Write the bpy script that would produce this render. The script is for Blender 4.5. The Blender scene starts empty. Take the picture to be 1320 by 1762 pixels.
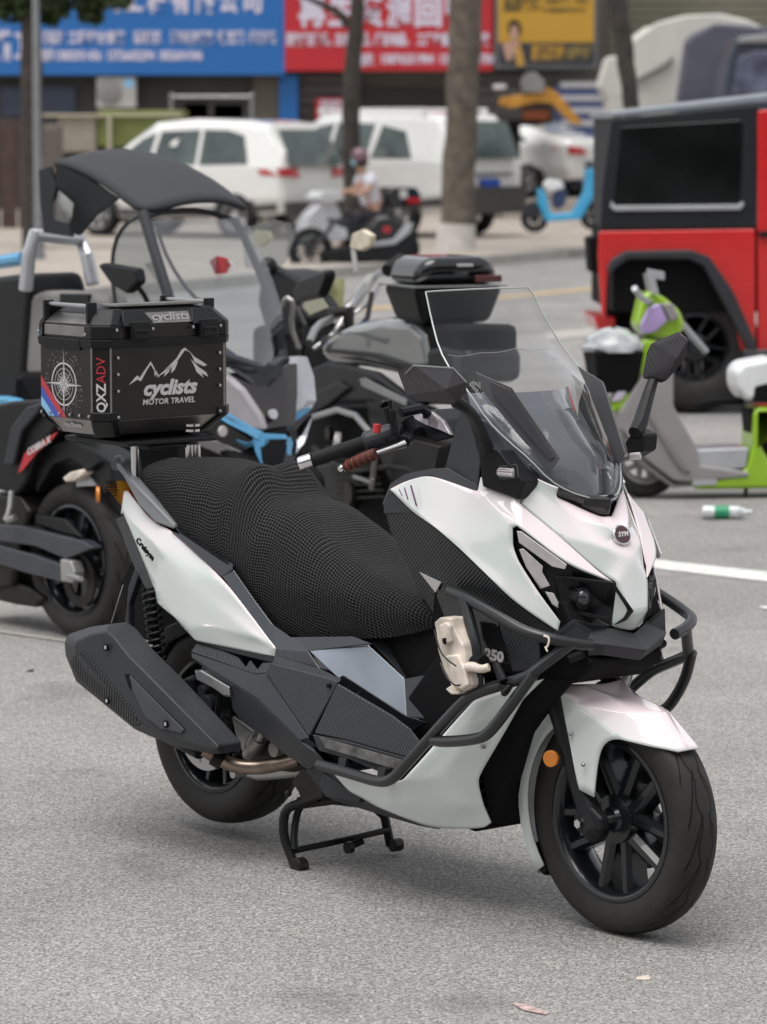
import bpy, bmesh, math, random
from mathutils import Vector, Matrix, noise as mnoise
random.seed(7)
sc = bpy.context.scene
C = sc.collection
R = math.radians
# ---------------------------------------------------------------- camera, sky, sun, exposure
F_, YH, CH = 6000.0, 215.0, 1.9            # focal length in photo pixels, horizon row, eye height
PIT = math.atan((881 - YH) / F_)
cam_d = bpy.data.cameras.new('camera'); cam = bpy.data.objects.new('camera', cam_d); C.objects.link(cam)
cam.location = (0, 0, CH); cam.rotation_euler = (math.pi / 2 - PIT, 0, 0)
cam_d.sensor_fit = 'HORIZONTAL'; cam_d.sensor_width = 36; cam_d.lens = 36 * F_ / 1320
cam_d.clip_start = 0.5; cam_d.clip_end = 1500
cam_d.dof.use_dof = True; cam_d.dof.focus_distance = 8.55; cam_d.dof.aperture_fstop = 7.5
sc.camera = cam
W = bpy.data.worlds.new('World'); sc.world = W; W.use_nodes = True
wn = W.node_tree; bgn = wn.nodes['Background']
sky = wn.nodes.new('ShaderNodeTexSky'); sky.sky_type = 'NISHITA'; sky.sun_disc = False
SUN_EL, SUN_AZ = R(74), R(218)              # veiled sun: high, a little behind the viewer's left shoulder
sky.sun_elevation = SUN_EL; sky.sun_rotation = SUN_AZ
sky.air_density = 1.0; sky.dust_density = 1.5; sky.ozone_density = 1.5
hs = wn.nodes.new('ShaderNodeHueSaturation'); hs.inputs['Saturation'].default_value = 0.15
wn.links.new(sky.outputs[0], hs.inputs['Color']); wn.links.new(hs.outputs[0], bgn.inputs['Color'])
bgn.inputs['Strength'].default_value = 0.13
sd = bpy.data.lights.new('sun', 'SUN'); sd.energy = 1.75; sd.angle = R(48); sd.color = (1, .97, .93)
so = bpy.data.objects.new('sun', sd); C.objects.link(so)
sv = Vector((math.sin(SUN_AZ) * math.cos(SUN_EL), math.cos(SUN_AZ) * math.cos(SUN_EL), math.sin(SUN_EL)))
so.rotation_euler = (-sv).to_track_quat('-Z', 'Y').to_euler()
sc.view_settings.view_transform = 'Standard'; sc.view_settings.look = 'None'
sc.view_settings.exposure = 0.66; sc.view_settings.gamma = 1; sc.view_settings.use_curve_mapping = False

# ---------------------------------------------------------------- materials
def lk(nt, a, b): nt.links.new(a, b)
def mat(name, col, rough=.5, metal=0, coat=0, var=.10, nscale=6, bump=0, bscale=60, spec=.5, trans=0, ior=1.45, emit=0, alpha=1):
    m = bpy.data.materials.new(name); m.use_nodes = True; nt = m.node_tree; b = nt.nodes['Principled BSDF']
    b.inputs['Metallic'].default_value = metal; b.inputs['Coat Weight'].default_value = coat
    b.inputs['Specular IOR Level'].default_value = spec; b.inputs['Transmission Weight'].default_value = trans
    b.inputs['IOR'].default_value = ior; b.inputs['Alpha'].default_value = alpha
    tc = nt.nodes.new('ShaderNodeTexCoord'); n = nt.nodes.new('ShaderNodeTexNoise')
    n.inputs['Scale'].default_value = nscale; n.inputs['Detail'].default_value = 6
    lk(nt, tc.outputs['Object'], n.inputs['Vector'])
    mr = nt.nodes.new('ShaderNodeMapRange'); mr.inputs[3].default_value = 1 - var; mr.inputs[4].default_value = 1 + var
    mr.inputs[1].default_value = .3; mr.inputs[2].default_value = .7
    lk(nt, n.outputs['Fac'], mr.inputs[0])
    mx = nt.nodes.new('ShaderNodeMix'); mx.data_type = 'RGBA'; mx.blend_type = 'MULTIPLY'; mx.inputs[0].default_value = 1
    mx.inputs[6].default_value = (*col, 1); lk(nt, mr.outputs[0], mx.inputs[7]); lk(nt, mx.outputs[2], b.inputs['Base Color'])
    m2 = nt.nodes.new('ShaderNodeMapRange'); m2.inputs[3].default_value = max(0, rough - .08 * (rough > .12)); m2.inputs[4].default_value = min(1, rough + .08 * (rough > .12))
    lk(nt, n.outputs['Fac'], m2.inputs[0]); lk(nt, m2.outputs[0], b.inputs['Roughness'])
    if emit: b.inputs['Emission Color'].default_value = (*col, 1); b.inputs['Emission Strength'].default_value = emit
    if bump:
        n2 = nt.nodes.new('ShaderNodeTexNoise'); n2.inputs['Scale'].default_value = bscale; n2.inputs['Detail'].default_value = 3
        lk(nt, tc.outputs['Object'], n2.inputs['Vector']); bp = nt.nodes.new('ShaderNodeBump'); bp.inputs['Strength'].default_value = bump
        bp.inputs['Distance'].default_value = .002; lk(nt, n2.outputs['Fac'], bp.inputs['Height']); lk(nt, bp.outputs[0], b.inputs['Normal'])
    return m
def nd(m, t, **k):
    n = m.node_tree.nodes.new(t)
    for a, v in k.items(): setattr(n, a, v)
    return n
M = {}
M['black'] = mat('black_plastic', (.011, .0115, .013), .42, bump=.15, bscale=400, spec=.3)
M['dkgrey'] = mat('dark_grey_plastic', (.038, .040, .045), .45, bump=.12, bscale=500, spec=.3)
M['grey'] = mat('grey_plastic', (.20, .21, .22), .4)
M['slate'] = mat('slate_satin_paint', (.040, .045, .055), .26, coat=.35)
M['gloss'] = mat('gloss_black', (.008, .009, .011), .08, coat=.6)
M['cavity'] = mat('lamp_cavity_black', (.010, .010, .012), .32, spec=.4)
M['void'] = mat('underbody_black', (.006, .006, .007), .75, spec=.2)
M['rubber'] = mat('rubber', (.016, .016, .017), .65, bump=.2, bscale=300, spec=.25)
M['rim'] = mat('rim_black', (.010, .012, .015), .25, coat=.4)
M['tube'] = mat('satin_black_tube', (.022, .023, .025), .33, coat=.2)
M['chrome'] = mat('chrome', (.75, .75, .76), .12, 1)
M['steel'] = mat('brushed_steel', (.45, .45, .45), .35, 1)
M['alloy'] = mat('cast_alloy', (.42, .41, .39), .45, .8, bump=.4, bscale=120, var=.25)
M['pipe'] = mat('heat_blued_pipe', (.30, .24, .20), .35, 1, var=.4, nscale=14)
M['oily'] = mat('greasy_metal', (.020, .018, .017), .45, .4, var=.4, nscale=20)
M['white_pl'] = mat('old_white_plastic', (.66, .58, .50), .4, var=.30, nscale=22, bump=1, bscale=45)
M['red'] = mat('red_plastic', (.50, .03, .04), .4)
M['copper'] = mat('copper_thread', (.22, .06, .03), .5)
M['orange'] = mat('orange_reflector', (.75, .24, .02), .25, coat=.5)
M['brown'] = mat('brown_wrap', (.09, .025, .02), .6)
M['decal_w'] = mat('white_print', (.62, .60, .60), .5, var=.05)
M['decal_g'] = mat('grey_print', (.28, .28, .28), .5, var=.05)
M['decal_r'] = mat('red_print', (.50, .04, .06), .5)
M['decal_b'] = mat('blue_print', (.05, .10, .45), .5)
M['decal_lb'] = mat('light_blue_print', (.25, .52, .78), .5)
M['boxblack'] = mat('box_black_coat', (.020, .017, .016), .38, .3)
M['boxsteel'] = mat('brushed_box_steel', (.30, .28, .27), .34, .9, var=.2, nscale=8)
M['yellow'] = mat('plate_yellow', (.75, .36, .03), .4)
M['lens'] = mat('clear_lens', (.62, .58, .58), .14, .25, coat=1, var=.12, nscale=30)
M['skin'] = mat('skin', (.45, .27, .2), .6)
# pearl white paint: pearl sheen put into the colour by face tilt, mint upright, pink upward
m = mat('pearl_white_paint', (.80, .79, .79), .16, coat=1, var=.0); M['white'] = m
nt = m.node_tree; b = nt.nodes['Principled BSDF']; lw = nd(m, 'ShaderNodeTexNoise'); lw.inputs['Scale'].default_value = 2.2; lw.inputs['Detail'].default_value = 1
geo = nd(m, 'ShaderNodeNewGeometry'); sx = nd(m, 'ShaderNodeSeparateXYZ'); lk(nt, geo.outputs['Normal'], sx.inputs[0])
ad = nd(m, 'ShaderNodeMath', operation='MULTIPLY_ADD'); lk(nt, lw.outputs['Fac'], ad.inputs[0]); ad.inputs[1].default_value = .5; lk(nt, sx.outputs[2], ad.inputs[2])
rp = nd(m, 'ShaderNodeMapRange'); rp.inputs[1].default_value = .35; rp.inputs[2].default_value = .95; lk(nt, ad.outputs[0], rp.inputs[0])
mx = nd(m, 'ShaderNodeMix', data_type='RGBA'); mx.inputs[6].default_value = (.66, .715, .69, 1); mx.inputs[7].default_value = (.80, .685, .70, 1)
lk(nt, rp.outputs[0], mx.inputs[0]); lk(nt, mx.outputs[2], b.inputs['Base Color'])
def stripes(name, col, freq, axis=(1, 0, .6), rough=.4, depth=.5, dark=.55):
    m = mat(name, col, rough); nt = m.node_tree; b = nt.nodes['Principled BSDF']; tc = nd(m, 'ShaderNodeTexCoord')
    dp = nd(m, 'ShaderNodeVectorMath', operation='DOT_PRODUCT'); lk(nt, tc.outputs['Object'], dp.inputs[0]); dp.inputs[1].default_value = Vector(axis).normalized()
    ml = nd(m, 'ShaderNodeMath', operation='MULTIPLY'); lk(nt, dp.outputs['Value'], ml.inputs[0]); ml.inputs[1].default_value = freq * math.tau
    sn = nd(m, 'ShaderNodeMath', operation='SINE'); lk(nt, ml.outputs[0], sn.inputs[0])
    bp = nd(m, 'ShaderNodeBump'); bp.inputs['Strength'].default_value = depth; bp.inputs['Distance'].default_value = .003
    lk(nt, sn.outputs[0], bp.inputs['Height']); lk(nt, bp.outputs[0], b.inputs['Normal'])
    mr = nd(m, 'ShaderNodeMapRange'); mr.inputs[1].default_value = -1; mr.inputs[3].default_value = dark; lk(nt, sn.outputs[0], mr.inputs[0])
    mx = nd(m, 'ShaderNodeMix', data_type='RGBA', blend_type='MULTIPLY'); mx.inputs[0].default_value = 1; mx.inputs[6].default_value = (*col, 1)
    lk(nt, mr.outputs[0], mx.inputs[7]); lk(nt, mx.outputs[2], b.inputs['Base Color']); return m
M['ribbed'] = stripes('ribbed_grey_trim', (.042, .045, .050), 120, (1, 0, .75), .45, .4, .72)
M['ribbed_dk'] = stripes('carbon_look_trim', (.016, .018, .020), 130, (.75, 0, -1), .35, .35, .7)
M['ribbed_m'] = stripes('ribbed_shield', (.036, .038, .042), 82, (1, 0, -.3), .42, 1.0, .5)
M['ribbed_mir'] = stripes('ribbed_mirror_shell', (.034, .031, .034), 160, (.3, 1, .2), .32, .10, .85)
# tyre tread
def tyre_mat():
    m = mat('tyre_rubber', (.019, .018, .018), .6, bump=0, spec=.3); nt = m.node_tree; b = nt.nodes['Principled BSDF']
    uv = nd(m, 'ShaderNodeUVMap'); sp = nd(m, 'ShaderNodeSeparateXYZ'); lk(nt, uv.outputs[0], sp.inputs[0])
    def math_(op, a, b_=None, c=None):
        n = nd(m, 'ShaderNodeMath', operation=op)
        for i, v in enumerate((a, b_, c)):
            if v is None: continue
            if isinstance(v, (int, float)): n.inputs[i].default_value = v
            else: lk(nt, v, n.inputs[i])
        return n.outputs[0]
    u, v = sp.outputs[0], sp.outputs[1]           # u: turns, v: -1..1 across the tread (|v|>1 sidewall)
    av = math_('ABSOLUTE', v)
    # swept sipes
    a1 = math_('ADD', math_('MULTIPLY', u, 16), math_('MULTIPLY', math_('POWER', av, 1.6), 1.5))
    f1 = math_('ABSOLUTE', math_('SUBTRACT', math_('FRACT', a1), .5))
    g1 = math_('MULTIPLY', math_('LESS_THAN', f1, .075), math_('LESS_THAN', av, .93))
    g1 = math_('MULTIPLY', g1, math_('GREATER_THAN', av, .16))
    # two wavy circumferential grooves
    wv = math_('MULTIPLY', math_('SINE', math_('MULTIPLY', u, math.tau * 16)), .10)
    f2 = math_('ABSOLUTE', math_('SUBTRACT', math_('ADD', av, wv), .33))
    g2 = math_('LESS_THAN', f2, .045)
    g = math_('MAXIMUM', g1, g2)
    bp = nd(m, 'ShaderNodeBump'); bp.inputs['Strength'].default_value = 1; bp.inputs['Distance'].default_value = .016; bp.invert = True
    lk(nt, g, bp.inputs['Height']); lk(nt, bp.outputs[0], b.inputs['Normal'])
    mx = nd(m, 'ShaderNodeMix', data_type='RGBA'); lk(nt, g, mx.inputs[0]); mx.inputs[7].default_value = (.003, .003, .003, 1)  # groove shade put into the colour as well as the bump
    n = nd(m, 'ShaderNodeTexNoise'); n.inputs['Scale'].default_value = 30; tc = nd(m, 'ShaderNodeTexCoord'); lk(nt, tc.outputs['Object'], n.inputs['Vector'])
    cr = nd(m, 'ShaderNodeMix', data_type='RGBA'); cr.inputs[6].default_value = (.020, .0185, .018, 1); cr.inputs[7].default_value = (.040, .037, .035, 1)
    lk(nt, n.outputs['Fac'], cr.inputs[0]); lk(nt, cr.outputs[2], mx.inputs[6]); lk(nt, mx.outputs[2], b.inputs['Base Color'])
    return m
M['tyre'] = tyre_mat()
# woven 3D mesh seat cover
def mesh_mat():
    m = mat('seat_mesh_fabric', (.02, .02, .02), .65, spec=.15); nt = m.node_tree; b = nt.nodes['Principled BSDF']
    uv = nd(m, 'ShaderNodeUVMap'); n0 = nd(m, 'ShaderNodeTexNoise'); n0.inputs['Scale'].default_value = 5
    lk(nt, uv.outputs[0], n0.inputs['Vector'])
    wob = nd(m, 'ShaderNodeVectorMath', operation='SCALE'); wob.inputs['Scale'].default_value = .055; lk(nt, n0.outputs['Color'], wob.inputs[0])
    av = nd(m, 'ShaderNodeVectorMath', operation='ADD'); lk(nt, uv.outputs[0], av.inputs[0]); lk(nt, wob.outputs[0], av.inputs[1])
    sp = nd(m, 'ShaderNodeSeparateXYZ'); lk(nt, av.outputs[0], sp.inputs[0])
    s = []
    for k in (0, 1):
        ml = nd(m, 'ShaderNodeMath', operation='MULTIPLY'); lk(nt, sp.outputs[k], ml.inputs[0]); ml.inputs[1].default_value = math.pi / (.0108 if k == 0 else .0082)
        sn = nd(m, 'ShaderNodeMath', operation='SINE'); lk(nt, ml.outputs[0], sn.inputs[0])
        ab = nd(m, 'ShaderNodeMath', operation='ABSOLUTE'); lk(nt, sn.outputs[0], ab.inputs[0]); s.append(ab.outputs[0])
    pr = nd(m, 'ShaderNodeMath', operation='MULTIPLY'); lk(nt, s[0], pr.inputs[0]); lk(nt, s[1], pr.inputs[1])   # 1 in the hole centre
    mr = nd(m, 'ShaderNodeMapRange'); mr.inputs[1].default_value = .18; mr.inputs[2].default_value = .38; lk(nt, pr.outputs[0], mr.inputs[0])
    mx = nd(m, 'ShaderNodeMix', data_type='RGBA'); lk(nt, mr.outputs[0], mx.inputs[0]); mx.inputs[6].default_value = (.050, .048, .048, 1); mx.inputs[7].default_value = (.002, .002, .002, 1)
    lk(nt, mx.outputs[2], b.inputs['Base Color']); bp = nd(m, 'ShaderNodeBump'); bp.inputs['Strength'].default_value = .9; bp.inputs['Distance'].default_value = .003; bp.invert = True
    lk(nt, pr.outputs[0], bp.inputs['Height']); lk(nt, bp.outputs[0], b.inputs['Normal']); return m
M['mesh'] = mesh_mat()
def glass(name, col=(1, 1, 1), rough=.04, tint=.9, refl=1.0, bump=.05, bs=6, base=.028):
    # thin clear sheet: see-through with fresnel reflections (same for every viewer)
    m = bpy.data.materials.new(name); m.use_nodes = True; nt = m.node_tree; nt.nodes.clear()
    o = nt.nodes.new('ShaderNodeOutputMaterial'); t = nt.nodes.new('ShaderNodeBsdfTransparent'); t.inputs[0].default_value = (tint * col[0], tint * col[1], tint * col[2], 1)
    g = nt.nodes.new('ShaderNodeBsdfGlossy'); g.inputs['Roughness'].default_value = rough; g.inputs['Color'].default_value = (refl, refl, refl, 1)
    lw = nt.nodes.new('ShaderNodeLayerWeight'); lw.inputs[0].default_value = .5; fr = nt.nodes.new('ShaderNodeMath'); fr.operation = 'POWER'; fr.inputs[1].default_value = 3.5; nt.links.new(lw.outputs['Facing'], fr.inputs[0]); mx = nt.nodes.new('ShaderNodeMixShader')
    ml = nt.nodes.new('ShaderNodeMath'); ml.operation = 'MULTIPLY_ADD'; ml.inputs[1].default_value = .7; ml.inputs[2].default_value = base; ml.use_clamp = True
    nn = nt.nodes.new('ShaderNodeTexNoise'); nn.inputs['Scale'].default_value = bs; bp = nt.nodes.new('ShaderNodeBump'); bp.inputs['Strength'].default_value = bump; bp.inputs['Distance'].default_value = .01
    tc = nt.nodes.new('ShaderNodeTexCoord'); nt.links.new(tc.outputs['Object'], nn.inputs['Vector']); nt.links.new(nn.outputs['Fac'], bp.inputs['Height']); nt.links.new(bp.outputs[0], g.inputs['Normal'])
    nt.links.new(fr.outputs[0], ml.inputs[0]); nt.links.new(ml.outputs[0], mx.inputs[0]); nt.links.new(t.outputs[0], mx.inputs[1]); nt.links.new(g.outputs[0], mx.inputs[2]); nt.links.new(mx.outputs[0], o.inputs[0]); return m
M['glass'] = glass('clear_acrylic', tint=.86)
M['edge'] = mat('acrylic_edge', (.40, .44, .43), .2, coat=1, var=.05)
M['cglass'] = mat('dark_car_glass', (.008, .010, .010), .10, spec=.35, var=.5, nscale=3)

# ---------------------------------------------------------------- frames: photo pixel + offset from a thing's own plane -> metres
cp_, sp_ = math.cos(PIT), math.sin(PIT)
def ray(px, py):
    dx, dz = (px - 660) / F_, -(py - 881) / F_
    return Vector((dx, cp_ + dz * sp_, -sp_ + dz * cp_))
def G(px, py, z=0.0):
    d = ray(px, py); t = (z - CH) / d.z; return Vector((d.x * t, d.y * t, z))
def D(px, py, dist):                    # world point at that ground distance
    d = ray(px, py); t = dist / d.y; return Vector((d.x * t, dist, CH + d.z * t))
class Fr:
    def __init__(s, O, ang):            # origin on the ground, heading of local +X
        s.O = Vector((O[0], O[1], 0)); s.u = Vector((math.cos(ang), math.sin(ang), 0)); s.v = Vector((-s.u.y, s.u.x, 0)); s.ang = ang
        s.sg = 1 if s.v.dot(-s.O) > 0 else -1
        s.cam = Vector(((Vector((0, 0, CH)) - s.O).dot(s.u), (Vector((0, 0, CH)) - s.O).dot(s.v), CH))
    def p(s, px, py, o):                # on the plane at lateral offset o towards the camera side
        d = ray(px, py); y = o * s.sg; t = (y + s.O.dot(s.v)) / d.dot(s.v); q = Vector((0, 0, CH)) + d * t
        return Vector(((q - s.O).dot(s.u), y, q.z))
    def pa(s, px, py, a):               # on the plane at length position a
        d = ray(px, py); t = (a + s.O.dot(s.u)) / d.dot(s.u); q = Vector((0, 0, CH)) + d * t
        return Vector((a, (q - s.O).dot(s.v), q.z))
    def L(s, a, o, z): return Vector((a, o * s.sg, z))
cur = None
def V3(v):
    return v if isinstance(v, Vector) else cur.p(*v)
def tag(o, label=None, cat=None, group=None, kind=None):
    for k, v in (('label', label), ('category', cat), ('group', group), ('kind', kind)):
        if v: o[k] = v
    return o
def thing(name, label, cat, fr=None, loc=None, group=None):
    o = bpy.data.objects.new(name, None); C.objects.link(o); o.empty_display_size = .2
    if fr: o.location = fr.O; o.rotation_euler = (0, 0, fr.ang)
    if loc is not None: o.location = loc
    return tag(o, label, cat, group)
def link(name, me, parent):
    o = bpy.data.objects.new(name, me); C.objects.link(o)
    if parent: o.parent = parent
    return o
def finish(me, ang=32):
    me.polygons.foreach_set('use_smooth', [True] * len(me.polygons))
    bm = bmesh.new(); bm.from_mesh(me); bm.normal_update()
    for e in bm.edges:
        e.smooth = not (len(e.link_faces) == 2 and e.calc_face_angle(0) > R(ang))
    bm.to_mesh(me); bm.free()
def build(name, verts, faces, mt, parent, bevel=0, solid=0, mirror=False, sub=0, recalc=True, seg=2, ang=32, twin=False, face_out=None, weld=False, soft=False):
    vs = [V3(v) for v in verts]
    me = bpy.data.meshes.new(name); me.from_pydata([tuple(v) for v in vs], [], faces)
    bm = bmesh.new(); bm.from_mesh(me)
    if weld: bmesh.ops.remove_doubles(bm, verts=bm.verts, dist=1e-4)
    if recalc: bmesh.ops.recalc_face_normals(bm, faces=bm.faces)
    bmesh.ops.delete(bm, geom=[v for v in bm.verts if not v.link_faces], context='VERTS')
    if soft:
        bm.normal_update(); cl = bm.edges.layers.float.new('crease_edge')
        for e in bm.edges:
            mid_ = mirror and all(abs(v.co.y) < .004 for v in e.verts)
            if len(e.link_faces) < 2: e[cl] = .15 if mid_ else 1.0
            else:
                a_ = math.degrees(e.calc_face_angle(0)); e[cl] = .9 if a_ > 26 else .6 if a_ > 13 else .32 if a_ > 6 else 0.0
    if solid and cur is not None:       # open sheet: turn it to face the viewer's side of its thing
        t = 0
        for f in bm.faces:
            c = f.calc_center_median(); t += f.normal.dot((cur.cam - c).normalized()) * f.calc_area()
        if t < 0: bmesh.ops.reverse_faces(bm, faces=bm.faces)
    bm.to_mesh(me); bm.free()
    if bevel or sub: me.polygons.foreach_set('use_smooth', [True] * len(me.polygons))
    else: finish(me, ang)
    me.materials.append(mt); o = link(name, me, parent)
    if mirror:
        md = o.modifiers.new('m', 'MIRROR'); md.use_axis = (False, True, False); md.use_clip = True; md.merge_threshold = .004
    if soft: sub = 3
    if sub:
        md = o.modifiers.new('u', 'SUBSURF'); md.levels = md.render_levels = sub
    if solid:
        md = o.modifiers.new('s', 'SOLIDIFY'); md.thickness = solid; md.offset = -1
    if bevel and not soft:
        md = o.modifiers.new('b', 'BEVEL'); md.width = bevel; md.segments = seg; md.limit_method = 'ANGLE'; md.angle_limit = R(12); md.harden_normals = not sub
    if twin:
        c = o.copy(); C.objects.link(c); c.parent = parent; c.scale = (1, -1, 1)
    return o
class MB:
    def __init__(s): s.v = []; s.f = []
    def add(s, vs, fs):
        n = len(s.v); s.v += [V3(v) for v in vs]; s.f += [[i + n for i in f] for f in fs]; return s
    def box(s, c, size, rot=None):
        c = Vector(c); x, y, z = [k / 2 for k in size]; m = rot.to_matrix() if rot else Matrix.Identity(3)
        vs = [c + m @ Vector((i * x, j * y, k * z)) for i in (-1, 1) for j in (-1, 1) for k in (-1, 1)]
        return s.add(vs, [(0, 1, 3, 2), (4, 6, 7, 5), (0, 4, 5, 1), (2, 3, 7, 6), (0, 2, 6, 4), (1, 5, 7, 3)])
    def prism(s, pts, d):               # outline + depth vector
        vs = [V3(p) for p in pts]; n = len(vs); d = Vector(d)
        s.add(vs + [v + d for v in vs], [list(range(n)), list(range(2 * n - 1, n - 1, -1))] + [[i, (i + 1) % n, n + (i + 1) % n, n + i] for i in range(n)])
        return s
    def tube(s, pts, r, n=10, smooth=0, cap=True):
        ps = [V3(p) for p in pts]; rs = list(r) if isinstance(r, (list, tuple)) else [r] * len(ps)
        for _ in range(smooth):
            q = [ps[0]]; w = [rs[0]]
            for i in range(len(ps) - 1):
                a, b = ps[i], ps[i + 1]
                if i > 0: q.append(a.lerp(b, .25)); w.append(rs[i] * .75 + rs[i + 1] * .25)
                if i < len(ps) - 2: q.append(a.lerp(b, .75)); w.append(rs[i] * .25 + rs[i + 1] * .75)
            q.append(ps[-1]); w.append(rs[-1]); ps, rs = q, w
        N = len(ps); tan = [(ps[min(i + 1, N - 1)] - ps[max(i - 1, 0)]).normalized() for i in range(N)]
        ref = Vector((0, 0, 1)) if abs(tan[0].z) < .9 else Vector((1, 0, 0)); nrm = (ref - tan[0] * ref.dot(tan[0])).normalized()
        vs = []; fs = []
        for i in range(N):
            nrm = (nrm - tan[i] * nrm.dot(tan[i])); nrm = nrm.normalized() if nrm.length > 1e-6 else tan[i].orthogonal().normalized()
            bn = tan[i].cross(nrm)
            vs += [ps[i] + (nrm * math.cos(k * math.tau / n) + bn * math.sin(k * math.tau / n)) * rs[i] for k in range(n)]
        for i in range(N - 1):
            for k in range(n): fs.append((i * n + k, i * n + (k + 1) % n, (i + 1) * n + (k + 1) % n, (i + 1) * n + k))
        if cap: fs += [tuple(range(n))[::-1], tuple(range((N - 1) * n, N * n))]
        return s.add(vs, fs)
    def lathe(s, c, prof, n=32, axis='Y'):   # prof: (radius, along axis)
        c = Vector(c); vs = []; fs = []; m = len(prof)
        for k in range(n):
            a = k * math.tau / n; ca, sa = math.cos(a), math.sin(a)
            for r, y in prof:
                q = {'Y': (r * ca, y, r * sa), 'Z': (r * ca, r * sa, y), 'X': (y, r * ca, r * sa)}[axis]
                vs.append(c + Vector(q))
        for k in range(n):
            for i in range(m - 1):
                a, b = k * m + i, ((k + 1) % n) * m + i
                fs.append((a, a + 1, b + 1, b))
        return s.add(vs, fs)
    def disc(s, c, r, axis, h, n=20):        # short solid cylinder from c along axis
        ax = Vector(axis).normalized(); return s.tube([Vector(c), Vector(c) + ax * h], r, n)
    def ball(s, c, r, n=10):
        return s.lathe(c, [(r * math.sin(k * math.pi / n) if 0 < k < n else r * .01, -r * math.cos(k * math.pi / n)) for k in range(n + 1)], n * 2, 'Z')
    def go(s, name, mt, parent, **k):
        k.setdefault('recalc', True); return build(name, s.v, s.f, mt, parent, **k)
def panel(name, verts, faces, mt, parent, solid=.004, bevel=.0025, **k):
    return build(name, verts, faces, mt, parent, solid=solid, bevel=bevel, **k)
def slab(name, pts, mt, parent, depth=.02, bevel=.003, **k):   # outline on its plane, extruded away from the viewer
    vs = [V3(p) for p in pts]; return MB().prism(vs, (0, -cur.sg * depth, 0)).go(name, mt, parent, bevel=bevel, **k)
def tubes(name, pts, r, mt, parent, n=12, smooth=2, **k):
    return MB().tube(pts, r, n, smooth).go(name, mt, parent, **k)
_fonts = {}
def text_mesh(body, size, ext=.0006, shear=0, sx=1, space=1, bold=0, align='CENTER'):
    cd = bpy.data.curves.new('t', 'FONT'); cd.body = body; cd.size = size; cd.extrude = ext; cd.shear = shear; cd.space_character = space
    cd.align_x = align; cd.align_y = 'CENTER'; cd.offset = bold; cd.resolution_u = 2
    o = bpy.data.objects.new('t', cd); C.objects.link(o); dg = bpy.context.evaluated_depsgraph_get()
    me = bpy.data.meshes.new_from_object(o.evaluated_get(dg)); bpy.data.objects.remove(o); bpy.data.curves.remove(cd)
    if sx != 1:
        for v in me.vertices: v.co.x *= sx
    return me
def text(name, body, size, origin, right, up, mt, parent, **k):
    me = text_mesh(body, size, **k); me.materials.clear(); me.materials.append(mt); me.name = name
    r = Vector(right).normalized(); u = Vector(up); u = (u - r * u.dot(r)).normalized(); n = r.cross(u)
    mtx = Matrix((r, u, n)).transposed().to_4x4(); mtx.translation = Vector(origin); me.transform(mtx)
    return link(name, me, parent)
# ---------------------------------------------------------------- wheel
def tyre(c, Rr, r, w, parent, mt=None, n=72, name='tyre'):
    prof = [(r - .006, -.36), (r + .004, -.43), (r + (Rr - r) * .35, -.49), (r + (Rr - r) * .62, -.5), (Rr - (Rr - r) * .20, -.455), (Rr - (Rr - r) * .09, -.37), (Rr - (Rr - r) * .025, -.22), (Rr, -.08)]
    prof = prof + [(a, -b) for a, b in prof[::-1]]; m_ = len(prof); vs = []; fs = []; uvs = []
    for k in range(n):
        a = k * math.tau / n
        for q, y in prof: vs.append(Vector(c) + Vector((q * math.cos(a), y * w, q * math.sin(a))))
    for k in range(n):
        for i in range(m_ - 1): fs.append((k * m_ + i, k * m_ + i + 1, ((k + 1) % n) * m_ + i + 1, ((k + 1) % n) * m_ + i))
    me = bpy.data.meshes.new(name); me.from_pydata([tuple(v) for v in vs], [], fs); uvl = me.uv_layers.new(name='UVMap'); li = 0
    vv = [prof[i][1] / .46 for i in range(m_)]
    vv = [v if prof[i][0] > Rr - (Rr - r) * .3 else (1.5 if v > 0 else -1.5) for i, v in enumerate(vv)]
    for k in range(n):
        for i in range(m_ - 1):
            for (kk, ii) in ((k, i), (k, i + 1), (k + 1, i + 1), (k + 1, i)):
                uvl.data[li].uv = (kk / n, vv[ii]); li += 1
    bm = bmesh.new(); bm.from_mesh(me); bmesh.ops.recalc_face_normals(bm, faces=bm.faces); bm.to_mesh(me); bm.free()
    finish(me, 60); me.materials.append(mt or M['tyre']); return link(name, me, parent)
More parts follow.
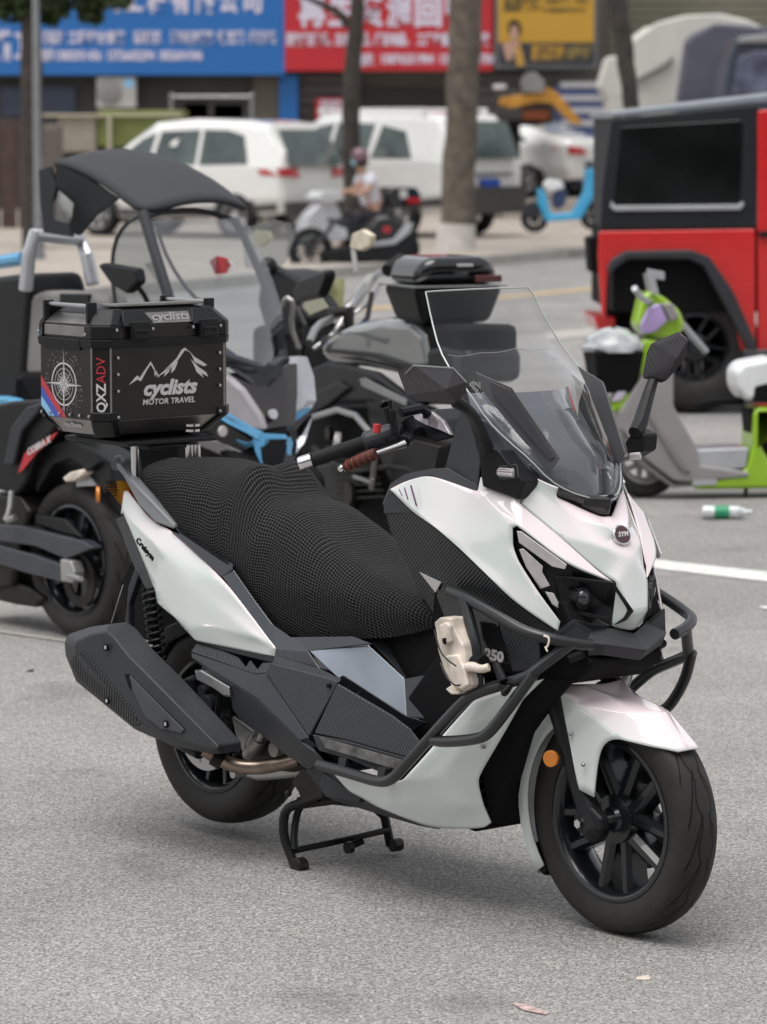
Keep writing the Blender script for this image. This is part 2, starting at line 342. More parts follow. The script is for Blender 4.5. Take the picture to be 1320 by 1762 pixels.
def wheel(c, Rr, r, w, parent, spokes=5, rimmat=None, double=True, disc=True, lod=0, hub=.058):
    rm = rimmat or M['rim']; n = 72 if lod == 0 else 32
    wh = bpy.data.objects.new('wheel', None); C.objects.link(wh); wh.parent = parent; c = Vector(c)
    tyre(c, Rr, r, w, wh, n=n, mt=M['tyre'] if lod == 0 else M['rubber'])
    b = MB().lathe(c, [(r + .002, -.44 * w), (r - .008, -.45 * w), (r - .016, -.40 * w), (r - .022, -.2 * w), (r - .028, 0), (r - .022, .2 * w), (r - .016, .40 * w), (r - .008, .45 * w), (r + .002, .44 * w)], n)
    b.go('rim', rm, wh, ang=50)
    for k in range(spokes):
        a = k * math.tau / spokes + .3; mb = MB(); off = (-.24, .24) if double else (0,)
        for d in off:
            p0 = c + Vector((math.cos(a + d * .5) * hub * .8, 0, math.sin(a + d * .5) * hub * .8)); p1 = c + Vector((math.cos(a + d * 1.6) * (r - .018), 0, math.sin(a + d * 1.6) * (r - .018)))
            t = (p1 - p0).normalized(); s_ = Vector((-t.z, 0, t.x)); y0, y1 = w * .22, w * .30; h0, h1 = .019 * r / .19, .014 * r / .19
            vs = []
            for q, hh, yy in ((p0, h0, y0), (p1, h1, y1)):
                vs += [q + s_ * hh - Vector((0, yy * .6, 0)), q + s_ * hh * .45 - Vector((0, yy, 0)), q - s_ * hh * .45 - Vector((0, yy, 0)), q - s_ * hh - Vector((0, yy * .6, 0)), q - s_ * hh + Vector((0, yy, 0)), q + s_ * hh + Vector((0, yy, 0))]
            mb.add(vs, [(i, (i + 1) % 6, 6 + (i + 1) % 6, 6 + i) for i in range(6)])
        mb.go('spoke', rm, wh)
    MB().lathe(c, [(.001, -w * .42), (hub * .45, -w * .42), (hub * .55, -w * .34), (hub, -w * .30), (hub * 1.05, 0), (hub, w * .35), (hub * .4, w * .42), (.001, w * .42)], 28).go('hub', rm, wh)
    return wh
# ================================================================ ground
def asphalt(name, base, spread, scale, bump=.5):
    m = mat(name, base, .8, bump=0); nt = m.node_tree; b = nt.nodes['Principled BSDF']; tc = nd(m, 'ShaderNodeTexCoord')
    v = nd(m, 'ShaderNodeTexVoronoi'); v.inputs['Scale'].default_value = scale; lk(nt, tc.outputs['Object'], v.inputs['Vector'])
    n1 = nd(m, 'ShaderNodeTexNoise'); n1.inputs['Scale'].default_value = .9; n1.inputs['Detail'].default_value = 5; lk(nt, tc.outputs['Object'], n1.inputs['Vector'])
    n2 = nd(m, 'ShaderNodeTexNoise'); n2.inputs['Scale'].default_value = scale * .9; n2.inputs['Detail'].default_value = 4; n2.inputs['Roughness'].default_value = .7; lk(nt, tc.outputs['Object'], n2.inputs['Vector'])
    sp = nd(m, 'ShaderNodeSeparateColor'); lk(nt, v.outputs['Color'], sp.inputs[0])
    a = nd(m, 'ShaderNodeMapRange'); a.inputs[3].default_value = 1 - spread; a.inputs[4].default_value = 1 + spread; lk(nt, sp.outputs[0], a.inputs[0])
    c = nd(m, 'ShaderNodeMapRange'); c.inputs[1].default_value = .3; c.inputs[2].default_value = .7; c.inputs[3].default_value = .80; c.inputs[4].default_value = 1.12; lk(nt, n1.outputs['Fac'], c.inputs[0])
    d = nd(m, 'ShaderNodeMapRange'); d.inputs[1].default_value = .36; d.inputs[2].default_value = .5; d.inputs[3].default_value = .38; d.inputs[4].default_value = 1.1; lk(nt, n2.outputs['Fac'], d.inputs[0])
    n3 = nd(m, 'ShaderNodeTexNoise'); n3.inputs['Scale'].default_value = 2.1; n3.inputs['Detail'].default_value = 3; lk(nt, tc.outputs['Object'], n3.inputs['Vector'])
    st_ = nd(m, 'ShaderNodeMapRange'); st_.inputs[1].default_value = .60; st_.inputs[2].default_value = .70; st_.inputs[3].default_value = 1.0; st_.inputs[4].default_value = .76; lk(nt, n3.outputs['Fac'], st_.inputs[0])
    m0 = nd(m, 'ShaderNodeMath', operation='MULTIPLY'); lk(nt, c.outputs[0], m0.inputs[0]); lk(nt, st_.outputs[0], m0.inputs[1])
    m1 = nd(m, 'ShaderNodeMath', operation='MULTIPLY'); lk(nt, a.outputs[0], m1.inputs[0]); lk(nt, m0.outputs[0], m1.inputs[1])
    m2 = nd(m, 'ShaderNodeMath', operation='MULTIPLY'); lk(nt, m1.outputs[0], m2.inputs[0]); lk(nt, d.outputs[0], m2.inputs[1])
    mx = nd(m, 'ShaderNodeMix', data_type='RGBA', blend_type='MULTIPLY'); mx.inputs[0].default_value = 1; mx.inputs[6].default_value = (*base, 1)
    lk(nt, m2.outputs[0], mx.inputs[7]); lk(nt, mx.outputs[2], b.inputs['Base Color'])
    bp = nd(m, 'ShaderNodeBump'); bp.inputs['Strength'].default_value = bump; bp.inputs['Distance'].default_value = .003; lk(nt, m2.outputs[0], bp.inputs['Height']); lk(nt, bp.outputs[0], b.inputs['Normal'])
    return m
M['asphalt'] = asphalt('parking_asphalt', (.300, .288, .274), .42, 150, .7)
def sheet(name, pts, z, mt, kind='structure', **k):
    me = bpy.data.meshes.new(name); me.from_pydata([(p[0], p[1], z) for p in pts], [], [tuple(range(len(pts)))]); me.materials.append(mt)
    o = link(name, me, None); tag(o, kind=kind, **k)
    bm = bmesh.new(); bm.from_mesh(me); bmesh.ops.recalc_face_normals(bm, faces=bm.faces)
    if sum(f.normal.z for f in bm.faces) < 0: bmesh.ops.reverse_faces(bm, faces=bm.faces)
    bm.to_mesh(me); bm.free(); return o
sheet('ground', [(-400, -200), (400, -200), (400, 600), (-400, 600)], 0, M['asphalt'])
# ================================================================ the white maxi scooter
PHI = R(49.9)
SF = Fr(G(1072, 1603), -PHI); cur = SF
S = thing('maxi_scooter', 'large white and black maxi scooter in front with tall clear windscreen and crash bars', 'scooter', SF)
WB = 1.527
wheel((0, 0, .275), .275, .194, .110, S)
wheel((-WB, 0, .300), .270, .180, .150, S)
# brake discs (far side front, near side rear)
for (cx, cz, y, rr) in ((0, .276, .052, .13), (-WB, .300, -.083, .12)):
    mb = MB().lathe((cx, y, cz), [(rr * .62, -.002), (rr, -.002), (rr, .002), (rr * .62, .002), (rr * .62, -.002)], 48)
    for k in range(14):
        a = k * math.tau / 14; mb.disc((cx + math.cos(a) * rr * .82, y - .004, cz + math.sin(a) * rr * .82), .006, (0, 1, 0), .008, 8)
    mb.go('brake_disc', M['steel'], S, recalc=False)
# front fork
for sgn in (-1, 1):
    y = sgn * .088
    MB().tube([(-.010 + .0, y, .262)and Vector((.0, y, .262)), Vector((-.045, y, .33)), Vector((-.118, y, .50)), Vector((-.150, y, .575))], [.030, .026, .027, .031], 16).go('fork_leg', M['black'], S, bevel=.002)
    MB().tube([Vector((-.14, y, .56)), Vector((-.30, y, .98))], .020, 14).go('fork_tube', M['steel'] if False else M['black'], S)
MB().tube([Vector((0, -.105, .276)), Vector((0, .105, .276))], .012, 14).go('axle', M['steel'], S)
MB().disc(SF.p(993, 1418, .125) , .011, (0, 1, 0), .03, 6).go('axle_bolt', M['chrome'], S)
MB().ball(Vector((-.004, -.088, .258)), .033, 8).go('fork_foot', M['black'], S)
slab('fork_foot', [(984, 1400, .110), (1012, 1385, .110), (1034, 1408, .110), (1036, 1430, .110), (1006, 1440, .110), (988, 1430, .110)], M['black'], S, .03, .01)
MB().add([Vector((x, y, z)) for y in (.075, .115) for x, z in ((.02, .17), (.09, .15), (.13, .20), (.11, .27), (.05, .29), (.01, .23))], [(0, 1, 2, 3, 4, 5), (6, 7, 8, 9, 10, 11)] + [(i, (i + 1) % 6, 6 + (i + 1) % 6, 6 + i) for i in range(6)]).go('brake_caliper', M['alloy'], S, bevel=.006)
MB().disc(SF.p(946, 1306, .135), .020, (-.25, 1, 0), .012, 28).go('side_reflector', M['orange'], S, bevel=.003)
# ---- front mudguard
fv = [(959, 1186, .098), (966, 1177, .088), (1000, 1177, .068), (1043, 1177, 0), (987, 1209, .103), (1093, 1228, .052), (1144, 1226, 0),
      (1030, 1273, .098), (1067, 1272, .090), (1109, 1282, .074), (1166, 1293, .036), (1187, 1289, 0), (1022, 1372, .104), (997, 1359, .110), (978, 1297, .108), (963, 1243, .102),
      (1050, 1198, .036), (1060, 1196, 0)]
ff = [(0, 15, 14, 13, 12, 7, 4), (0, 4, 2, 1), (4, 7, 8), (4, 8, 5), (4, 5, 16), (4, 16, 2), (8, 9, 5), (5, 9, 10), (5, 10, 11), (5, 11, 6), (2, 16, 17), (2, 17, 3), (16, 5, 6, 17)]
panel('front_mudguard', fv, ff, M['white'], S, .004, .010, mirror=True, soft=True)
for q in ((982, 1263, .11), (1004, 1316, .114)): MB().ball(SF.p(*q), .0055, 8).go('screw', M['steel'], S)
# rear half of front mudguard hugging the wheel: swept arc
def arc_guard(name, cx, cz, r0, w, a0, a1, mt, drop=.035, n=14):
    prof = [(-w, r0 - drop), (-w * .96, r0 - drop * .4), (-w * .7, r0 - .004), (0, r0 + .006), (w * .7, r0 - .004), (w * .96, r0 - drop * .4), (w, r0 - drop)]
    vs = []; fs = []; m_ = len(prof)
    for i in range(n + 1):
        a = R(a0 + (a1 - a0) * i / n); k = 1 + .02 * math.sin(i / n * 3)
        for y, r in prof: vs.append(Vector((cx + math.cos(a) * r * k, y * (1 - .25 * (i / n) ** 2), cz + math.sin(a) * r * k)))
    for i in range(n):
        for j in range(m_ - 1): fs.append((i * m_ + j, i * m_ + j + 1, (i + 1) * m_ + j + 1, (i + 1) * m_ + j))
    return build(name, vs, fs, mt, S, solid=.004)
arc_guard('mudguard_rear_half', 0, .276, .308, .078, 105, 214, M['white'], .055)
arc_guard('mudguard_flap', 0, .276, .298, .058, 200, 216, M['black'])
# ---- nose panel
nv = [(905, 824, .150), (925, 824, .135), (960, 840, .110), (957, 855, .106), (1032, 889, .020), (1050, 889, 0), (892, 865, .172), (962, 922, .128), (1032, 985, .072), (1062, 1002, .050),
      (1069, 921, 0), (1088, 961, 0), (1035, 940, .064), (985, 892, .092), (1085, 1054, .030), (1101, 1055, 0), (1052, 1078, .052), (1091, 1088, 0), (1045, 905, .034), (1048, 930, .036)]
nf = [(0, 1, 2, 3, 13), (0, 13, 7, 6), (13, 12, 7), (7, 12, 8), (3, 4, 18, 13), (13, 18, 19, 12), (4, 5, 10, 18), (18, 10, 19), (19, 10, 11, 12), (12, 11, 9, 8), (11, 15, 14, 9), (14, 15, 17, 16), (9, 14, 16)]
panel('nose_panel', nv, nf, M['white'], S, .005, .009, mirror=True, soft=True)
# emblem on the nose
ec = SF.p(1069, 921, .003); en = Vector((.90, -.06, .42)).normalized()
MB().disc(ec - en * .004, .0255, en, .009, 40).go('emblem_ring', M['chrome'], S, bevel=.002)
eb = MB().disc(ec + en * .004, 0.0215, en, .0025, 36).go('emblem_badge', mat('dark_red_enamel', (.05, .006, .012), .15, coat=1), S)
rt = Vector((0, 1, 0)); rt = (rt - en * rt.dot(en)).normalized(); text('emblem_letters', 'SYM', .0165, ec + en * .0072, rt, en.cross(rt), M['decal_w'], S, shear=.3, bold=.0004)
# ---- side fairing (white, both sides)
sfv = [(671, 842, .272), (697, 827, .266), (740, 817, .252), (822, 846, .222), (827, 821, .205), (892, 865, .178), (881, 908, .214), (890, 903, .208),
       (735, 826, .256), (784, 924, .272), (710, 881, .279), (750, 908, .282), (790, 943, .272), (850, 1001, .250), (882, 1033, .234), (925, 1063, .204), (960, 1086, .172), (964, 1070, .167),
       (882, 940, .216), (892, 967, .215), (925, 1017, .195), (975, 969, .150), (1055, 1001, .056), (962, 922, .130), (1032, 985, .076), (905, 824, .152), (855, 985, .240)]
sff = [(0, 1, 8, 10), (1, 2, 8), (8, 9, 11, 10), (9, 12, 11), (8, 2, 3, 9), (3, 6, 18, 9), (9, 18, 19, 26), (9, 26, 13, 12), (26, 19, 20, 14, 13), (20, 15, 14), (20, 17, 16, 15), (3, 5, 7, 6), (3, 4, 25, 5), (5, 23, 21, 7), (23, 24, 22, 21)]
panel('side_fairing', sfv, sff, M['white'], S, .005, .009, twin=True, soft=True)
for k, (a, b, c, d) in enumerate((((687, 842), (692, 853), .0012, 0), ((696, 839), (702, 860), .0015, 0), ((707, 835), (717, 871), .0020, 0))):
    p0, p1 = SF.p(*a, .2775), SF.p(*b, .282); MB().tube([p0, p1], c, 6).go('fairing_stripe', mat('plum_print', (.10, .02, .08), .5) if k == 0 else bpy.data.materials['plum_print'], S)
# dark rim above and behind the white fairing
rv = [(657, 868, .262), (671, 832, .262), (697, 815, .256), (740, 806, .243), (770, 804, .225), (822, 834, .212), (822, 848, .218), (740, 818, .249), (697, 828, .263), (671, 843, .268), (659, 868, .27), (712, 884, .274), (660, 884, .268)]
panel('fairing_rim', rv, [(0, 1, 9, 10), (1, 2, 8, 9), (2, 3, 7, 8), (3, 4, 5, 6, 7), (9, 11, 12, 10)], M['dkgrey'], S, .02, .003, twin=True)
# ribbed carbon-look lower fairing
cv = [(660, 870, .268), (712, 884, .274), (752, 911, .277), (790, 946, .267), (850, 1004, .245), (882, 1036, .229), (925, 1066, .199), (962, 1088, .168),
      (672, 915, .250), (700, 970, .236), (720, 1017, .222), (746, 1056, .205), (721, 983, .240), (759, 1003, .246), (768, 1012, .246), (865, 1056, .222), (925, 1084, .192), (975, 1098, .160), (748, 1020, .232), (702, 905, .262)]
cf = [(0, 8, 19, 1), (1, 19, 2), (19, 8, 9, 12), (19, 12, 13, 2), (2, 13, 14, 3), (3, 14, 15, 4), (4, 15, 5), (5, 15, 16, 6), (6, 16, 17, 7), (9, 10, 12), (12, 10, 11, 18)]
panel('carbon_fairing', cv, cf, M['ribbed_dk'], S, .004, .003, twin=True)
panel('chrome_sliver', [(721, 984, .243), (759, 1002, .248), (749, 1020, .238)], [(0, 1, 2)], M['chrome'], S, .003, .001, twin=True)
lv = [(759, 1003, .238), (768, 1012, .240), (865, 1056, .216), (925, 1084, .186), (975, 1098, .158), (962, 1155, .165), (882, 1156, .196), (858, 1076, .212), (822, 1145, .212), (790, 1130, .205), (768, 1060, .205), (749, 1021, .224)]
panel('leg_shield', lv, [(0, 1, 2, 7, 8, 9, 10, 11)], M['gloss'], S, .004, .002, twin=True)
panel('leg_shield_front', [lv[2], lv[3], (930, 1152, .178), (882, 1156, .196), (858, 1076, .212)], [(0, 1, 2, 3, 4)], M['ribbed'], S, .006, .003, twin=True)
panel('badge_panel', [(824, 1068, .222), (853, 1072, .214), (878, 1142, .203), (828, 1140, .215)], [(0, 1, 2, 3)], M['gloss'], S, .006, .002, twin=True)
text('displacement_badge', '250', .034, SF.p(851, 1129, .222), SF.p(872, 1133, .218) - SF.p(830, 1123, .226), (0, .1, 1), M['decal_w'], S, bold=.0016, shear=-.1, sx=1.15, ext=.001)
# ---- headlights
hv = [(894, 911, .188), (975, 972, .138), (1055, 1002, .056), (1090, 1052, .030), (1077, 1068, .036), (1050, 1078, .052), (990, 1072, .120), (967, 1062, .148), (929, 1014, .174), (896, 964, .192), (887, 940, .196),
      (1000, 1010, .10), (1040, 1040, .05), (1010, 1055, .08)]
panel('headlight_recess', hv, [(0, 10, 9, 8, 1), (1, 8, 7, 6, 11), (1, 11, 2), (2, 11, 12), (2, 12, 3), (12, 4, 3), (12, 13, 5, 4), (11, 13, 12), (13, 11, 6), (13, 6, 5)], M['cavity'], S, .004, .002, twin=True)
def strip(name, pts, mt, **k): return panel(name, pts, [tuple(range(len(pts)))], mt, S, .004, .0015, twin=True, **k)
strip('daytime_light', [(889, 914, .213), (897, 915, .208), (975, 972, .156), (972, 980, .154), (950, 975, .168), (893, 934, .210)], M['lens'])
strip('daytime_light', [(893, 946, .212), (900, 944, .206), (934, 975, .180), (933, 985, .178), (946, 1008, .168), (930, 1014, .176), (905, 976, .200)], M['lens'])
strip('daytime_light', [(938, 1018, .174), (953, 1021, .160), (965, 1044, .145), (989, 1058, .122), (970, 1052, .142), (950, 1040, .160)], M['decal_w'])
strip('lamp_hood', [(955, 992, .158), (986, 993, .132), (1058, 1003, .064), (1084, 1050, .036), (1078, 1046, .040), (1053, 1008, .072), (992, 1000, .120), (978, 1012, .132), (1000, 1052, .112), (1046, 1064, .070), (1040, 1068, .070), (992, 1058, .120), (966, 1040, .148)], M['black'])
for sgn in (-1, 1):
    q = SF.p(1004, 1029, .104); q = Vector((q.x - .012, q.y * -sgn if sgn > 0 else q.y, q.z)); q.y = abs(q.y) * sgn
    hd = bpy.data.objects.new('headlamp', None); C.objects.link(hd); hd.parent = S
    MB().tube([q + Vector((-.02, 0, 0)), q + Vector((.016, 0, -.002))], .028, 28).go('lamp_bezel', M['black'], hd, bevel=.004)
    MB().lathe(q + Vector((.012, 0, 0)), [(.0235, 0), (.020, .008), (.012, .0135), (.0005, .0155)], 28, 'X').go('lamp_lens', mat('projector_lens', (.03, .03, .035), .05, coat=1) if sgn < 0 else bpy.data.materials['projector_lens'], hd)
# lower lip under the nose
bv = [(962, 1084, .172), (987, 1066, .150), (1020, 1084, .092), (1052, 1080, .056), (1091, 1089, 0), (1040, 1109, .098), (1113, 1119, 0), (1010, 1105, .13), (1012, 1129, .120), (1100, 1137, 0), (1036, 1128, .09), (940, 1100, .186)]
panel('nose_lip', bv, [(0, 1, 2, 7, 11), (1, 3, 2), (2, 3, 4, 6, 5), (2, 5, 7), (7, 5, 10, 8), (5, 6, 9, 10)], M['dkgrey'], S, .006, .004, mirror=True)
MB().disc(SF.p(999, 1129, .135), .008, (-.6, .7, 0), .02, 6).go('bolt', M['steel'], S)
MB().tube([(982, 1133, .14), (1004, 1125, .13)], [.012, .010], 12).go('bar_bracket', M['black'], S, twin=True)
# ---- windscreen: curved sheet, with side rails
wr = [(727, 502, .170, .035), (737, 550, .182, .045), (750, 600, .196, .060), (772, 640, .204, .072), (800, 672, .204, .082), (832, 722, .186, .088), (868, 758, .166, .088), (905, 789, .146, .080), (940, 826, .116, .060), (972, 845, .085, .036), (1008, 856, .045, .012)]
ncol = 17; vs = []; fs = []
for (px, py, s_, b_) in wr:
    e = SF.p(px, py, s_)
    for j in range(ncol):
        t = -1 + 2 * j / (ncol - 1); fl = max(0, abs(t) - .82) / .18
        vs.append(Vector((e.x + b_ * (1 - t * t) + .012 * fl ** 2, s_ * t, e.z + .25 * b_ * (1 - t * t) * .4)))
for i in range(len(wr) - 1):
    for j in range(ncol - 1): fs.append((i * ncol + j, i * ncol + j + 1, (i + 1) * ncol + j + 1, (i + 1) * ncol + j))
ws = build('windscreen', vs, fs, M['glass'], S, sub=1)
rim = [vs[i * ncol] for i in range(len(wr))] ; rim += [vs[(len(wr) - 1) * ncol + j] for j in range(1, ncol)]; rim += [vs[i * ncol + ncol - 1] for i in range(len(wr) - 2, -1, -1)]; rim += [vs[j] for j in range(ncol - 2, 0, -1)] + [vs[0]]
MB().tube(rim, .0021, 6, 1).go('windscreen_edge', M['edge'], ws)
fl_ = []; ff_ = []; nr_ = 9; nc_ = 15
for i in range(nr_):
    k = 2.2 + (len(wr) - 3.4 - 2.2) * i / (nr_ - 1); i0 = int(k); t_ = k - i0
    for j in range(nc_):
        c0 = (1 + (ncol - 3) * j / (nc_ - 1)); j0 = int(c0); v_ = vs[i0 * ncol + j0].lerp(vs[min(i0 + 1, len(wr) - 1) * ncol + j0], t_); q_ = vs[i0 * ncol + min(j0 + 1, ncol - 1)].lerp(vs[min(i0 + 1, len(wr) - 1) * ncol + min(j0 + 1, ncol - 1)], t_)
        p_ = v_.lerp(q_, c0 - j0); w_ = mnoise.noise(Vector((j * .8, i * .9, 3))) 
        fl_.append(p_ + Vector((-.010 + .006 * w_, 0, -.006 + (.014 * mnoise.noise(Vector((j * .35, 0, 7))) if i == 0 else 0))))
for i in range(nr_ - 1):
    for j in range(nc_ - 1): ff_.append((i * nc_ + j, i * nc_ + j + 1, (i + 1) * nc_ + j + 1, (i + 1) * nc_ + j))
fm = build('protective_film', fl_, ff_, glass('wrinkled_film', tint=.93, rough=.06, bump=.9, bs=9), ws, sub=1)
MB().tube(fl_[:nc_], .0007, 5).go('film_edge', M['edge'], ws)
# smoked lower liner behind the screen and the two black wings
vs2 = []; fs2 = []
for i, (px, py, s_, b_) in enumerate(wr[4:]):
    e = SF.p(px, py, s_)
    for j in range(9):
        t = -1 + 2 * j / 8; vs2.append(Vector((e.x + b_ * (1 - t * t) - .028 - .02 * (1 - i / 6), s_ * t * .86, e.z - .010)))
for i in range(6):
    for j in range(8): fs2.append((i * 9 + j, i * 9 + j + 1, i * 9 + j + 10, i * 9 + j + 9))
build('inner_cowl', vs2, fs2, mat('cowl_grey', (.13, .14, .16), .12, coat=.8), S, solid=.004)
wing = [(818, 640, .168), (836, 648, .162), (880, 667, .150), (963, 788, .108), (947, 812, .112), (937, 803, .118), (834, 678, .170)]
strip('screen_wing', wing, mat('wing_grey', (.085, .085, .092), .45))
strip('wing_inlay', [(842, 655, .168), (877, 671, .155), (955, 787, .113), (945, 792, .118), (846, 677, .172)], mat('wing_panel', (.055, .053, .058), .5))
# black vent under the screen
panel('screen_vent', [(908, 800, .150), (955, 836, .112), (1006, 858, .056), (1052, 860, 0), (955, 853, .108), (1000, 872, .052), (1030, 886, .018), (1048, 888, 0), (985, 862, .07)], [(0, 1, 4), (1, 2, 8, 4), (2, 5, 8), (2, 3, 7, 6, 5)], M['gloss'], S, .02, .003, mirror=True)
# cockpit sides
ck = [(791, 708, .196), (765, 807, .214), (822, 836, .212), (892, 862, .172), (830, 764, .196), (812, 712, .196), (800, 668, .198)]
panel('cockpit_side', ck, [(0, 1, 2, 4, 5), (0, 5, 6)], M['dkgrey'], S, .005, .003, twin=True)
ck2 = [(812, 712, .190), (830, 762, .186), (900, 830, .150), (960, 850, .10), (930, 812, .122), (872, 762, .152), (836, 724, .172)]
panel('cockpit_side', ck2, [(0, 1, 2, 6), (2, 5, 6), (2, 3, 4, 5)], M['slate'], S, .005, .002, twin=True)
# dashboard body between (dark)
dv = [SF.L(-.50, .19, .98), SF.L(-.48, .17, 1.13), SF.L(-.35, .16, 1.17), SF.L(-.22, .14, 1.10), SF.L(-.10, .08, .99), SF.L(-.06, .04, .92), SF.L(-.10, .12, .80), SF.L(-.35, .18, .78), SF.L(-.48, .19, .85)]
dm = MB().prism(dv, (0, 0, 0)) if False else MB()
n_ = len(dv); dm.add(dv + [Vector((v.x, -v.y, v.z)) for v in dv], [tuple(range(n_)), tuple(range(2 * n_ - 1, n_ - 1, -1))] + [(i, (i + 1) % n_, n_ + (i + 1) % n_, n_ + i) for i in range(n_)])
dm.go('dashboard', M['void'], S, bevel=.01)
# ---- mirrors
def mirror_part(outl, back, name='mirror'):
    h = bpy.data.objects.new(name, None); C.objects.link(h); h.parent = S; return h
mh = mirror_part(0, 0)
mo = [(684, 640, .40), (699, 625, .405), (774, 630, .39), (799, 657, .375), (801, 677, .37), (779, 697, .375), (716, 690, .39), (699, 681, .40)]
mvs = [SF.p(*q) for q in mo]; cc = sum(mvs, Vector()) / 8; ap = SF.p(752, 668, .40) + Vector((.045, -.01, 0))
mvs2 = [v + (cc - v) * .10 + Vector((.018, 0, 0)) for v in mvs]
MB().add(mvs + mvs2 + [ap], [tuple(range(8))[::-1]] + [(i, (i + 1) % 8, 8 + (i + 1) % 8, 8 + i) for i in range(8)] + [(8 + i, 8 + (i + 1) % 8, 16) for i in range(8)]).go('mirror_shell', M['ribbed_mir'], mh, bevel=.005)
MB().tube([v.lerp(cc, -.01) for v in mvs2[:4]], .0022, 6).go('shell_edge', M['grey'], mh)
MB().tube([(782, 690, .372), (806, 704, .34), (822, 730, .28), (836, 772, .225)], [.016, .014, .015, .021], 8, 1).go('mirror_stalk', M['black'], mh, bevel=.003)
base = [(820, 762, .214), (858, 775, .206), (883, 809, .196), (903, 828, .180), (892, 861, .182), (829, 838, .222)]
slab('mirror_base', base, M['black'], mh, .05, .006)
MB().tube([(858, 812, .212), (884, 814, .200)], .011, 12).go('turn_signal', M['lens'], mh, bevel=.004)
slab('signal_bezel', [(853, 800, .206), (886, 798, .196), (890, 824, .194), (858, 826, .205)], M['gloss'], mh, .01, .003)
mh2 = mirror_part(0, 0)
mo = [(1113, 605, -.37), (1120, 590, -.372), (1168, 569, -.40), (1180, 580, -.405), (1173, 620, -.40), (1138, 660, -.375), (1106, 652, -.36), (1105, 643, -.36)]
mvs = [SF.p(*q) for q in mo]; cc = sum(mvs, Vector()) / 8; mvs2 = [v + (cc - v) * .12 + Vector((.02, 0, 0)) for v in mvs]; ap = cc + Vector((.055, 0, 0))
MB().add(mvs + mvs2 + [ap], [tuple(range(8))[::-1]] + [(i, (i + 1) % 8, 8 + (i + 1) % 8, 8 + i) for i in range(8)] + [(8 + i, 8 + (i + 1) % 8, 16) for i in range(8)]).go('mirror_shell', M['ribbed_mir'], mh2, bevel=.005)
MB().tube([(1124, 655, -.36), (1117, 676, -.34), (1102, 728, -.27), (1092, 745, -.235)], [.014, .016, .020, .017], 8, 0).go('mirror_stalk', M['black'], mh2, bevel=.003)
slab('mirror_base', [(1090, 738, -.25), (1108, 748, -.25), (1106, 776, -.25), (1082, 790, -.23), (1074, 762, -.22)], M['black'], mh2, .05, .006)
MB().tube([(1084, 785, -.235), (1103, 784, -.25)], .010, 12).go('turn_signal', M['lens'], mh2, bevel=.004)
# ---- handlebar
hb = bpy.data.objects.new('handlebar', None); C.objects.link(hb); hb.parent = S
ge, gi = SF.p(514, 799, .372), SF.p(700, 738, .18)
def hbp(t, dz=0): return ge.lerp(gi, t) + Vector((0, 0, dz))
MB().tube([hbp(0), hbp(.02), hbp(.13)], [.0165, .018, .018], 18).go('bar_end', M['chrome'], hb, bevel=.002)
gp = MB().tube([hbp(.12), hbp(.135), hbp(.14), hbp(.60), hbp(.62)], [.020, .020, .0175, .0175, .021], 20)
gp.go('throttle_grip', M['rubber'], hb)
for k in range(14): 
    t = .40 + k * .015; MB().lathe((0, 0, 0), [(.0183, -.0012), (.0183, .0012)], 16, 'X') 
MB().tube([hbp(.60), hbp(.63), hbp(.90), hbp(.93)], [.020, .027, .027, .018], 12).go('switch_housing', M['dkgrey'], hb, bevel=.004)
MB().disc(SF.p(648, 745, .27), .010, (0, .1, 1), .022, 10).go('kill_switch', M['red'], hb, bevel=.002)
MB().disc(SF.p(664, 758, .24), .006, (0, 1, 0), .004, 12).go('switch_screw', M['void'], hb)
le = [SF.p(588, 806, .30), SF.p(612, 794, .285), SF.p(648, 780, .265), SF.p(698, 763, .20)]
MB().ball(le[0], .010, 8).go('lever_ball', M['chrome'], hb)
MB().tube([le[0].lerp(le[1], .2), le[1], le[2]], [.010, .0145, .0145], 12, 1).go('lever_sleeve', M['brown'], hb)
for k in range(5):
    q = le[0].lerp(le[2], .22 + k * .16); d = (le[2] - le[0]).normalized() * .0012; MB().tube([q - d, q + d], .0153, 14).go('sleeve_ring', M['copper'], hb)
MB().tube([le[2], SF.p(672, 772, .235), le[3]], [.006, .007, .010], 8).go('brake_lever', M['steel'], hb, bevel=.001)
MB().tube([SF.p(695, 760, .20), SF.p(705, 752, .17)], .016, 10).tube([SF.p(712, 742, .16), SF.p(700, 720, .17)], .018, 10).tube([SF.p(664, 700, .25), SF.p(670, 728, .24)], .009, 10).tube([SF.p(674, 705, .22), SF.p(680, 748, .22)], .010, 10).tube([SF.p(659, 693, .25), SF.p(662, 697, .25)], .012, 10).tube([SF.p(670, 688, .22), SF.p(671, 712, .22)], .008, 10).tube([SF.p(672, 712, .22), SF.p(676, 716, .22)], .012, 10).go('mirror_clamp', M['black'], hb, bevel=.002)
MB().tube([SF.p(690, 710, .2), SF.p(735, 700, .12), SF.p(735, 740, .1)], .012, 8, 1).tube([SF.p(700, 742, .18), SF.p(770, 760, .0), SF.p(790, 780, -.2)], .02, 10, 1).go('handlebar_cover', M['black'], hb)
slab('instrument_binnacle', [(700, 714, .12), (742, 704, .10), (766, 722, .10), (781, 752, .11), (745, 762, .12), (706, 742, .13)], M['black'], S, .16, .008)
slab('instrument_glass', [(705, 716, .128), (742, 708, .108), (762, 724, .108), (776, 749, .118), (758, 741, .12), (730, 730, .13)], mat('instrument_glass', (.25, .22, .23), .05, .5, coat=1, var=.5, nscale=30), S, .01, .002)
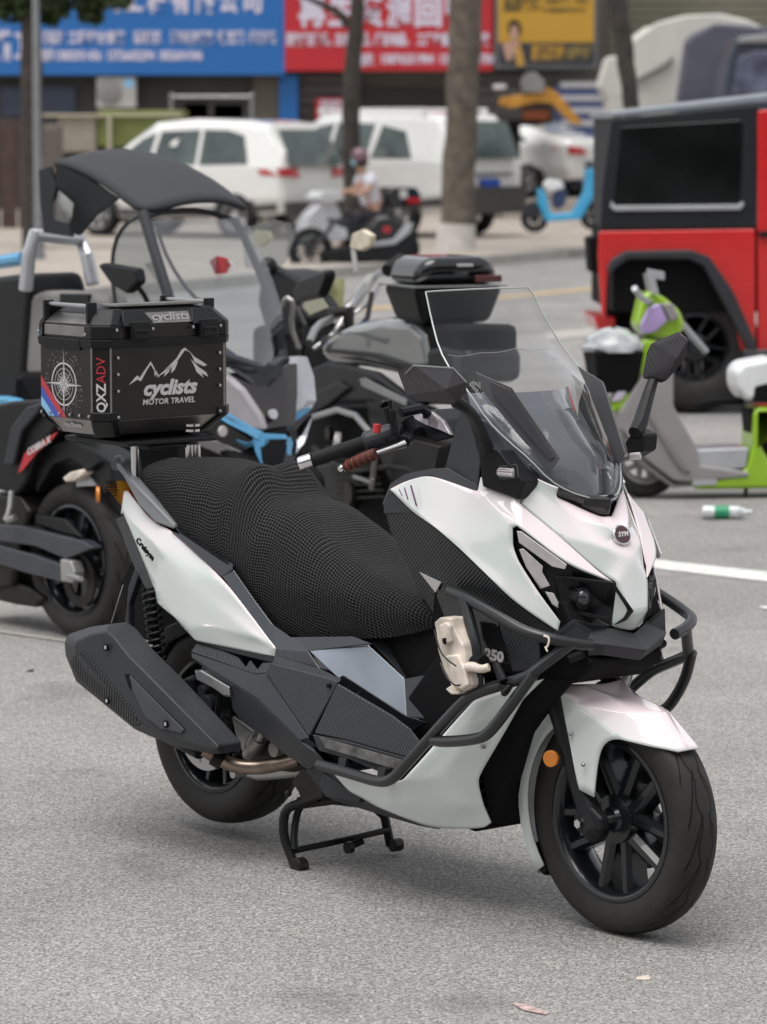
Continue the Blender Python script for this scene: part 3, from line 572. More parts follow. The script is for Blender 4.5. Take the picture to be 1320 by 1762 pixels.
# ---- lower white body panel
wv = [(936, 1169, .150), (891, 1181, .192), (818, 1203, .218), (764, 1262, .232), (742, 1289, .236), (694, 1341, .238), (679, 1349, .236), (573, 1329, .236), (542, 1296, .240), (600, 1361, .226), (652, 1390, .212), (718, 1417, .188), (758, 1428, .172), (833, 1425, .160), (845, 1416, .158),
      (833, 1389, .178), (821, 1347, .196), (826, 1331, .200), (864, 1268, .192), (900, 1204, .176), (700, 1382, .222), (790, 1385, .206), (760, 1340, .232), (812, 1262, .222)]
wf = [(0, 1, 19), (1, 2, 23, 18, 19), (2, 3, 23), (3, 4, 22, 23), (4, 5, 22), (5, 6, 20, 22), (6, 7, 9, 10, 20), (7, 8, 9), (20, 10, 11), (20, 11, 12, 21), (21, 12, 13, 15), (13, 14, 15), (22, 20, 21), (22, 21, 16, 17), (21, 15, 16), (23, 22, 17, 18)]
panel('lower_side_panel', wv, wf, M['white'], S, .004, .010, twin=True, soft=True)
MB().disc(SF.p(828, 1285, .22), .006, (0, 1, 0), .01, 12).go('panel_screw', M['steel'], S)
# belly pan (dark) along the bottom
kv = [(525, 1325, .215), (556, 1310, .226), (600, 1359, .222), (652, 1389, .208), (718, 1416, .184), (758, 1428, .168), (720, 1421, .15), (640, 1398, .17), (574, 1378, .19), (552, 1364, .205)]
panel('belly_trim', kv, [(0, 1, 2, 8, 9), (2, 3, 7, 8), (3, 4, 6, 7), (4, 5, 6)], M['dkgrey'], S, .01, .003, twin=True)
slab('belly_fin', [(555, 1330, .225), (620, 1372, .222), (618, 1382, .222), (560, 1372, .222), (548, 1350, .225)], M['dkgrey'], S, .02, .004)
# dark inner mass: radiator duct, body core, belly
def core(name, pts, w, mt=M['void'], bevel=.01):
    vs = [SF.p(px, py, w) for px, py in pts]; n = len(vs)
    MB().add(vs + [Vector((v.x, -v.y, v.z)) for v in vs], [tuple(range(n)), tuple(range(2 * n - 1, n - 1, -1))] + [(i, (i + 1) % n, n + (i + 1) % n, n + i) for i in range(n)]).go(name, mt, S, bevel=bevel)
dl = [(-.36, .20), (-.37, .34), (-.375, .50), (-.36, .60), (-.30, .66), (-.12, .70), (-.02, .735), (-.05, .80), (-.30, .80), (-.50, .62), (-.75, .36), (-.66, .24)]
vs = [SF.L(a, .150, z) for a, z in dl]; n = len(vs)
MB().add(vs + [Vector((v.x, -v.y, v.z)) for v in vs], [tuple(range(n)), tuple(range(2 * n - 1, n - 1, -1))] + [(i, (i + 1) % n, n + (i + 1) % n, n + i) for i in range(n)]).go('radiator_duct', M['void'], S, bevel=.01)
for k in range(16): MB().tube([Vector((-.362, -.14, .23 + k * .024)), Vector((-.362, .14, .23 + k * .024))], .006, 6).go('duct_louvre', M['black'], S)
slab('duct_side', [(846, 1418, .152), (880, 1416, .100), (892, 1340, .100), (915, 1262, .11), (950, 1212, .12), (985, 1172, .13), (936, 1172, .148), (900, 1206, .150), (864, 1270, .158), (830, 1331, .168)], M['void'], S, .01, .003)
core('body_core', [(262, 905), (330, 880), (420, 960), (560, 1080), (700, 1060), (740, 1010), (770, 990), (830, 1100), (830, 1190), (700, 1290), (600, 1330), (500, 1250), (420, 1160), (330, 1085), (270, 1010)], .105)
core('front_core', [(700, 880), (800, 860), (900, 900), (930, 980), (945, 1050), (930, 1120), (780, 1130), (730, 1050)], .15, bevel=.02)
core('nose_core', [(940, 870), (1000, 905), (1030, 960), (1045, 1040), (1040, 1070), (1000, 1110), (900, 1110), (880, 1000)], .045, bevel=.015)
uv_ = [(-.34, .60), (-.15, .588), (-.05, .60), (.00, .635), (.012, .66), (-.03, .69), (-.12, .73), (-.34, .76)]
vs = [SF.L(a, .118, z) for a, z in uv_]; n = len(vs)
MB().add(vs + [Vector((v.x, -v.y, v.z)) for v in vs], [tuple(range(n)), tuple(range(2 * n - 1, n - 1, -1))] + [(i, (i + 1) % n, n + (i + 1) % n, n + i) for i in range(n)]).go('under_nose_fill', M['void'], S, bevel=.01)  # dark filler put into the gap under the nose, standing for its shade
# ---- seat with woven cover
st = [(-1.845, .935, .905, .05), (-1.80, .985, .93, .105), (-1.74, 1.0, .935, .135), (-1.66, 1.008, .90, .152), (-1.55, 1.012, .81, .165), (-1.43, 1.004, .72, .172), (-1.34, .992, .685, .176), (-1.27, .975, .655, .180), (-1.19, .950, .625, .184), (-1.10, .915, .607, .186), (-1.0, .872, .604, .186),
      (-.91, .832, .610, .184), (-.82, .800, .622, .180), (-.72, .772, .635, .172), (-.62, .748, .655, .158), (-.54, .722, .68, .132), (-.50, .705, .685, .10)]
def lerp_st(a):
    for i in range(len(st) - 1):
        if a <= st[i + 1][0]:
            t = (a - st[i][0]) / (st[i + 1][0] - st[i][0]); return [st[i][k] * (1 - t) + st[i + 1][k] * t for k in (1, 2, 3)]
    return st[-1][1:]
NA, NB = 56, 33; vs = []; fs = []; uvq = []
for i in range(NA):
    a = st[0][0] + (st[-1][0] - st[0][0]) * i / (NA - 1); zt, zb, w = lerp_st(a)
    for j in range(NB):
        th = math.pi * j / (NB - 1); c_, s_ = -math.cos(th), math.sin(th)
        ex = .62
        y = w * math.copysign(abs(c_) ** ex, c_) * (.90 + .10 * math.sin(th)) ; z = zb + (zt - zb) * (s_ ** .72)
        y *= .93 + .14 * min(1, (z - zb) / .12)
        # lumbar step between the passenger and rider seat
        bump = .040 * math.exp(-((a + 1.315) / .045) ** 2) * math.exp(-((abs(y) - .07) / .08) ** 2) * (1 if z > zt - .1 else .3)
        dent = -.022 * math.exp(-((a + 1.22) / .055) ** 2) * max(0, s_)
        dip = -.015 * math.exp(-((a + .90) / .2) ** 2) * max(0, 1 - (y / .1) ** 2)
        nz = .0025 * mnoise.noise(Vector((a * 14, y * 14, z * 14)))
        vs.append(Vector((a, y * (1 + nz * 3), z + bump + dent + dip + nz)))
for i in range(NA - 1):
    for j in range(NB - 1): fs.append((i * NB + j, i * NB + j + 1, (i + 1) * NB + j + 1, (i + 1) * NB + j))
fs.append(tuple(range(NB))[::-1])
o = build('seat', vs, fs, M['mesh'], S, recalc=True); me = o.data; uvl = me.uv_layers.new(name='UVMap')
arc = [0] * len(vs)
for i in range(NA):
    for j in range(1, NB): arc[i * NB + j] = arc[i * NB + j - 1] + (vs[i * NB + j] - vs[i * NB + j - 1]).length
    h_ = arc[i * NB + NB // 2]
    for j in range(NB): arc[i * NB + j] -= h_
mid = [0] * NA
for i in range(1, NA): mid[i] = mid[i - 1] + (vs[i * NB + NB // 2] - vs[(i - 1) * NB + NB // 2]).length * .5 + (st[-1][0] - st[0][0]) / (NA - 1) * .5
for l in me.loops: uvl.data[l.index].uv = (mid[l.vertex_index // NB], arc[l.vertex_index])
# glossy black tail strip along the seat base
panel('tail_strip', [(296, 911, .150), (310, 918, .162), (400, 979, .190), (382, 993, .196), (340, 955, .185), (293, 913, .158), (300, 905, .145), (402, 970, .178)], [(6, 7, 2, 1), (1, 2, 3, 4, 5)], M['gloss'], S, .01, .002, twin=True)
panel('side_spine', [(382, 992, .196), (401, 979, .186), (440, 1035, .184), (470, 1075, .186), (500, 1096, .188), (605, 1095, .180), (640, 1108, .170), (695, 1168, .160), (530, 1121, .196), (551, 1152, .200), (474, 1116, .204), (473, 1131, .204)],
      [(0, 1, 2, 10), (2, 3, 10), (3, 4, 8, 10), (4, 5, 6, 8), (10, 8, 9, 11)], M['slate'], S, .006, .004, twin=True)
panel('spine_lower_trim', [(473, 1117, .198), (530, 1122, .192), (700, 1233, .178), (735, 1243, .17), (712, 1256, .18), (670, 1233, .186), (578, 1177, .196), (551, 1160, .2), (473, 1132, .2)], [(0, 1, 7, 8), (1, 2, 5, 6, 7), (2, 3, 4, 5)], M['gloss'], S, .01, .002, twin=True)  # gloss black band below the side spine
panel('tunnel_side', [(532, 1120, .198), (633, 1109, .158), (696, 1167, .130), (700, 1233, .172), (582, 1167, .192)], [(0, 1, 2, 3, 4)], mat('tunnel_painted_sheen', (.24, .27, .31), .12, .5, coat=1, var=.25, nscale=5), S, .005, .002, twin=True)  # pale blue sky reflection put into the panel's base colour
panel('tunnel_face', [(696, 1167, .131), (754, 1156, .09), (731, 1236, .15), (700, 1234, .173)], [(0, 1, 2, 3)], M['gloss'], S, .006, .003, twin=True)
panel('tunnel_front', [(754, 1156, .09), (775, 1170, .0), (770, 1240, 0), (731, 1236, .15)], [(0, 1, 2, 3)], M['gloss'], S, .006, .003, mirror=True)
panel('fuel_lid', [(640, 1104, .130), (650, 1100, .12), (745, 1088, .0), (742, 1112, .0), (708, 1170, .094), (697, 1166, .110), (690, 1098, .06)], [(0, 1, 6, 4, 5), (6, 2, 3, 4)], M['dkgrey'], S, .01, .005, mirror=True)
MB().tube([(708, 1130, .06), (718, 1143, .06)], .005, 8).go('lid_latch', M['grey'], S)
# ribbed grey floor skirts
panel('side_skirt', [(466, 1140, .222), (543, 1160, .232), (583, 1172, .236), (531, 1268, .252), (456, 1158, .232)], [(0, 1, 2, 3, 4)], M['ribbed'], S, .008, .004, twin=True)
panel('side_skirt', [(580, 1176, .238), (673, 1230, .236), (706, 1255, .232), (722, 1277, .228), (702, 1304, .236), (596, 1274, .256), (540, 1262, .256)], [(0, 1, 2, 3, 4, 5, 6)], M['ribbed'], S, .008, .004, twin=True)
panel('skirt_top', [(328, 1121, .196), (338, 1107, .190), (383, 1119, .192), (410, 1131, .198), (422, 1148, .205), (430, 1135, .2), (442, 1152, .208), (452, 1139, .204), (466, 1140, .214), (456, 1158, .228), (440, 1160, .214)],
      [(0, 1, 2, 3, 4, 10), (4, 5, 6, 10), (6, 7, 8, 9, 10)], M['ribbed'], S, .008, .003, twin=True)
panel('skirt_edge', [(328, 1122, .197), (440, 1160, .215), (456, 1158, .229), (531, 1270, .254), (516, 1275, .258), (443, 1203, .25), (330, 1133, .2)], [(0, 1, 5, 6), (1, 2, 3, 4, 5)], M['dkgrey'], S, .008, .004, twin=True)
panel('skirt_lower', [(330, 1134, .199), (443, 1204, .249), (516, 1276, .257), (537, 1292, .256), (556, 1312, .246), (530, 1326, .224), (488, 1297, .225), (443, 1260, .215), (420, 1246, .21), (400, 1222, .205), (394, 1182, .212)], [(0, 1, 10), (1, 2, 6, 7, 8, 9, 10), (2, 3, 4, 5, 6)], M['dkgrey'], S, .01, .004, twin=True)
panel('skirt_seam_trim', [(336, 1103, .192), (473, 1128, .206), (551, 1150, .208), (586, 1168, .204), (583, 1175, .232), (541, 1162, .228), (470, 1141, .212), (384, 1120, .19)], [(0, 1, 6, 7), (1, 2, 5, 6), (2, 3, 4, 5)], M['dkgrey'], S, .006, .002, twin=True)
panel('footboard', [(537, 1264, .258), (596, 1275, .258), (702, 1305, .238), (694, 1330, .215), (680, 1340, .240), (600, 1306, .262), (548, 1292, .262)], [(0, 1, 2, 3, 4, 5, 6)], M['grey'] if False else M['dkgrey'], S, .012, .004, twin=True)
panel('foot_mat', [(549, 1268, .264), (600, 1282, .262), (696, 1309, .24), (686, 1326, .238), (602, 1300, .265), (560, 1288, .268)], [(0, 1, 2, 3, 4, 5)], mat('scuffed_rubber_mat', (.11, .105, .10), .35, var=.6, nscale=30, bump=.8, bscale=90), S, .003, .001, twin=True)
MB().disc(SF.p(564, 1180, .245), .006, (0, 1, 0), .01, 14).go('plug', M['void'], S)
# ---- white tail panel
tv = [(213, 845, .100), (219, 844, .098), (239, 870, .112), (265, 900, .128), (293, 911, .152), (381, 993, .198), (474, 1115, .206), (472, 1130, .206), (337, 1103, .196), (319, 1084, .192), (301, 1063, .186), (270, 1038, .168), (264, 1007, .165), (211, 881, .112), (208, 884, .108),
      (291, 960, .178), (322, 1007, .196), (448, 1098, .216), (235, 905, .135), (322, 1081, .200), (352, 1074, .205), (290, 1052, .182)]
tf = [(0, 1, 2, 3, 18, 13), (3, 4, 15, 18), (4, 5, 15), (5, 16, 15), (5, 6, 17, 16), (13, 18, 15, 12), (14, 0, 13), (12, 15, 16, 19, 21), (12, 21, 10, 11), (16, 17, 20, 19), (19, 20, 17, 6, 7, 8), (19, 8, 9), (10, 21, 19, 9)]
panel('tail_panel', tv, tf, M['white'], S, .004, .008, twin=True, soft=True)
text('model_script', 'Cruisym', .027, SF.p(249, 944, .172), SF.p(268, 968, .18) - SF.p(229, 921, .16), (.3, -.1, 1), M['void'], S, shear=.3, bold=.0003, sx=1.15, ext=.002)
panel('tail_grille', [(199, 893, .098), (211, 887, .110), (262, 1007, .160), (262, 1020, .155), (250, 1012, .150), (229, 972, .130)], [(0, 1, 2, 3, 4, 5)], M['ribbed'], S, .006, .002, twin=True)
gr = [(198, 795, .10), (206, 797, .112), (222, 822, .130), (250, 851, .142), (300, 902, .150), (298, 911, .156), (266, 899, .150), (238, 870, .140), (212, 820, .122), (200, 806, .106)]
slab('grab_rail', gr, M['grey'], S, .035, .006, twin=True)
MB().tube([(200, 800, .09), (205, 792, 0)], .016, 10).go('grab_rail_end', M['grey'], S)
slab('tail_lamp', [(205, 850, .09), (218, 842, .09), (240, 872, .09), (225, 900, .09)], M['red'], S, .18, .01)
# ---- muffler with heat shield
mo_ = [(117, 1091), (153, 1079), (187, 1074), (203, 1086), (231, 1121), (284, 1174), (383, 1281), (382, 1297), (363, 1298), (303, 1285), (256, 1267), (232, 1256), (130, 1173), (112, 1128), (110, 1104)]
inn = [(133, 1102), (155, 1092), (183, 1086), (196, 1097), (222, 1130), (274, 1182), (376, 1284), (374, 1290), (364, 1290), (306, 1274), (262, 1254), (236, 1240), (150, 1152), (132, 1126), (128, 1110)]
hs_ = bpy.data.objects.new('muffler', None); C.objects.link(hs_); hs_.parent = S
A_ = [SF.p(x, y, .292) for x, y in mo_]; B_ = [SF.p(x, y, .322) for x, y in inn]; n = len(A_)
Cc = [v + Vector((0, .06, 0)) for v in A_]
MB().add(A_ + B_ + Cc, [(i, (i + 1) % n, n + (i + 1) % n, n + i) for i in range(n)] + [tuple(range(n, 2 * n))] + [(i, (i + 1) % n, 2 * n + (i + 1) % n, 2 * n + i) for i in range(n)]).go('heat_shield', M['dkgrey'], hs_, bevel=.006, seg=3)
MB().tube([SF.p(150, 1128, .25), SF.p(262, 1225, .25), SF.p(350, 1290, .22)], [.052, .056, .03], 24).go('muffler_can', M['black'], hs_, bevel=.004)
slab('shield_ribbed', [(130, 1120, .322), (142, 1118, .326), (232, 1228, .326), (238, 1248, .322), (228, 1250, .318), (134, 1168, .312), (120, 1140, .312)], M['ribbed_m'], hs_, .03, .004)
panel('shield_inset', [(222, 1162, .326), (238, 1178, .326), (316, 1256, .328), (312, 1262, .328), (276, 1254, .328), (250, 1234, .328), (228, 1190, .326)], [(0, 1, 2, 3, 4, 5, 6)], mat('shield_inset_grey', (.062, .064, .070), .42, spec=.3), hs_, .004, .002)
slab('shield_slot', [(214, 1160, .3235), (222, 1160, .3235), (229, 1190, .3235), (222, 1184, .3235)], M['void'], hs_, .01, .001)
for q in ((181, 1114), (183, 1206), (284, 1246)):
    MB().disc(SF.p(*q, .333), .010, (0, 1, 0), .006, 16).go('screw_cup', M['void'], hs_); MB().disc(SF.p(q[0], q[1], .335), .0055, (0, 1, 0), .004, 12).go('screw', M['chrome'], hs_)
tubes('exhaust_pipe', [(352, 1290, .26), (372, 1302, .24), (400, 1318, .20), (440, 1322, .16), (480, 1315, .13), (512, 1306, .10)], .019, M['pipe'], S, 14)
tubes('heat_ring', [(368, 1300, .242), (384, 1310, .225)], .026, M['oily'], S, 14, 0)
# ---- rear suspension, fender, engine
core('rear_inner_fender', [(262, 930), (300, 1000), (340, 1090), (330, 1120), (240, 1100), (214, 1075), (205, 1000), (225, 960)], .06)
slab('fender_stay', [(233, 975, .14), (240, 985, .14), (222, 1040, .14), (222, 1085, .14), (208, 1097, .14), (216, 1060, .14), (220, 1010, .14)], M['dkgrey'], S, .02, .004)
tubes('stay_wire', [(212, 1006, .15), (192, 1072, .17)], .0015, M['steel'], S, 6, 0)
slab('hugger', [SF.L(-1.80, .085, .43), SF.L(-1.70, .085, .55), SF.L(-1.55, .085, .61), SF.L(-1.36, .085, .57), SF.L(-1.28, .085, .49), SF.L(-1.32, .085, .46), SF.L(-1.4, .085, .52), SF.L(-1.55, .085, .565), SF.L(-1.68, .085, .51), SF.L(-1.76, .085, .42)], M['black'], S, .17, .008)
sa, sb = SF.p(258, 1012, .165), SF.p(276, 1162, .165)
MB().tube([sa, sb], .011, 12).go('shock_rod', M['steel'] if False else M['black'], S)
hp = []; turns = 13
d_ = (sb - sa); t1 = d_.orthogonal().normalized(); t2 = d_.normalized().cross(t1)
for k in range(turns * 16 + 1):
    a = k / 16 * math.tau; hp.append(sa + d_ * (k / (turns * 16)) + (t1 * math.cos(a) + t2 * math.sin(a)) * .0205)
MB().tube(hp, .0046, 7).go('shock_spring', M['black'], S)
MB().tube([SF.p(276, 1158, .165), SF.p(281, 1195, .16)], .020, 12).go('shock_eye', M['black'], S)
eng = bpy.data.objects.new('engine', None); C.objects.link(eng); eng.parent = S
slab('final_drive', [(285, 1180, .11), (330, 1160, .12), (390, 1172, .13), (400, 1230, .13), (385, 1290, .12), (330, 1285, .11), (285, 1240, .11)], M['black'], eng, .10, .012)
slab('swing_arm_bracket', [(290, 1176, .15), (312, 1170, .15), (332, 1168, .15), (334, 1225, .15), (318, 1222, .15), (312, 1190, .15)], M['black'], eng, .03, .005)
MB().disc(SF.p(307, 1178, .155), .010, (0, 1, 0), .02, 6).go('bolt', M['oily'], eng)
slab('passenger_peg', [(335, 1157, .225), (345, 1153, .225), (394, 1182, .225), (395, 1198, .225), (384, 1197, .225), (366, 1184, .225), (338, 1170, .225)], M['steel'], eng, .03, .003)
for k in range(7): MB().box(SF.p(342 + 4.5 * k, 1155 + 2.6 * k, .215), (.006, .02, .008)).go('peg_tooth', M['steel'], eng)
slab('peg_bracket', [(374, 1180, .205), (394, 1180, .205), (396, 1200, .205), (384, 1198, .2)], M['alloy'], eng, .04, .003)
MB().disc(SF.p(352, 1215, .15), .030, (0, 1, 0), .06, 20).disc(SF.p(345, 1190, .14), .018, (0, 1, 0), .05, 16).go('hub_housing', M['dkgrey'], eng, bevel=.004)
slab('crankcase', [(396, 1230, .14), (420, 1245, .14), (446, 1265, .14), (428, 1306, .13), (416, 1296, .13), (404, 1262, .13)], M['alloy'], eng, .2, .01)
slab('crankcase_lower', [(400, 1312, .08), (520, 1298, .08), (528, 1315, .08), (510, 1338, .08), (440, 1345, .08), (405, 1335, .08)], M['alloy'], eng, .18, .012)
MB().tube([(425, 1300, .15), (445, 1272, .15)], [.014, .017], 12).tube([(445, 1272, .15), (452, 1256, .15)], [.012, .012], 10).tube([(420, 1288, .16), (424, 1268, .165), (440, 1260, .165)], .004, 8, 1).disc(SF.p(470, 1290, .15), .020, (0, 1, 0), .06, 14).disc(SF.p(400, 1332, .16), .012, (0, 1, 0), .04, 12).go('cylinder_fittings', M['alloy'], eng)
MB().tube([(388, 1238, .16), (396, 1246, .16), (392, 1262, .16)], .010, 8).ball(SF.p(384, 1236, .165), .008, 6).ball(SF.p(404, 1300, .17), .007, 6).tube([(380, 1180, .17), (372, 1235, .17), (384, 1275, .16)], .006, 8, 1).go('hoses', M['black'], eng)
slab('engine_block', [(440, 1240, .10), (520, 1290, .10), (540, 1320, .10), (500, 1330, .10), (420, 1320, .10), (400, 1250, .10)], M['oily'], eng, .2, .01)
# ---- centre stand
cs = bpy.data.objects.new('centre_stand', None); C.objects.link(cs); cs.parent = S
slab('stand_bracket', [(500, 1345, .15), (520, 1322, .15), (552, 1330, .15), (556, 1372, .15), (520, 1384, .15), (512, 1362, .15)], M['oily'], cs, .05, .005)
tubes('stand_leg', [(548, 1372, .12), (520, 1382, .135), (498, 1388, .15), (488, 1402, .155), (488, 1440, .155), (500, 1470, .15), (508, 1492, .15)], .0125, M['black'], cs, 12, 1)
tubes('stand_leg', [(520, 1384, .12), (512, 1396, .12), (506, 1430, .135), (507, 1462, .145)], .010, M['black'], cs, 12, 1)
tubes('stand_leg', [(640, 1385, -.11), (662, 1405, -.135), (672, 1455, -.15)], .0125, M['black'], cs, 12, 0)
tubes('stand_crossbar', [(505, 1464, .145), (600, 1444, 0), (668, 1428, -.14)], .0085, M['oily'], cs, 10, 0)
MB().disc(SF.p(508, 1491, .165), .022, (0, 1, 0), .03, 12).go('stand_foot', M['oily'], cs, bevel=.003)
MB().disc(SF.p(674, 1455, -.14), .018, (0, 1, 0), .03, 12).go('stand_foot', M['oily'], cs, bevel=.003)
MB().tube([(597, 1458, .02), (624, 1446, -.02)], .011, 10).disc(SF.p(597, 1459, .03), .016, (0, 1, 0), .014, 14).go('stand_stop', M['oily'], cs)
MB().tube([(515, 1382, .13), (573, 1374, .1), (640, 1382, -.1)], .016, 10).go('stand_pivot', M['oily'], cs)
MB().ball(SF.p(496, 1365, .16), .010, 6).go('stand_nut', M['oily'], cs)
# ---- crash bars
cb = bpy.data.objects.new('crash_bar', None); C.objects.link(cb); cb.parent = S
T_ = .0138
def bar(*p): 
    o = MB().tube(p, T_, 14, 2).go('bar_tube', M['tube'], cb); c = o.copy(); C.objects.link(c); c.parent = cb; c.scale = (1, -1, 1)
bar((549, 1316, .270), (600, 1330, .275), (654, 1347, .280), (676, 1341, .282), (700, 1314, .285), (752, 1256, .292), (800, 1204, .298), (818, 1193, .298), (858, 1180, .285), (910, 1164, .262), (925, 1150, .245), (985, 1106, .185))
bar((746, 1274, .290), (766, 1277, .294), (822, 1272, .298), (842, 1262, .296), (880, 1212, .285), (918, 1160, .258))
bar((775, 1016, .262), (800, 1027, .272), (860, 1062, .268), (900, 1086, .262), (940, 1098, .240), (985, 1107, .185), (1018, 1110, .135))
bar((798, 1029, .275), (806, 1060, .278), (818, 1105, .285), (820, 1140, .288), (823, 1182, .296))
for q in ((588, 1308, .268), (655, 1326, .268)): slab('bar_clamp', [(q[0] - 6, q[1] - 6, q[2]), (q[0] + 8, q[1] - 3, q[2]), (q[0] + 4, q[1] + 16, q[2] + .01), (q[0] - 7, q[1] + 14, q[2] + .01)], M['black'], cb, .025, .003)
MB().tube([(936, 1094, .255), (946, 1097, .252), (943, 1112, .255), (938, 1115, .26)], .0025, 6, 2).tube([(938, 1113, .26), (942, 1121, .26)], .002, 6).go('zip_tie', M['white_pl'], cb)
MB().tube([(853, 1142, .30), (866, 1172, .30)], [.010, .012], 8).tube([(862, 1180, .295), (876, 1184, .29), (868, 1192, .3)], .010, 8).ball(SF.p(868, 1192, .30), .009, 6).go('strap_clip', M['black'], cb, bevel=.002)
# number plate of this scooter hanging behind the tail
slab('number_plate', [(180, 834, .10), (206, 827, .10), (255, 836, -.04), (262, 860, -.02), (232, 900, .06)], M['yellow'], S, .004, .001)
text('plate_marks', '粤', .05, SF.p(192, 842, .104), (1, .3, 0), (0, 0, 1), M['void'], S)
# ================================================================ top case on the rack
def rebase(root, loc):                     # move a thing's Empty to loc (in its own frame) without moving its parts
    loc = Vector(loc); m = root.rotation_euler.to_matrix()
    for o in list(root.children): o.location -= loc
    root.location = root.location + m @ loc
cur = SF
B = thing('top_case', 'black aluminium luggage box with compass and mountain prints on the rack of the front scooter', 'luggage box', SF)
AF, WS = -1.79, .19
zz = lambda y: SF.pa(191, y, AF).z
Z0, Z1, Z2, Z3, Z4, Z5 = zz(752), zz(724), zz(597), zz(589), zz(562), zz(531)
def ring(i, z, ch=.038):
    f, r_, w = AF - i, -2.106 + i, .228 - i
    return [Vector((f, -(w - ch), z)), Vector((f, w - ch, z)), Vector((f - ch, w, z)), Vector((r_ + ch, w, z)), Vector((r_, w - ch, z)), Vector((r_, -(w - ch), z)), Vector((r_ + ch, -w, z)), Vector((f - ch, -w, z))]
def rings(name, lst, mt, bevel=.002, cap=True, parent=None):
    vs = sum(lst, []); n = len(lst); fs = [(k * 8 + j, k * 8 + (j + 1) % 8, (k + 1) * 8 + (j + 1) % 8, (k + 1) * 8 + j) for k in range(n - 1) for j in range(8)]
    if cap: fs += [tuple(range(8))[::-1], tuple(range((n - 1) * 8, n * 8))]
    return build(name, vs, fs, mt, parent or B, bevel=bevel)
rings('case_body', [ring(0, Z1), ring(0, Z2)], M['boxblack'])
rings('lower_skirt', [ring(.040, Z0), ring(.002, Z1 - .0005)], M['boxsteel'])
rings('seam_band', [ring(-.004, Z2 - .004), ring(-.006, Z3 + .006)], M['black'])
rings('lid', [ring(.000, Z3 + .005), ring(.000, Z4), ring(.036, Z5 - .012)], M['boxblack'], .003)
rings('lid_top', [ring(.036, Z5 - .0125), ring(.060, Z5 - .002)], M['black'], .003)
rings('case_floor', [ring(.07, Z0 - .014), ring(.05, Z0)], M['void'])
# steel strips along chamfers
for (a, y) in ((AF - .0385, -.228), (AF - .001, -.191), (AF - .001, .191)):
    MB().tube([Vector((a, y, Z1 + .02)), Vector((a, y, Z2 - .004))], .0032, 4).go('edge_strip', M['steel'], B)
# side steel panels in lid
def quad(name, p, mt, th=.002, parent=B): return build(name, p, [tuple(range(len(p)))], mt, parent, solid=th)
S_ = lambda a, z, y=-.2290: Vector((a, y, z))
def slab_dir(name, pts, d, mt, parent=B, bevel=.0015): return MB().prism(pts, d).go(name, mt, parent, bevel=bevel)
slab_dir('lid_side_panel', [S_(-1.86, Z3 + .012), S_(-2.05, Z3 + .012), S_(-2.05, Z4 - .002), S_(-1.86, Z4 - .002)], (0, .004, 0), M['boxsteel'])
slab_dir('lid_side_slope', [Vector((-1.86, -.2275, Z4 + .004)), Vector((-2.05, -.2275, Z4 + .004)), Vector((-2.035, -.198, Z5 - .018)), Vector((-1.875, -.198, Z5 - .018))], (0, .004, -.002), M['boxsteel'])
slab_dir('lid_front_panel', [Vector((AF + .001, -.08, Z4 + .004)), Vector((AF + .001, .09, Z4 + .004)), Vector((AF - .030, .09, Z5 - .016)), Vector((AF - .030, -.08, Z5 - .016))], (-.003, 0, -.001), M['boxsteel'])
slab_dir('hinge_plate', [S_(-1.875, Z2 - .012, -.232), S_(-2.045, Z2 - .012, -.232), S_(-2.045, Z3 + .004, -.236), S_(-1.875, Z3 + .004, -.236)], (0, .006, 0), M['black'])
# corner castings: lower and lid, near and far front corners + rear
def corner(f, r_, sg_, z0, z1, i0, i1, w=.045, name='corner_casting'):
    ys = sg_; vs = []; t = .005
    for z, i in ((z0, i0), (z1, i1)):
        wv_ = .228 - i + t; fa = AF - i + t
        vs += [Vector((fa, ys * (wv_ - .038 - w), z)), Vector((fa, ys * (wv_ - .038), z)), Vector((fa - .038, ys * wv_, z)), Vector((fa - .038 - w * .35, ys * wv_, z)), Vector((fa - .07, ys * (wv_ - .07), z))]
    n = 5; build(name, vs, [(0, 1, 6, 5), (1, 2, 7, 6), (2, 3, 8, 7), (3, 4, 9, 8), (4, 0, 5, 9), (0, 1, 2, 3, 4), (5, 6, 7, 8, 9)], M['black'], B, bevel=.004)
for sg_ in (-1, 1):
    corner(0, 0, sg_, Z1 + .022, Z1 - .003, 0, 0, .030); corner(0, 0, sg_, Z1 - .004, Z0 - .006, 0, .042, .022); corner(0, 0, sg_, Z3 + .006, Z4 + .002, 0, 0, .03); corner(0, 0, sg_, Z4 + .002, Z5 - .004, 0, .036, .03)
slab_dir('corner_casting', [S_(-2.055, Z1 + .02, -.234), S_(-2.10, Z1 + .02, -.2), S_(-2.07, Z0, -.17), S_(-2.02, Z0, -.19), S_(-2.045, Z1 - .005, -.234)], (0, .03, 0), M['black'], bevel=.003)
slab_dir('corner_casting', [S_(-2.052, Z3 + .006, -.235), S_(-2.085, Z3 + .006, -.222), S_(-2.085, Z4, -.222), S_(-2.07, Z5, -.19), S_(-2.04, Z5, -.20), S_(-2.052, Z4, -.235)], (0, .03, 0), M['black'], bevel=.003)
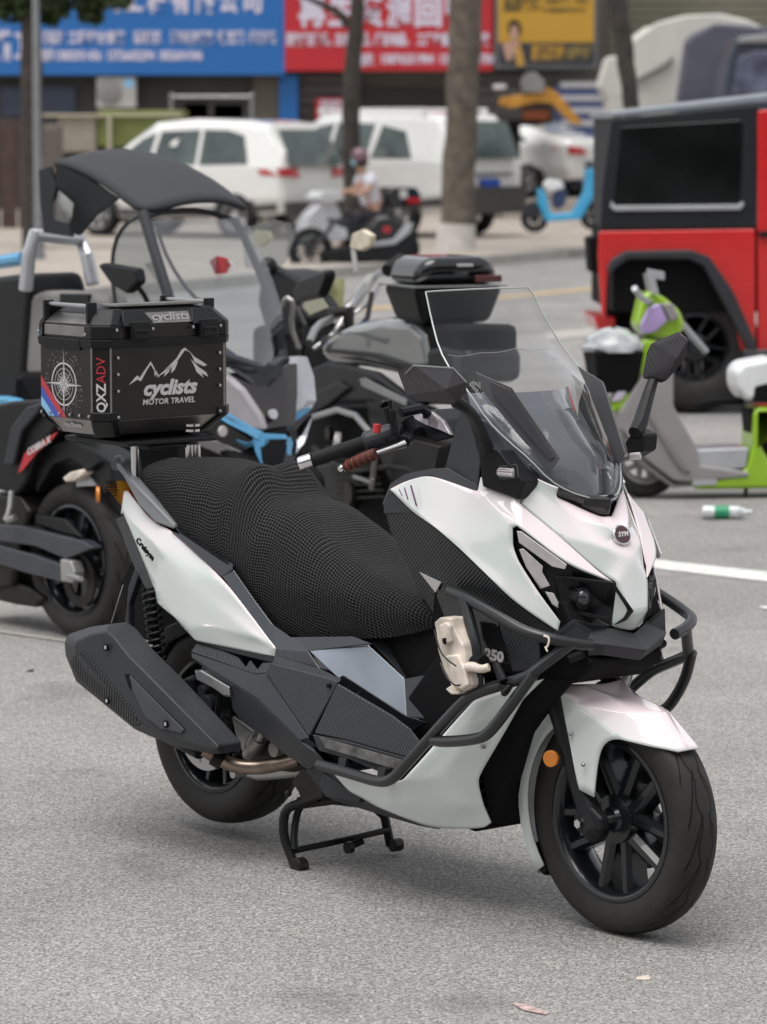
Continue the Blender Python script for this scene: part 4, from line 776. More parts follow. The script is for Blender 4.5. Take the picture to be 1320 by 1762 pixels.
# rails on top
for y0, y1 in ((-.212, -.212), (.185, .185)):
    pts = [(AF - .05, y0, Z4 + .02), (AF - .055, y0, Z5 + .004), (-2.05, y1, Z5 + .004), (-2.06, y1, Z4 + .02)]
    MB().box((AF - .060, y0, (Z4 + Z5) / 2 + .012), (.012, .03, Z5 - Z4 + .005)).go('rail_post', M['black'], B, bevel=.002)
    MB().box((-2.052, y0, (Z4 + Z5) / 2 + .012), (.012, .03, Z5 - Z4 + .005)).go('rail_post', M['black'], B, bevel=.002)
    MB().tube([Vector(pts[1]), Vector(pts[2])], .006, 10).go('top_rail', M['steel'], B)
MB().box((AF - .075, 0, Z5 + .004), (.05, .30, .008)).go('lid_rack', M['boxsteel'], B, bevel=.002)
text('top_print', 'MOTOR TRAVEL', .03, (AF - .10, 0, Z5 + .0005), (0, 1, 0), (-1, 0, 0), M['decal_g'], B)
# latches
for yc in (-.105, .128):
    MB().prism([Vector((AF + .004, yc - .05, Z4 - .004)), Vector((AF + .004, yc + .05, Z4 - .004)), Vector((AF + .002, yc + .05, Z4 + .006)), Vector((AF - .026, yc + .034, Z5 - .010)), Vector((AF - .026, yc - .034, Z5 - .010)), Vector((AF + .002, yc - .05, Z4 + .006))], (.008, 0, .002)).go('latch_bracket', M['black'], B, bevel=.003)
    MB().box((AF + .014, yc, Z4 - .014), (.012, .060, .050)).box((AF + .020, yc, Z4 - .022), (.008, .048, .026)).go('latch', M['black'], B, bevel=.003)
    for k in range(3): MB().box((AF + .0255, yc - .014 + k * .014, Z4 - .018), (.002, .006, .004)).go('latch_slot', M['void'], B)
def rivet(p, ax): MB().disc(Vector(p), .0045, ax, .004, 10).go('rivet', M['steel'], B, bevel=.001)
for z in (Z2 - .03, Z2 - .075, Z2 - .12, Z1 + .008):
    for y in (-.172, .172): rivet((AF + .004, y, z), (1, 0, 0))
for y in (-.178, -.058, .078, .172): rivet((AF + .008, y, Z4 - .010), (1, 0, 0))
for a in (-1.836, -1.88, -1.925, -1.975, -2.02, -2.06): rivet((a, -.231, Z1 + .010), (0, -1, 0))
rivet((-1.845, -.235, Z3 + .02), (0, -1, 0)); rivet((-2.068, -.233, Z3 + .02), (0, -1, 0))
# prints on the front face
f_ = AF + .0012; FX = lambda y, z: Vector((f_, y, z)); fz = lambda px, py: SF.pa(px, py, AF)
text('print_word', 'cyclists', .056, FX(fz(291, 668).y, fz(291, 667).z), (0, 1, 0), (0, 0, 1), M['decal_w'], B, shear=.28, bold=.0022, sx=1.12)
text('print_line', 'MOTOR TRAVEL', .0215, FX(fz(290, 690).y, fz(290, 690).z), (0, 1, 0), (0, 0, 1), M['decal_w'], B, shear=.15, sx=1.12, bold=.0003)
def prt(name, poly, mt=None, parent=B):
    vs = [fz(x, y) + Vector((.0015, 0, 0)) for x, y in poly]; return MB().prism(vs, (-.001, 0, 0)).go(name, mt or M['decal_w'], parent)
for pl in ([(222, 662), (232, 650), (236, 646), (240, 650), (252, 632), (259, 622), (266, 634), (273, 646), (266, 640), (259, 627), (254, 634), (242, 656), (236, 653)],
           [(268, 650), (280, 640), (296, 624), (304, 616), (312, 602), (318, 598), (326, 606), (318, 602), (308, 616), (300, 628), (288, 638)],
           [(264, 632), (270, 640), (274, 650), (268, 644), (266, 648)], [(286, 634), (296, 626), (290, 640), (282, 648)], [(296, 630), (306, 622), (300, 636), (294, 642)],
           [(324, 602), (334, 614), (346, 621), (356, 628), (350, 630), (338, 624), (346, 630), (334, 622), (330, 612)], [(328, 618), (342, 632), (354, 640), (358, 648), (346, 642), (350, 650), (338, 640), (334, 630)]): prt('mountain_print', pl)
text('lid_print', 'cyclists', .036, Vector((AF - .013, .015, (Z4 + Z5) / 2 - .004)), (0, 1, 0), (-.036, 0, Z5 - Z4), M['decal_g'], B, shear=.28, bold=.001, sx=1.25)
# chamfer lettering, reading upwards
cn = Vector((.707, -.707, 0)); cr_ = Vector((0, 0, 1)); cc_ = Vector((AF - .019, -.209, 0)) + cn * .0012
text('model_print', 'QXZ', .036, cc_ + Vector((0, 0, Z1 + .06)), cr_, Vector((-.707, -.707, 0)), M['decal_w'], B, bold=.0008, sx=1.0)
text('model_print', 'ADV', .036, cc_ + Vector((0, 0, Z1 + .135)), cr_, Vector((-.707, -.707, 0)), M['decal_r'], B, sx=.95)
# compass rose on the side face
sp_c = SF.p(110, 661, .2292); cy = -.2292
def ringmesh(r0, r1, ry=1.0, n=48):
    mb = MB(); vs = [];
    for k in range(n):
        a = k * math.tau / n; vs += [Vector((sp_c.x + r0 * math.cos(a), cy, sp_c.z + r0 * math.sin(a))), Vector((sp_c.x + r1 * math.cos(a), cy, sp_c.z + r1 * math.sin(a)))]
    return mb.add(vs, [(2 * k, 2 * k + 1, (2 * k + 3) % (2 * n), (2 * k + 2) % (2 * n)) for k in range(n)])
cmp_ = bpy.data.objects.new('compass_print', None); C.objects.link(cmp_); cmp_.parent = B
for r0, r1 in ((.055, .059), (.042, .0435), (.031, .032), (.022, .0228)): ringmesh(r0, r1).go('compass_ring', M['decal_w'], cmp_, recalc=False)
for k in range(16):
    a = k * math.tau / 16; ln = (.088 if k % 4 == 0 else .05 if k % 2 == 0 else .036); wd = .010 if k % 4 == 0 else .006
    d = Vector((math.sin(a), 0, math.cos(a))); q = Vector((d.z, 0, -d.x)); c0 = Vector((sp_c.x, cy - .0004 - .0001 * (k % 4), sp_c.z))
    MB().add([c0 + d * ln, c0 + (d * .9 + q * .45).normalized() * wd * 1.2, c0], [(0, 1, 2)]).go('compass_point', M['decal_w'], cmp_, recalc=False)
    MB().add([c0 + d * ln, c0 + (d * .9 - q * .45).normalized() * wd * 1.2, c0], [(0, 1, 2)]).go('compass_point', M['decal_g'], cmp_, recalc=False)
mb = MB()
for k in range(260):
    a = random.random() * math.tau; r = random.uniform(.056, .105) ; s_ = random.uniform(.0008, .003); x = sp_c.x + r * .85 * math.cos(a); z = sp_c.z + r * math.sin(a)
    if abs(x - sp_c.x) < .11 and Z1 + .014 < z < Z2 - .01: mb.add([Vector((x - s_, cy + .0002, z - s_ * .5)), Vector((x + s_ * .8, cy + .0002, z - s_)), Vector((x + s_, cy + .0002, z + s_)), Vector((x - s_ * .6, cy + .0002, z + s_ * .8))], [(0, 1, 2, 3)])
o = mb.go('print_speckle', mat('grey_speckle', (.16, .15, .14), .6), B, recalc=False); o['kind'] = 'stuff'
for k, mt in enumerate(('decal_lb', 'decal_b', 'decal_r')):
    o0 = .028 * k - .0; z0 = Z1 + .028
    vs = [Vector((-2.066, cy, Z1 + .028 + o0 + .0)), Vector((-2.066, cy, Z1 + .028 + o0 + .026)), Vector((-2.066 + .036 + o0 * .95 + .03, cy, Z1 + .001)), Vector((-2.066 + .036 + o0 * .95, cy, Z1 + .001))]
    MB().prism(vs, (0, .0004, 0)).go('stripe_print', M[mt], B)
text('skirt_print', 'cyclists', .024, Vector((-1.94, -.214, (Z0 + Z1) / 2 + .003)), (1, 0, 0), (0, -.04, .045), M['decal_w'], B, shear=.28, bold=.0006, sx=1.15)
rebase(B, (-1.95, 0, Z0 - .014))
# rack under the case (part of the scooter)
rk = bpy.data.objects.new('rear_rack', None); C.objects.link(rk); rk.parent = S
MB().box((-1.92, 0, Z0 - .022), (.30, .30, .012)).go('rack_plate', M['black'], rk, bevel=.003)
MB().box((-1.90, 0, Z0 - .036), (.24, .14, .012)).go('rack_plate', M['oily'], rk, bevel=.003)
for q in ((232, 770, .10), (326, 745, -.03), (338, 745, -.05)):
    p = SF.p(*q); MB().tube([Vector((p.x, p.y, Z0 - .03)), Vector((p.x, p.y, .93))], .011, 14).go('rack_post', M['chrome'], rk)
for q in ((330, 742, -.03), (330, 733, -.03)): MB().disc(SF.p(*q), .022, (0, 0, 1), .006, 20).go('rack_washer', M['chrome'], rk)
# ================================================================ old white clip-on holder on the crash bar
H_ = thing('clamp_holder', 'grimy cream plastic bottle holder strapped to the near crash bar of the front scooter', 'holder', SF)
def hs2(name, pts, s_, d, mt=M['white_pl'], bv=.006):
    return MB().prism([SF.p(x, y, s_) for x, y in pts], (0, d, 0)).go(name, mt, H_, bevel=bv)
hs2('holder_shell', [(746, 1071), (756, 1062), (776, 1063), (781, 1082), (796, 1110), (801, 1140), (810, 1170), (812, 1182), (798, 1190), (778, 1190), (772, 1170), (762, 1150), (752, 1118), (750, 1090)], .325, .045)
hs2('holder_face', [(753, 1076), (766, 1070), (773, 1076), (776, 1106), (766, 1108), (756, 1100)], .335, .015)
hs2('holder_face', [(764, 1128), (786, 1126), (798, 1150), (805, 1180), (793, 1188), (779, 1182), (770, 1150)], .337, .015)
hs2('holder_tab', [(766, 1186), (774, 1180), (792, 1190), (788, 1195), (776, 1195)], .33, .03, bv=.003)
hs2('holder_slot', [(761, 1098), (768, 1098), (766, 1110), (761, 1106)], .3365, .004, M['void'], .001)
MB().tube([(799, 1150, .315), (812, 1146, .33), (828, 1152, .33), (842, 1148, .32)], [.011, .012, .010, .010], 10, 1).go('holder_arm', M['white_pl'], H_, bevel=.002)
MB().tube([(812, 1142, .296), (834, 1141, .296)], .020, 12).go('bar_pad', M['void'], H_, bevel=.003)
MB().tube([(748, 1084, .342), (756, 1120, .352), (770, 1136, .352), (785, 1146, .35)], .0022, 6, 2).tube([(758, 1140, .345), (768, 1165, .352), (782, 1180, .352), (792, 1179, .352)], .0022, 6, 2).go('elastic_cord', M['oily'], H_)
rebase(H_, (-.46, -.32, .72))
# ================================================================ neighbouring motorcycles and scooters (their own frames)
def sl(name, pts, mt, parent, depth=.05, bevel=.006, mir=False, **k):
    if isinstance(pts[0], tuple) and len(pts[0]) == 2: pts = [(x, y, k.get('s', .1)) for x, y in pts]
    k.pop('s', None); return slab(name, pts, M[mt] if isinstance(mt, str) else mt, parent, depth, bevel, twin=mir, **k)
def tb(name, pts, r, mt, parent, n=10, sm=1, **k): return MB().tube(pts, r, n, sm).go(name, M[mt] if isinstance(mt, str) else mt, parent, **k)
M['blue'] = mat('sky_blue_paint', (.10, .33, .56), .25, coat=.5)
M['silver'] = mat('silver_paint', (.48, .49, .52), .3, .3, coat=.5)
M['grey_v'] = mat('grey_vinyl', (.22, .21, .20), .55, bump=.3)
M['canvas'] = mat('black_canvas', (.035, .038, .043), .75, bump=.5, bscale=80)
# ---- 1. black sport motorcycle, tail towards the viewer, far left
f1 = Fr(D(150, 1000, 12.9), math.pi - PHI); f1.O.z = 0; cur = f1
N1 = thing('black_motorcycle', 'black sports motorcycle at far left with red decal, fat rear tyre and chain swing arm', 'motorcycle', f1)
wc = f1.p(152, 966, 0)
wheel((wc.x, 0, .295), .295, .205, .165, N1)
sl('swing_arm', [(-10, 902), (37, 905), (142, 931), (160, 943), (112, 962), (60, 940), (-10, 930)], 'slate', N1, .05, s=.14)
sl('swing_arm', [(-10, 936), (60, 955), (106, 971), (112, 1003), (40, 985), (-10, 968)], 'slate', N1, .05, s=.14)
sl('chain_adjuster', [(103, 962), (122, 966), (128, 985), (124, 1004), (104, 1000)], 'alloy', N1, .05, .006, s=.16)
tb('axle_bolt', [(118, 990, .16), (140, 996, .17)], .010, 'steel', N1)
MB().lathe(f1.p(137, 998, .10), [(.06, -.004), (.10, -.004), (.10, .004), (.06, .004), (.06, -.004)], 40).go('sprocket', M['oily'], N1)
sl('chain_guard', [(60, 885), (110, 893), (140, 925), (100, 915), (60, 900)], 'black', N1, .02, s=.12)
sl('tail_fender', [(60, 800), (85, 765), (118, 755), (165, 776), (190, 792), (196, 842), (178, 852), (166, 822), (120, 790), (90, 800), (60, 850)], 'black', N1, .14, .01, s=.09)
sl('tail_fairing', [(-20, 840), (-20, 700), (20, 690), (70, 688), (110, 705), (88, 745), (62, 775), (44, 830), (30, 850)], 'black', N1, .22, .015, s=.13)
sl('tail_fairing', [(5, 800), (18, 735), (45, 700), (75, 692), (62, 712), (36, 742), (22, 800)], 'dkgrey', N1, .02, .008, s=.16)
sl('red_decal', [(30, 815), (42, 780), (84, 752), (100, 742), (90, 756), (64, 778), (40, 808)], 'red', N1, .004, .001, s=.145)
text('model_decal', 'COBRA X', .034, f1.p(66, 768, .150), f1.p(100, 746, .15) - f1.p(40, 782, .15), (0, 0, 1), M['decal_w'], N1, shear=.3, sx=1.1, bold=.001)
sl('turn_signal', [(106, 822), (120, 812), (146, 806), (150, 812), (128, 828), (112, 830)], 'white_pl', N1, .04, .008, s=.12)
sl('signal_arm', [(142, 802), (162, 793), (164, 800), (148, 812)], 'black', N1, .03, .004, s=.12)
sl('license_holder', [(130, 838), (132, 816), (150, 812), (166, 836)], 'silver', N1, .03, .004, s=.08)
MB().disc(f1.p(171, 851, .12), .030, (.6, f1.sg, 0), .012, 24).go('side_reflector', M['orange'], N1, bevel=.003)
sl('engine_cases', [(-60, 850), (30, 850), (50, 880), (30, 960), (20, 1010), (-60, 1020)], 'oily', N1, .24, .02, s=.12)
sl('exhaust_can', [(-20, 985), (50, 1010), (75, 1030), (60, 1046), (20, 1040), (-20, 1030)], 'oily', N1, .07, .015, s=.10)
tb('footrest', [(20, 845, .15), (17, 880, .17), (8, 898, .19), (26, 890, .18)], .012, 'alloy', N1)
tb('shock', [(30, 850, .02), (60, 930, .02)], .03, 'black', N1)
# ---- 2. roofed scooter
f2 = Fr(D(470, 700, 13.5), -PHI); cur = f2
N2 = thing('roofed_scooter', 'black, silver and blue scooter with canvas roof and full windscreen behind the luggage box', 'scooter', f2)
wheel((-.10, 0, .26), .26, .18, .12, N2); wheel((-1.55, 0, .26), .26, .18, .13, N2)
# roof canopy: rows front to back (near edge, far edge)
rr_ = [((246, 366), .27), ((215, 342), .28), ((172, 308), .28), ((130, 286), .28), ((98, 276), .27), ((82, 282), .25)]
vs = []; fs = []
for (x, y), s_ in rr_:
    e = f2.p(x, y, s_)
    for j in range(7):
        t = 1 - 2 * j / 6; vs.append(Vector((e.x + .06 * (1 - t * t), s_ * t * f2.sg, e.z + .055 * (1 - t * t))))
for i in range(5):
    for j in range(6): fs.append((i * 7 + j, i * 7 + j + 1, i * 7 + j + 8, i * 7 + j + 7))
build('roof_canopy', vs, fs, M['canvas'], N2, solid=.02, sub=1)
# rear curtain with window opening
rc = [(82, 283, .25), (66, 296, .26), (68, 345, .25), (74, 398, .22), (92, 404, .2), (92, 378, .21), (84, 350, .22), (92, 322, .24), (112, 306, .25), (150, 318, .26), (205, 340, .27), (160, 300, .27), (100, 279, .27)]
sl('rear_curtain', [(66, 292, .26), (84, 286, .26), (96, 322, .25), (90, 350, .24), (92, 378, .22), (118, 384, .2), (122, 408, .2), (74, 400, .22), (68, 345, .25)], 'canvas', N2, .02, .004)
sl('rear_curtain', [(96, 280, .26), (150, 306, .26), (200, 342, .27), (160, 372, .15), (134, 405, .1), (118, 400, .1), (126, 350, .16), (112, 328, .2), (94, 322, .25)], 'canvas', N2, .02, .004)
M['glass2'] = glass('hazy_screen', tint=.74, rough=.08, col=(.94, .98, 1), base=.16)
sl('curtain_window', [(96, 322, .235), (112, 328, .2), (126, 350, .16), (118, 384, .2), (92, 378, .22), (90, 350, .24)], 'glass2', N2, .004, 0)
# pillars and windscreen
tb('screen_pillar', [(246, 366, .27), (262, 420, .29), (284, 490, .30), (300, 545, .30), (320, 600, .29)], .022, 'canvas', N2)
tb('screen_pillar', [(404, 378, -.25), (430, 428, -.27), (460, 500, -.27), (480, 560, -.26), (490, 622, -.24)], .016, 'canvas', N2)
nr = [(246, 372), (262, 425), (284, 492), (300, 545), (320, 600), (345, 640)]; fr_ = [.25, .265, .27, .27, .25, .2]
vs = []; fs = []
for (x, y), s_ in zip(nr, fr_):
    e = f2.p(x, y, s_)
    for j in range(9):
        t = 1 - 2 * j / 8; vs.append(Vector((e.x + .06 * (1 - t * t), s_ * t * f2.sg, e.z - .02 * (1 - t * t))))
for i in range(5):
    for j in range(8): fs.append((i * 9 + j, i * 9 + j + 1, i * 9 + j + 10, i * 9 + j + 9))
build('windscreen', vs, fs, M['glass2'], N2, sub=1)
tb('window_frame', [(246, 372, .262), (300, 362, .12), (350, 362, -.05), (404, 380, -.25)], .012, 'canvas', N2)
tb('window_frame', [(330, 628, .26), (392, 625, .16), (440, 640, .06), (478, 628, -.12), (490, 618, -.22)], .012, 'canvas', N2)
sl('side_window', [(196, 500), (192, 440), (202, 400), (226, 378), (244, 376), (262, 430), (288, 520), (250, 545), (200, 530)], 'glass2', N2, .004, 0, s=.285)
tb('window_frame', [(200, 535, .285), (192, 470, .285), (196, 420, .285), (214, 386, .285), (244, 370, .28)], .008, 'canvas', N2)
tb('wiper', [(270, 395, .2), (290, 450, .17), (330, 510, .1), (360, 525, .05)], .008, 'black', N2)
sl('screen_sticker', [(360, 450, .0), (372, 440, .0), (390, 444, .0), (398, 456, .0), (390, 470, .0), (370, 472, .0)], 'red', N2, .003, .001)
sl('screen_sticker', [(384, 446, .0), (400, 452, .0), (402, 462, .0), (390, 468, .0)], 'decal_w', N2, .0035, .001)
# seat back, frame and rear body
tb('headrest_frame', [(44, 500, .22), (50, 440, .22), (58, 404, .22), (100, 408, .05), (138, 412, -.1), (150, 440, -.1), (160, 490, -.1)], .030, 'silver', N2, 8, 0, bevel=.006)
sl('seat_back', [(36, 650), (34, 540), (44, 510), (70, 500), (150, 502), (182, 510), (190, 545), (190, 640)], 'grey_v', N2, .12, .03, s=.16)
sl('seat_back_stripe', [(102, 505), (152, 506), (152, 640), (102, 640)], 'black', N2, .02, .004, s=.17)
sl('storage_case', [(-40, 480), (40, 470), (50, 500), (40, 640), (70, 700), (30, 720), (-40, 690)], 'black', N2, .30, .03, s=.18)
sl('rear_body', [(20, 640), (200, 640), (300, 700), (330, 860), (200, 900), (80, 860), (20, 760)], 'void', N2, .36, .03, s=.18)
tb('blue_trim', [(-30, 690, .24), (30, 690, .24), (52, 708, .24)], .022, 'blue', N2)
tb('blue_trim', [(-30, 455, .0), (40, 445, 0)], .03, 'blue', N2)
sl('tail_trim', [(-10, 720), (20, 705), (40, 730), (10, 760)], 'silver', N2, .04, .01, s=.22)
# mirror
sl('mirror', [(166, 456), (176, 452), (232, 462), (236, 486), (216, 506), (190, 490)], 'black', N2, .05, .012, s=.42)
tb('mirror_arm', [(230, 490, .38), (244, 500, .36), (258, 528, .3)], .010, 'black', N2)
# front body
def both(name, verts, faces, mt, solid=.02, bevel=.008): return build(name, verts, faces, M[mt], N2, solid=solid, bevel=bevel, mirror=any(abs(V3(v).y) < .004 for v in verts), twin=not any(abs(V3(v).y) < .004 for v in verts))
def n2(name, pts, mt, d=.04, b=.006): return sl(name, pts, mt, N2, d, b)
n2('nose_centre', [(392, 640, .16), (440, 665, .05), (456, 668, .0), (492, 625, -.08), (492, 680, -.06), (488, 735, -.02), (448, 742, .04), (438, 700, .08), (405, 660, .14)], mat('brown_black_gloss', (.018, .013, .012), .12, coat=.8), .06)
n2('screen_cowl', [(370, 596, .22), (392, 612, .18), (440, 628, .06), (455, 629, .03), (474, 614, -.05), (494, 618, -.12), (470, 650, -.02), (456, 668, .0), (440, 666, .05), (398, 636, .16), (360, 606, .23)], 'slate', .05)
n2('front_cheek', [(345, 640, .24), (386, 648, .19), (408, 670, .16), (440, 716, .09), (448, 742, .07), (430, 738, .10), (398, 720, .16), (345, 690, .24)], mat('pinkish_white_paint', (.46, .43, .45), .2, coat=.8), .05, .012)
n2('front_cheek', [(496, 613, -.12), (512, 614, -.17), (524, 650, -.19), (528, 690, -.18), (520, 704, -.16), (500, 716, -.10), (491, 732, -.07), (491, 680, -.08), (496, 640, -.10)], 'silver', .05, .012)
n2('cheek_trim', [(345, 686, .245), (398, 717, .165), (432, 737, .105), (448, 744, .075), (446, 758, .08), (420, 744, .13), (390, 728, .19), (345, 700, .25)], 'blue', .02, .003)
n2('cheek_trim', [(492, 732, -.06), (502, 714, -.10), (528, 700, -.17), (526, 708, -.17), (504, 726, -.10), (495, 742, -.06)], 'blue', .02, .003)
n2('headlight', [(350, 704, .24), (390, 730, .18), (420, 748, .12), (440, 762, .08), (420, 776, .12), (380, 762, .2), (350, 735, .24)], 'gloss', .04, .004)
n2('headlight', [(496, 740, -.06), (506, 726, -.10), (524, 712, -.17), (522, 735, -.17), (508, 756, -.11), (498, 752, -.08)], 'gloss', .04, .004)
n2('inner_trim', [(404, 756, .15), (424, 762, .12), (436, 758, .10), (434, 768, .10), (418, 772, .12)], 'blue', .01, .003)
n2('lower_beak', [(340, 748, .24), (380, 762, .2), (436, 790, .09), (440, 806, .08), (420, 800, .12), (340, 766, .24)], mat('pink_silver_bar', (.5, .46, .47), .2, .3, coat=.6), .03, .005)
n2('lower_beak', [(524, 712, -.18), (528, 722, -.18), (514, 764, -.12), (494, 788, -.04), (486, 800, -.02), (486, 786, -.02), (506, 754, -.11)], 'silver', .03, .005)
n2('lower_lamp_housing', [(446, 762, .08), (456, 752, .06), (490, 750, -.02), (496, 764, -.04), (490, 800, 0), (462, 806, .06), (450, 796, .08)], 'gloss', .05, .008)
n2('lower_lamp_trim', [(434, 754, .10), (448, 746, .075), (486, 748, -.01), (488, 756, -.01), (458, 756, .06), (452, 772, .07), (460, 804, .06), (452, 804, .08), (440, 780, .09)], 'blue', .02, .003)
n2('lower_lamp_trim', [(494, 752, -.03), (498, 762, -.04), (494, 790, -.02), (486, 806, .0), (484, 798, .0), (490, 776, -.02)], 'blue', .02, .003)
n2('front_core', [(340, 650, .16), (400, 680, .10), (440, 745, .02), (478, 745, -.06), (480, 830, -.06), (430, 830, .02), (340, 800, .14)], 'void', .10, .01)
MB().disc(f2.p(466, 778, .02), .030, (1, 0, 0), .012, 24).go('lower_lamp', M['lens'], N2, bevel=.004)
MB().disc(f2.p(468, 713, .02), .020, (1, 0, .2), .012, 20).go('nose_badge', M['silver'], N2)
MB().disc(f2.p(382, 742, .2), .022, (1, 0, 0), .01, 16).go('headlamp', M['lens'], N2, bevel=.003)
sl('floor_body', [(200, 700), (330, 700), (440, 830), (440, 900), (330, 930), (150, 900)], 'void', N2, .36, .03, s=.18)
# ---- 3. black touring motorcycle (centre), facing away to the left, with its own top box
f3 = Fr(D(765, 900, 14.2), math.pi - R(66)); cur = f3
N3 = thing('touring_motorcycle', 'black touring motorcycle with wide handlebar and digital display in the middle behind the seat', 'motorcycle', f3)
wheel((-.1, 0, .31), .31, .21, .15, N3); wheel((1.35, 0, .31), .31, .23, .12, N3)
sl('fuel_tank', [(540, 600), (560, 575), (600, 556), (655, 546), (705, 548), (728, 570), (742, 640), (700, 650), (620, 632), (560, 625)], mat('tank_painted_sheen', (.19, .20, .20), .14, .2, coat=.8), N3, .30, .05, s=.14)  # pale reflection on the tank put into its base colour
sl('seat', [(700, 600), (760, 590), (800, 600), (800, 660), (720, 660)], 'black', N3, .26, .04, s=.13)
sl('side_fairing', [(520, 640), (560, 622), (640, 640), (720, 700), (745, 760), (700, 740), (640, 690), (560, 690), (520, 700)], 'black', N3, .05, .015, s=.22)
sl('side_cover', [(510, 690), (580, 655), (600, 668), (560, 700), (520, 720)], 'black', N3, .04, .012, s=.24)
sl('side_cover', [(620, 640), (700, 680), (780, 790), (790, 900), (700, 900), (640, 760)], 'black', N3, .05, .015, s=.2)
sl('engine', [(510, 700), (640, 700), (760, 780), (770, 930), (640, 960), (520, 930)], 'void', N3, .30, .03, s=.15)
sl('engine_cover', [(540, 800), (590, 790), (620, 830), (600, 880), (550, 880)], 'black', N3, .04, .02, s=.18)
for q, r in (((640, 775), .035), ((605, 850), .05), ((700, 860), .06), ((570, 745), .03)): MB().disc(f3.p(*q, .19), r, (0, f3.sg, 0), .02, 20).go('engine_cap', M['oily'], N3, bevel=.004)
tb('frame_tube', [(540, 770, .2), (600, 812, .2), (690, 800, .2), (740, 830, .18)], .013, 'black', N3); tb('foot_peg', [(610, 820, .2), (640, 830, .26)], .01, 'steel', N3)
MB().disc(f3.p(585, 765, .25), .05, (.4, f3.sg, .2), .03, 20).go('fog_lamp', M['lens'], N3, bevel=.006)
sl('windscreen', [(560, 500, .0), (570, 478, .0), (592, 480, -.1), (590, 530, -.1), (570, 540, 0)], mat('yellow_tint', (.50, .50, .25), .2), N3, .004, 0)
sl('display', [(514, 528), (520, 514), (556, 507), (572, 530), (566, 540), (530, 548)], 'black', N3, .04, .006, s=.05)
sl('display_glass', [(520, 527), (525, 518), (553, 512), (565, 529), (533, 542)], mat('lcd', (.30, .31, .20), .15, coat=1, var=.1), N3, .004, 0, s=.062)
tb('handlebar', [(690, 448, -.38), (668, 464, -.36), (644, 474, -.28), (620, 500, -.12), (600, 532, -.02), (572, 548, .05), (545, 560, .20), (532, 590, .32)], .017, 'steel', N3, 12)
tb('handlebar_grip', [(692, 446, -.40), (666, 466, -.30)], .030, 'rubber', N3, 12, 0)
tb('clamp', [(570, 540, .05), (600, 535, 0), (600, 580, 0), (560, 590, .05)], .03, 'oily', N3, 8, 0)
tb('brake_lever', [(655, 488, -.3), (640, 520, -.2), (600, 545, -.1)], .008, 'steel', N3)
tb('mirror_stem', [(613, 470, -.25), (610, 445, -.25), (608, 430, -.25)], .012, 'alloy', N3)
sl('mirror_glass', [(600, 428), (604, 402), (622, 394), (638, 404), (636, 424), (620, 432)], mat('painted_mirror_reflection', (.62, .54, .42), .3, var=.25, nscale=12), N3, .03, .01, s=-.25)  # beige street reflection put into the mirror face as flat colour
sl('hand_guard', [(500, 502), (512, 480), (560, 462), (562, 478), (548, 512), (510, 520)], 'black', N3, .05, .02, s=.4)
tb('cable_bundle', [(485, 530, .35), (492, 510, .35), (506, 520, .33), (500, 560, .33), (515, 600, .3)], .010, 'alloy', N3, 10)
tb('cables', [(512, 530, .2), (530, 570, .2), (520, 610, .2)], .012, 'black', N3); tb('cables', [(600, 520, -.1), (580, 570, 0), (540, 600, .1)], .010, 'steel', N3); tb('cables', [(640, 505, -.2), (630, 560, -.1), (560, 610, .1)], .012, 'black', N3)
sl('side_decal', [(618, 652, .25), (626, 650, .25), (700, 688, .25), (698, 698, .25), (640, 672, .25), (622, 664, .25)], 'decal_g', N3, .004, .001)
sl('tank_seam', [(560, 600, .165), (640, 608, .165), (735, 640, .165), (735, 646, .165), (640, 616, .165), (560, 606, .165)], 'black', N3, .01, .002)
tb('handlebar_riser', [(640, 478, -.24), (618, 506, -.12), (596, 540, -.02)], .026, 'alloy', N3, 8, 0)
for k in range(9): tb('engine_fin', [(560 + 3 * k, 770 + 11 * k, .19), (640 + 3 * k, 766 + 11 * k, .19)], .006, 'oily', N3, 6, 0)
tb('crash_tube', [(530, 720, .24), (600, 700, .26), (650, 760, .26), (640, 840, .24)], .014, 'steel', N3, 10, 1)
# its top box
BX = thing('motorcycle_top_box', 'glossy black rounded top box on the tail of the touring motorcycle in the middle', 'top box', f3)
bxv = []; prof = [(670, 505, .17), (676, 540, .17), (690, 556, .15)]
def rbox(name, x0, x1, w0, z0, z1, w1, mt, p, bevel=.03):
    vs = [Vector((x, y, z)) for z, w, k in ((z0, w0, .03), (z1, w1, 0)) for x, y in ((x0 + k, -w), (x1 - k, -w), (x1 - k, w), (x0 + k, w))]
    return build(name, vs, [(0, 1, 2, 3), (4, 5, 6, 7)] + [(i, (i + 1) % 4, 4 + (i + 1) % 4, 4 + i) for i in range(4)], M[mt], p, bevel=bevel, seg=4)
bc = f3.p(762, 490, 0)
rbox('box_base', bc.x - .17, bc.x + .17, .15, bc.z - .15, bc.z + .0, .20, 'black', BX, .03)
rbox('box_lid', bc.x - .18, bc.x + .18, .205, bc.z + .006, bc.z + .12, .15, 'gloss', BX, .07)
MB().box((bc.x, 0, bc.z + .001), (.365, .415, .008)).go('seam_trim', M['steel'], BX, bevel=.002)
MB().box((bc.x - .176, -.12 * f3.sg, bc.z + .03), (.02, .12, .03)).go('rear_reflector', mat('dark_red_lens', (.07, .008, .012), .15, coat=1), BX, bevel=.006)
MB().box((bc.x - .162, -.02, bc.z + .085), (.03, .07, .012)).go('box_badge', M['silver'], BX, bevel=.003)
rebase(BX, (bc.x, 0, bc.z - .15))
MB().box((bc.x + .03, 0, bc.z - .175), (.40, .2, .03)).go('box_rack', M['void'], N3, bevel=.005)
sl('rear_subframe', [(690, 556), (800, 560), (800, 640), (720, 700), (690, 640)], 'void', N3, .24, .03, s=.12)
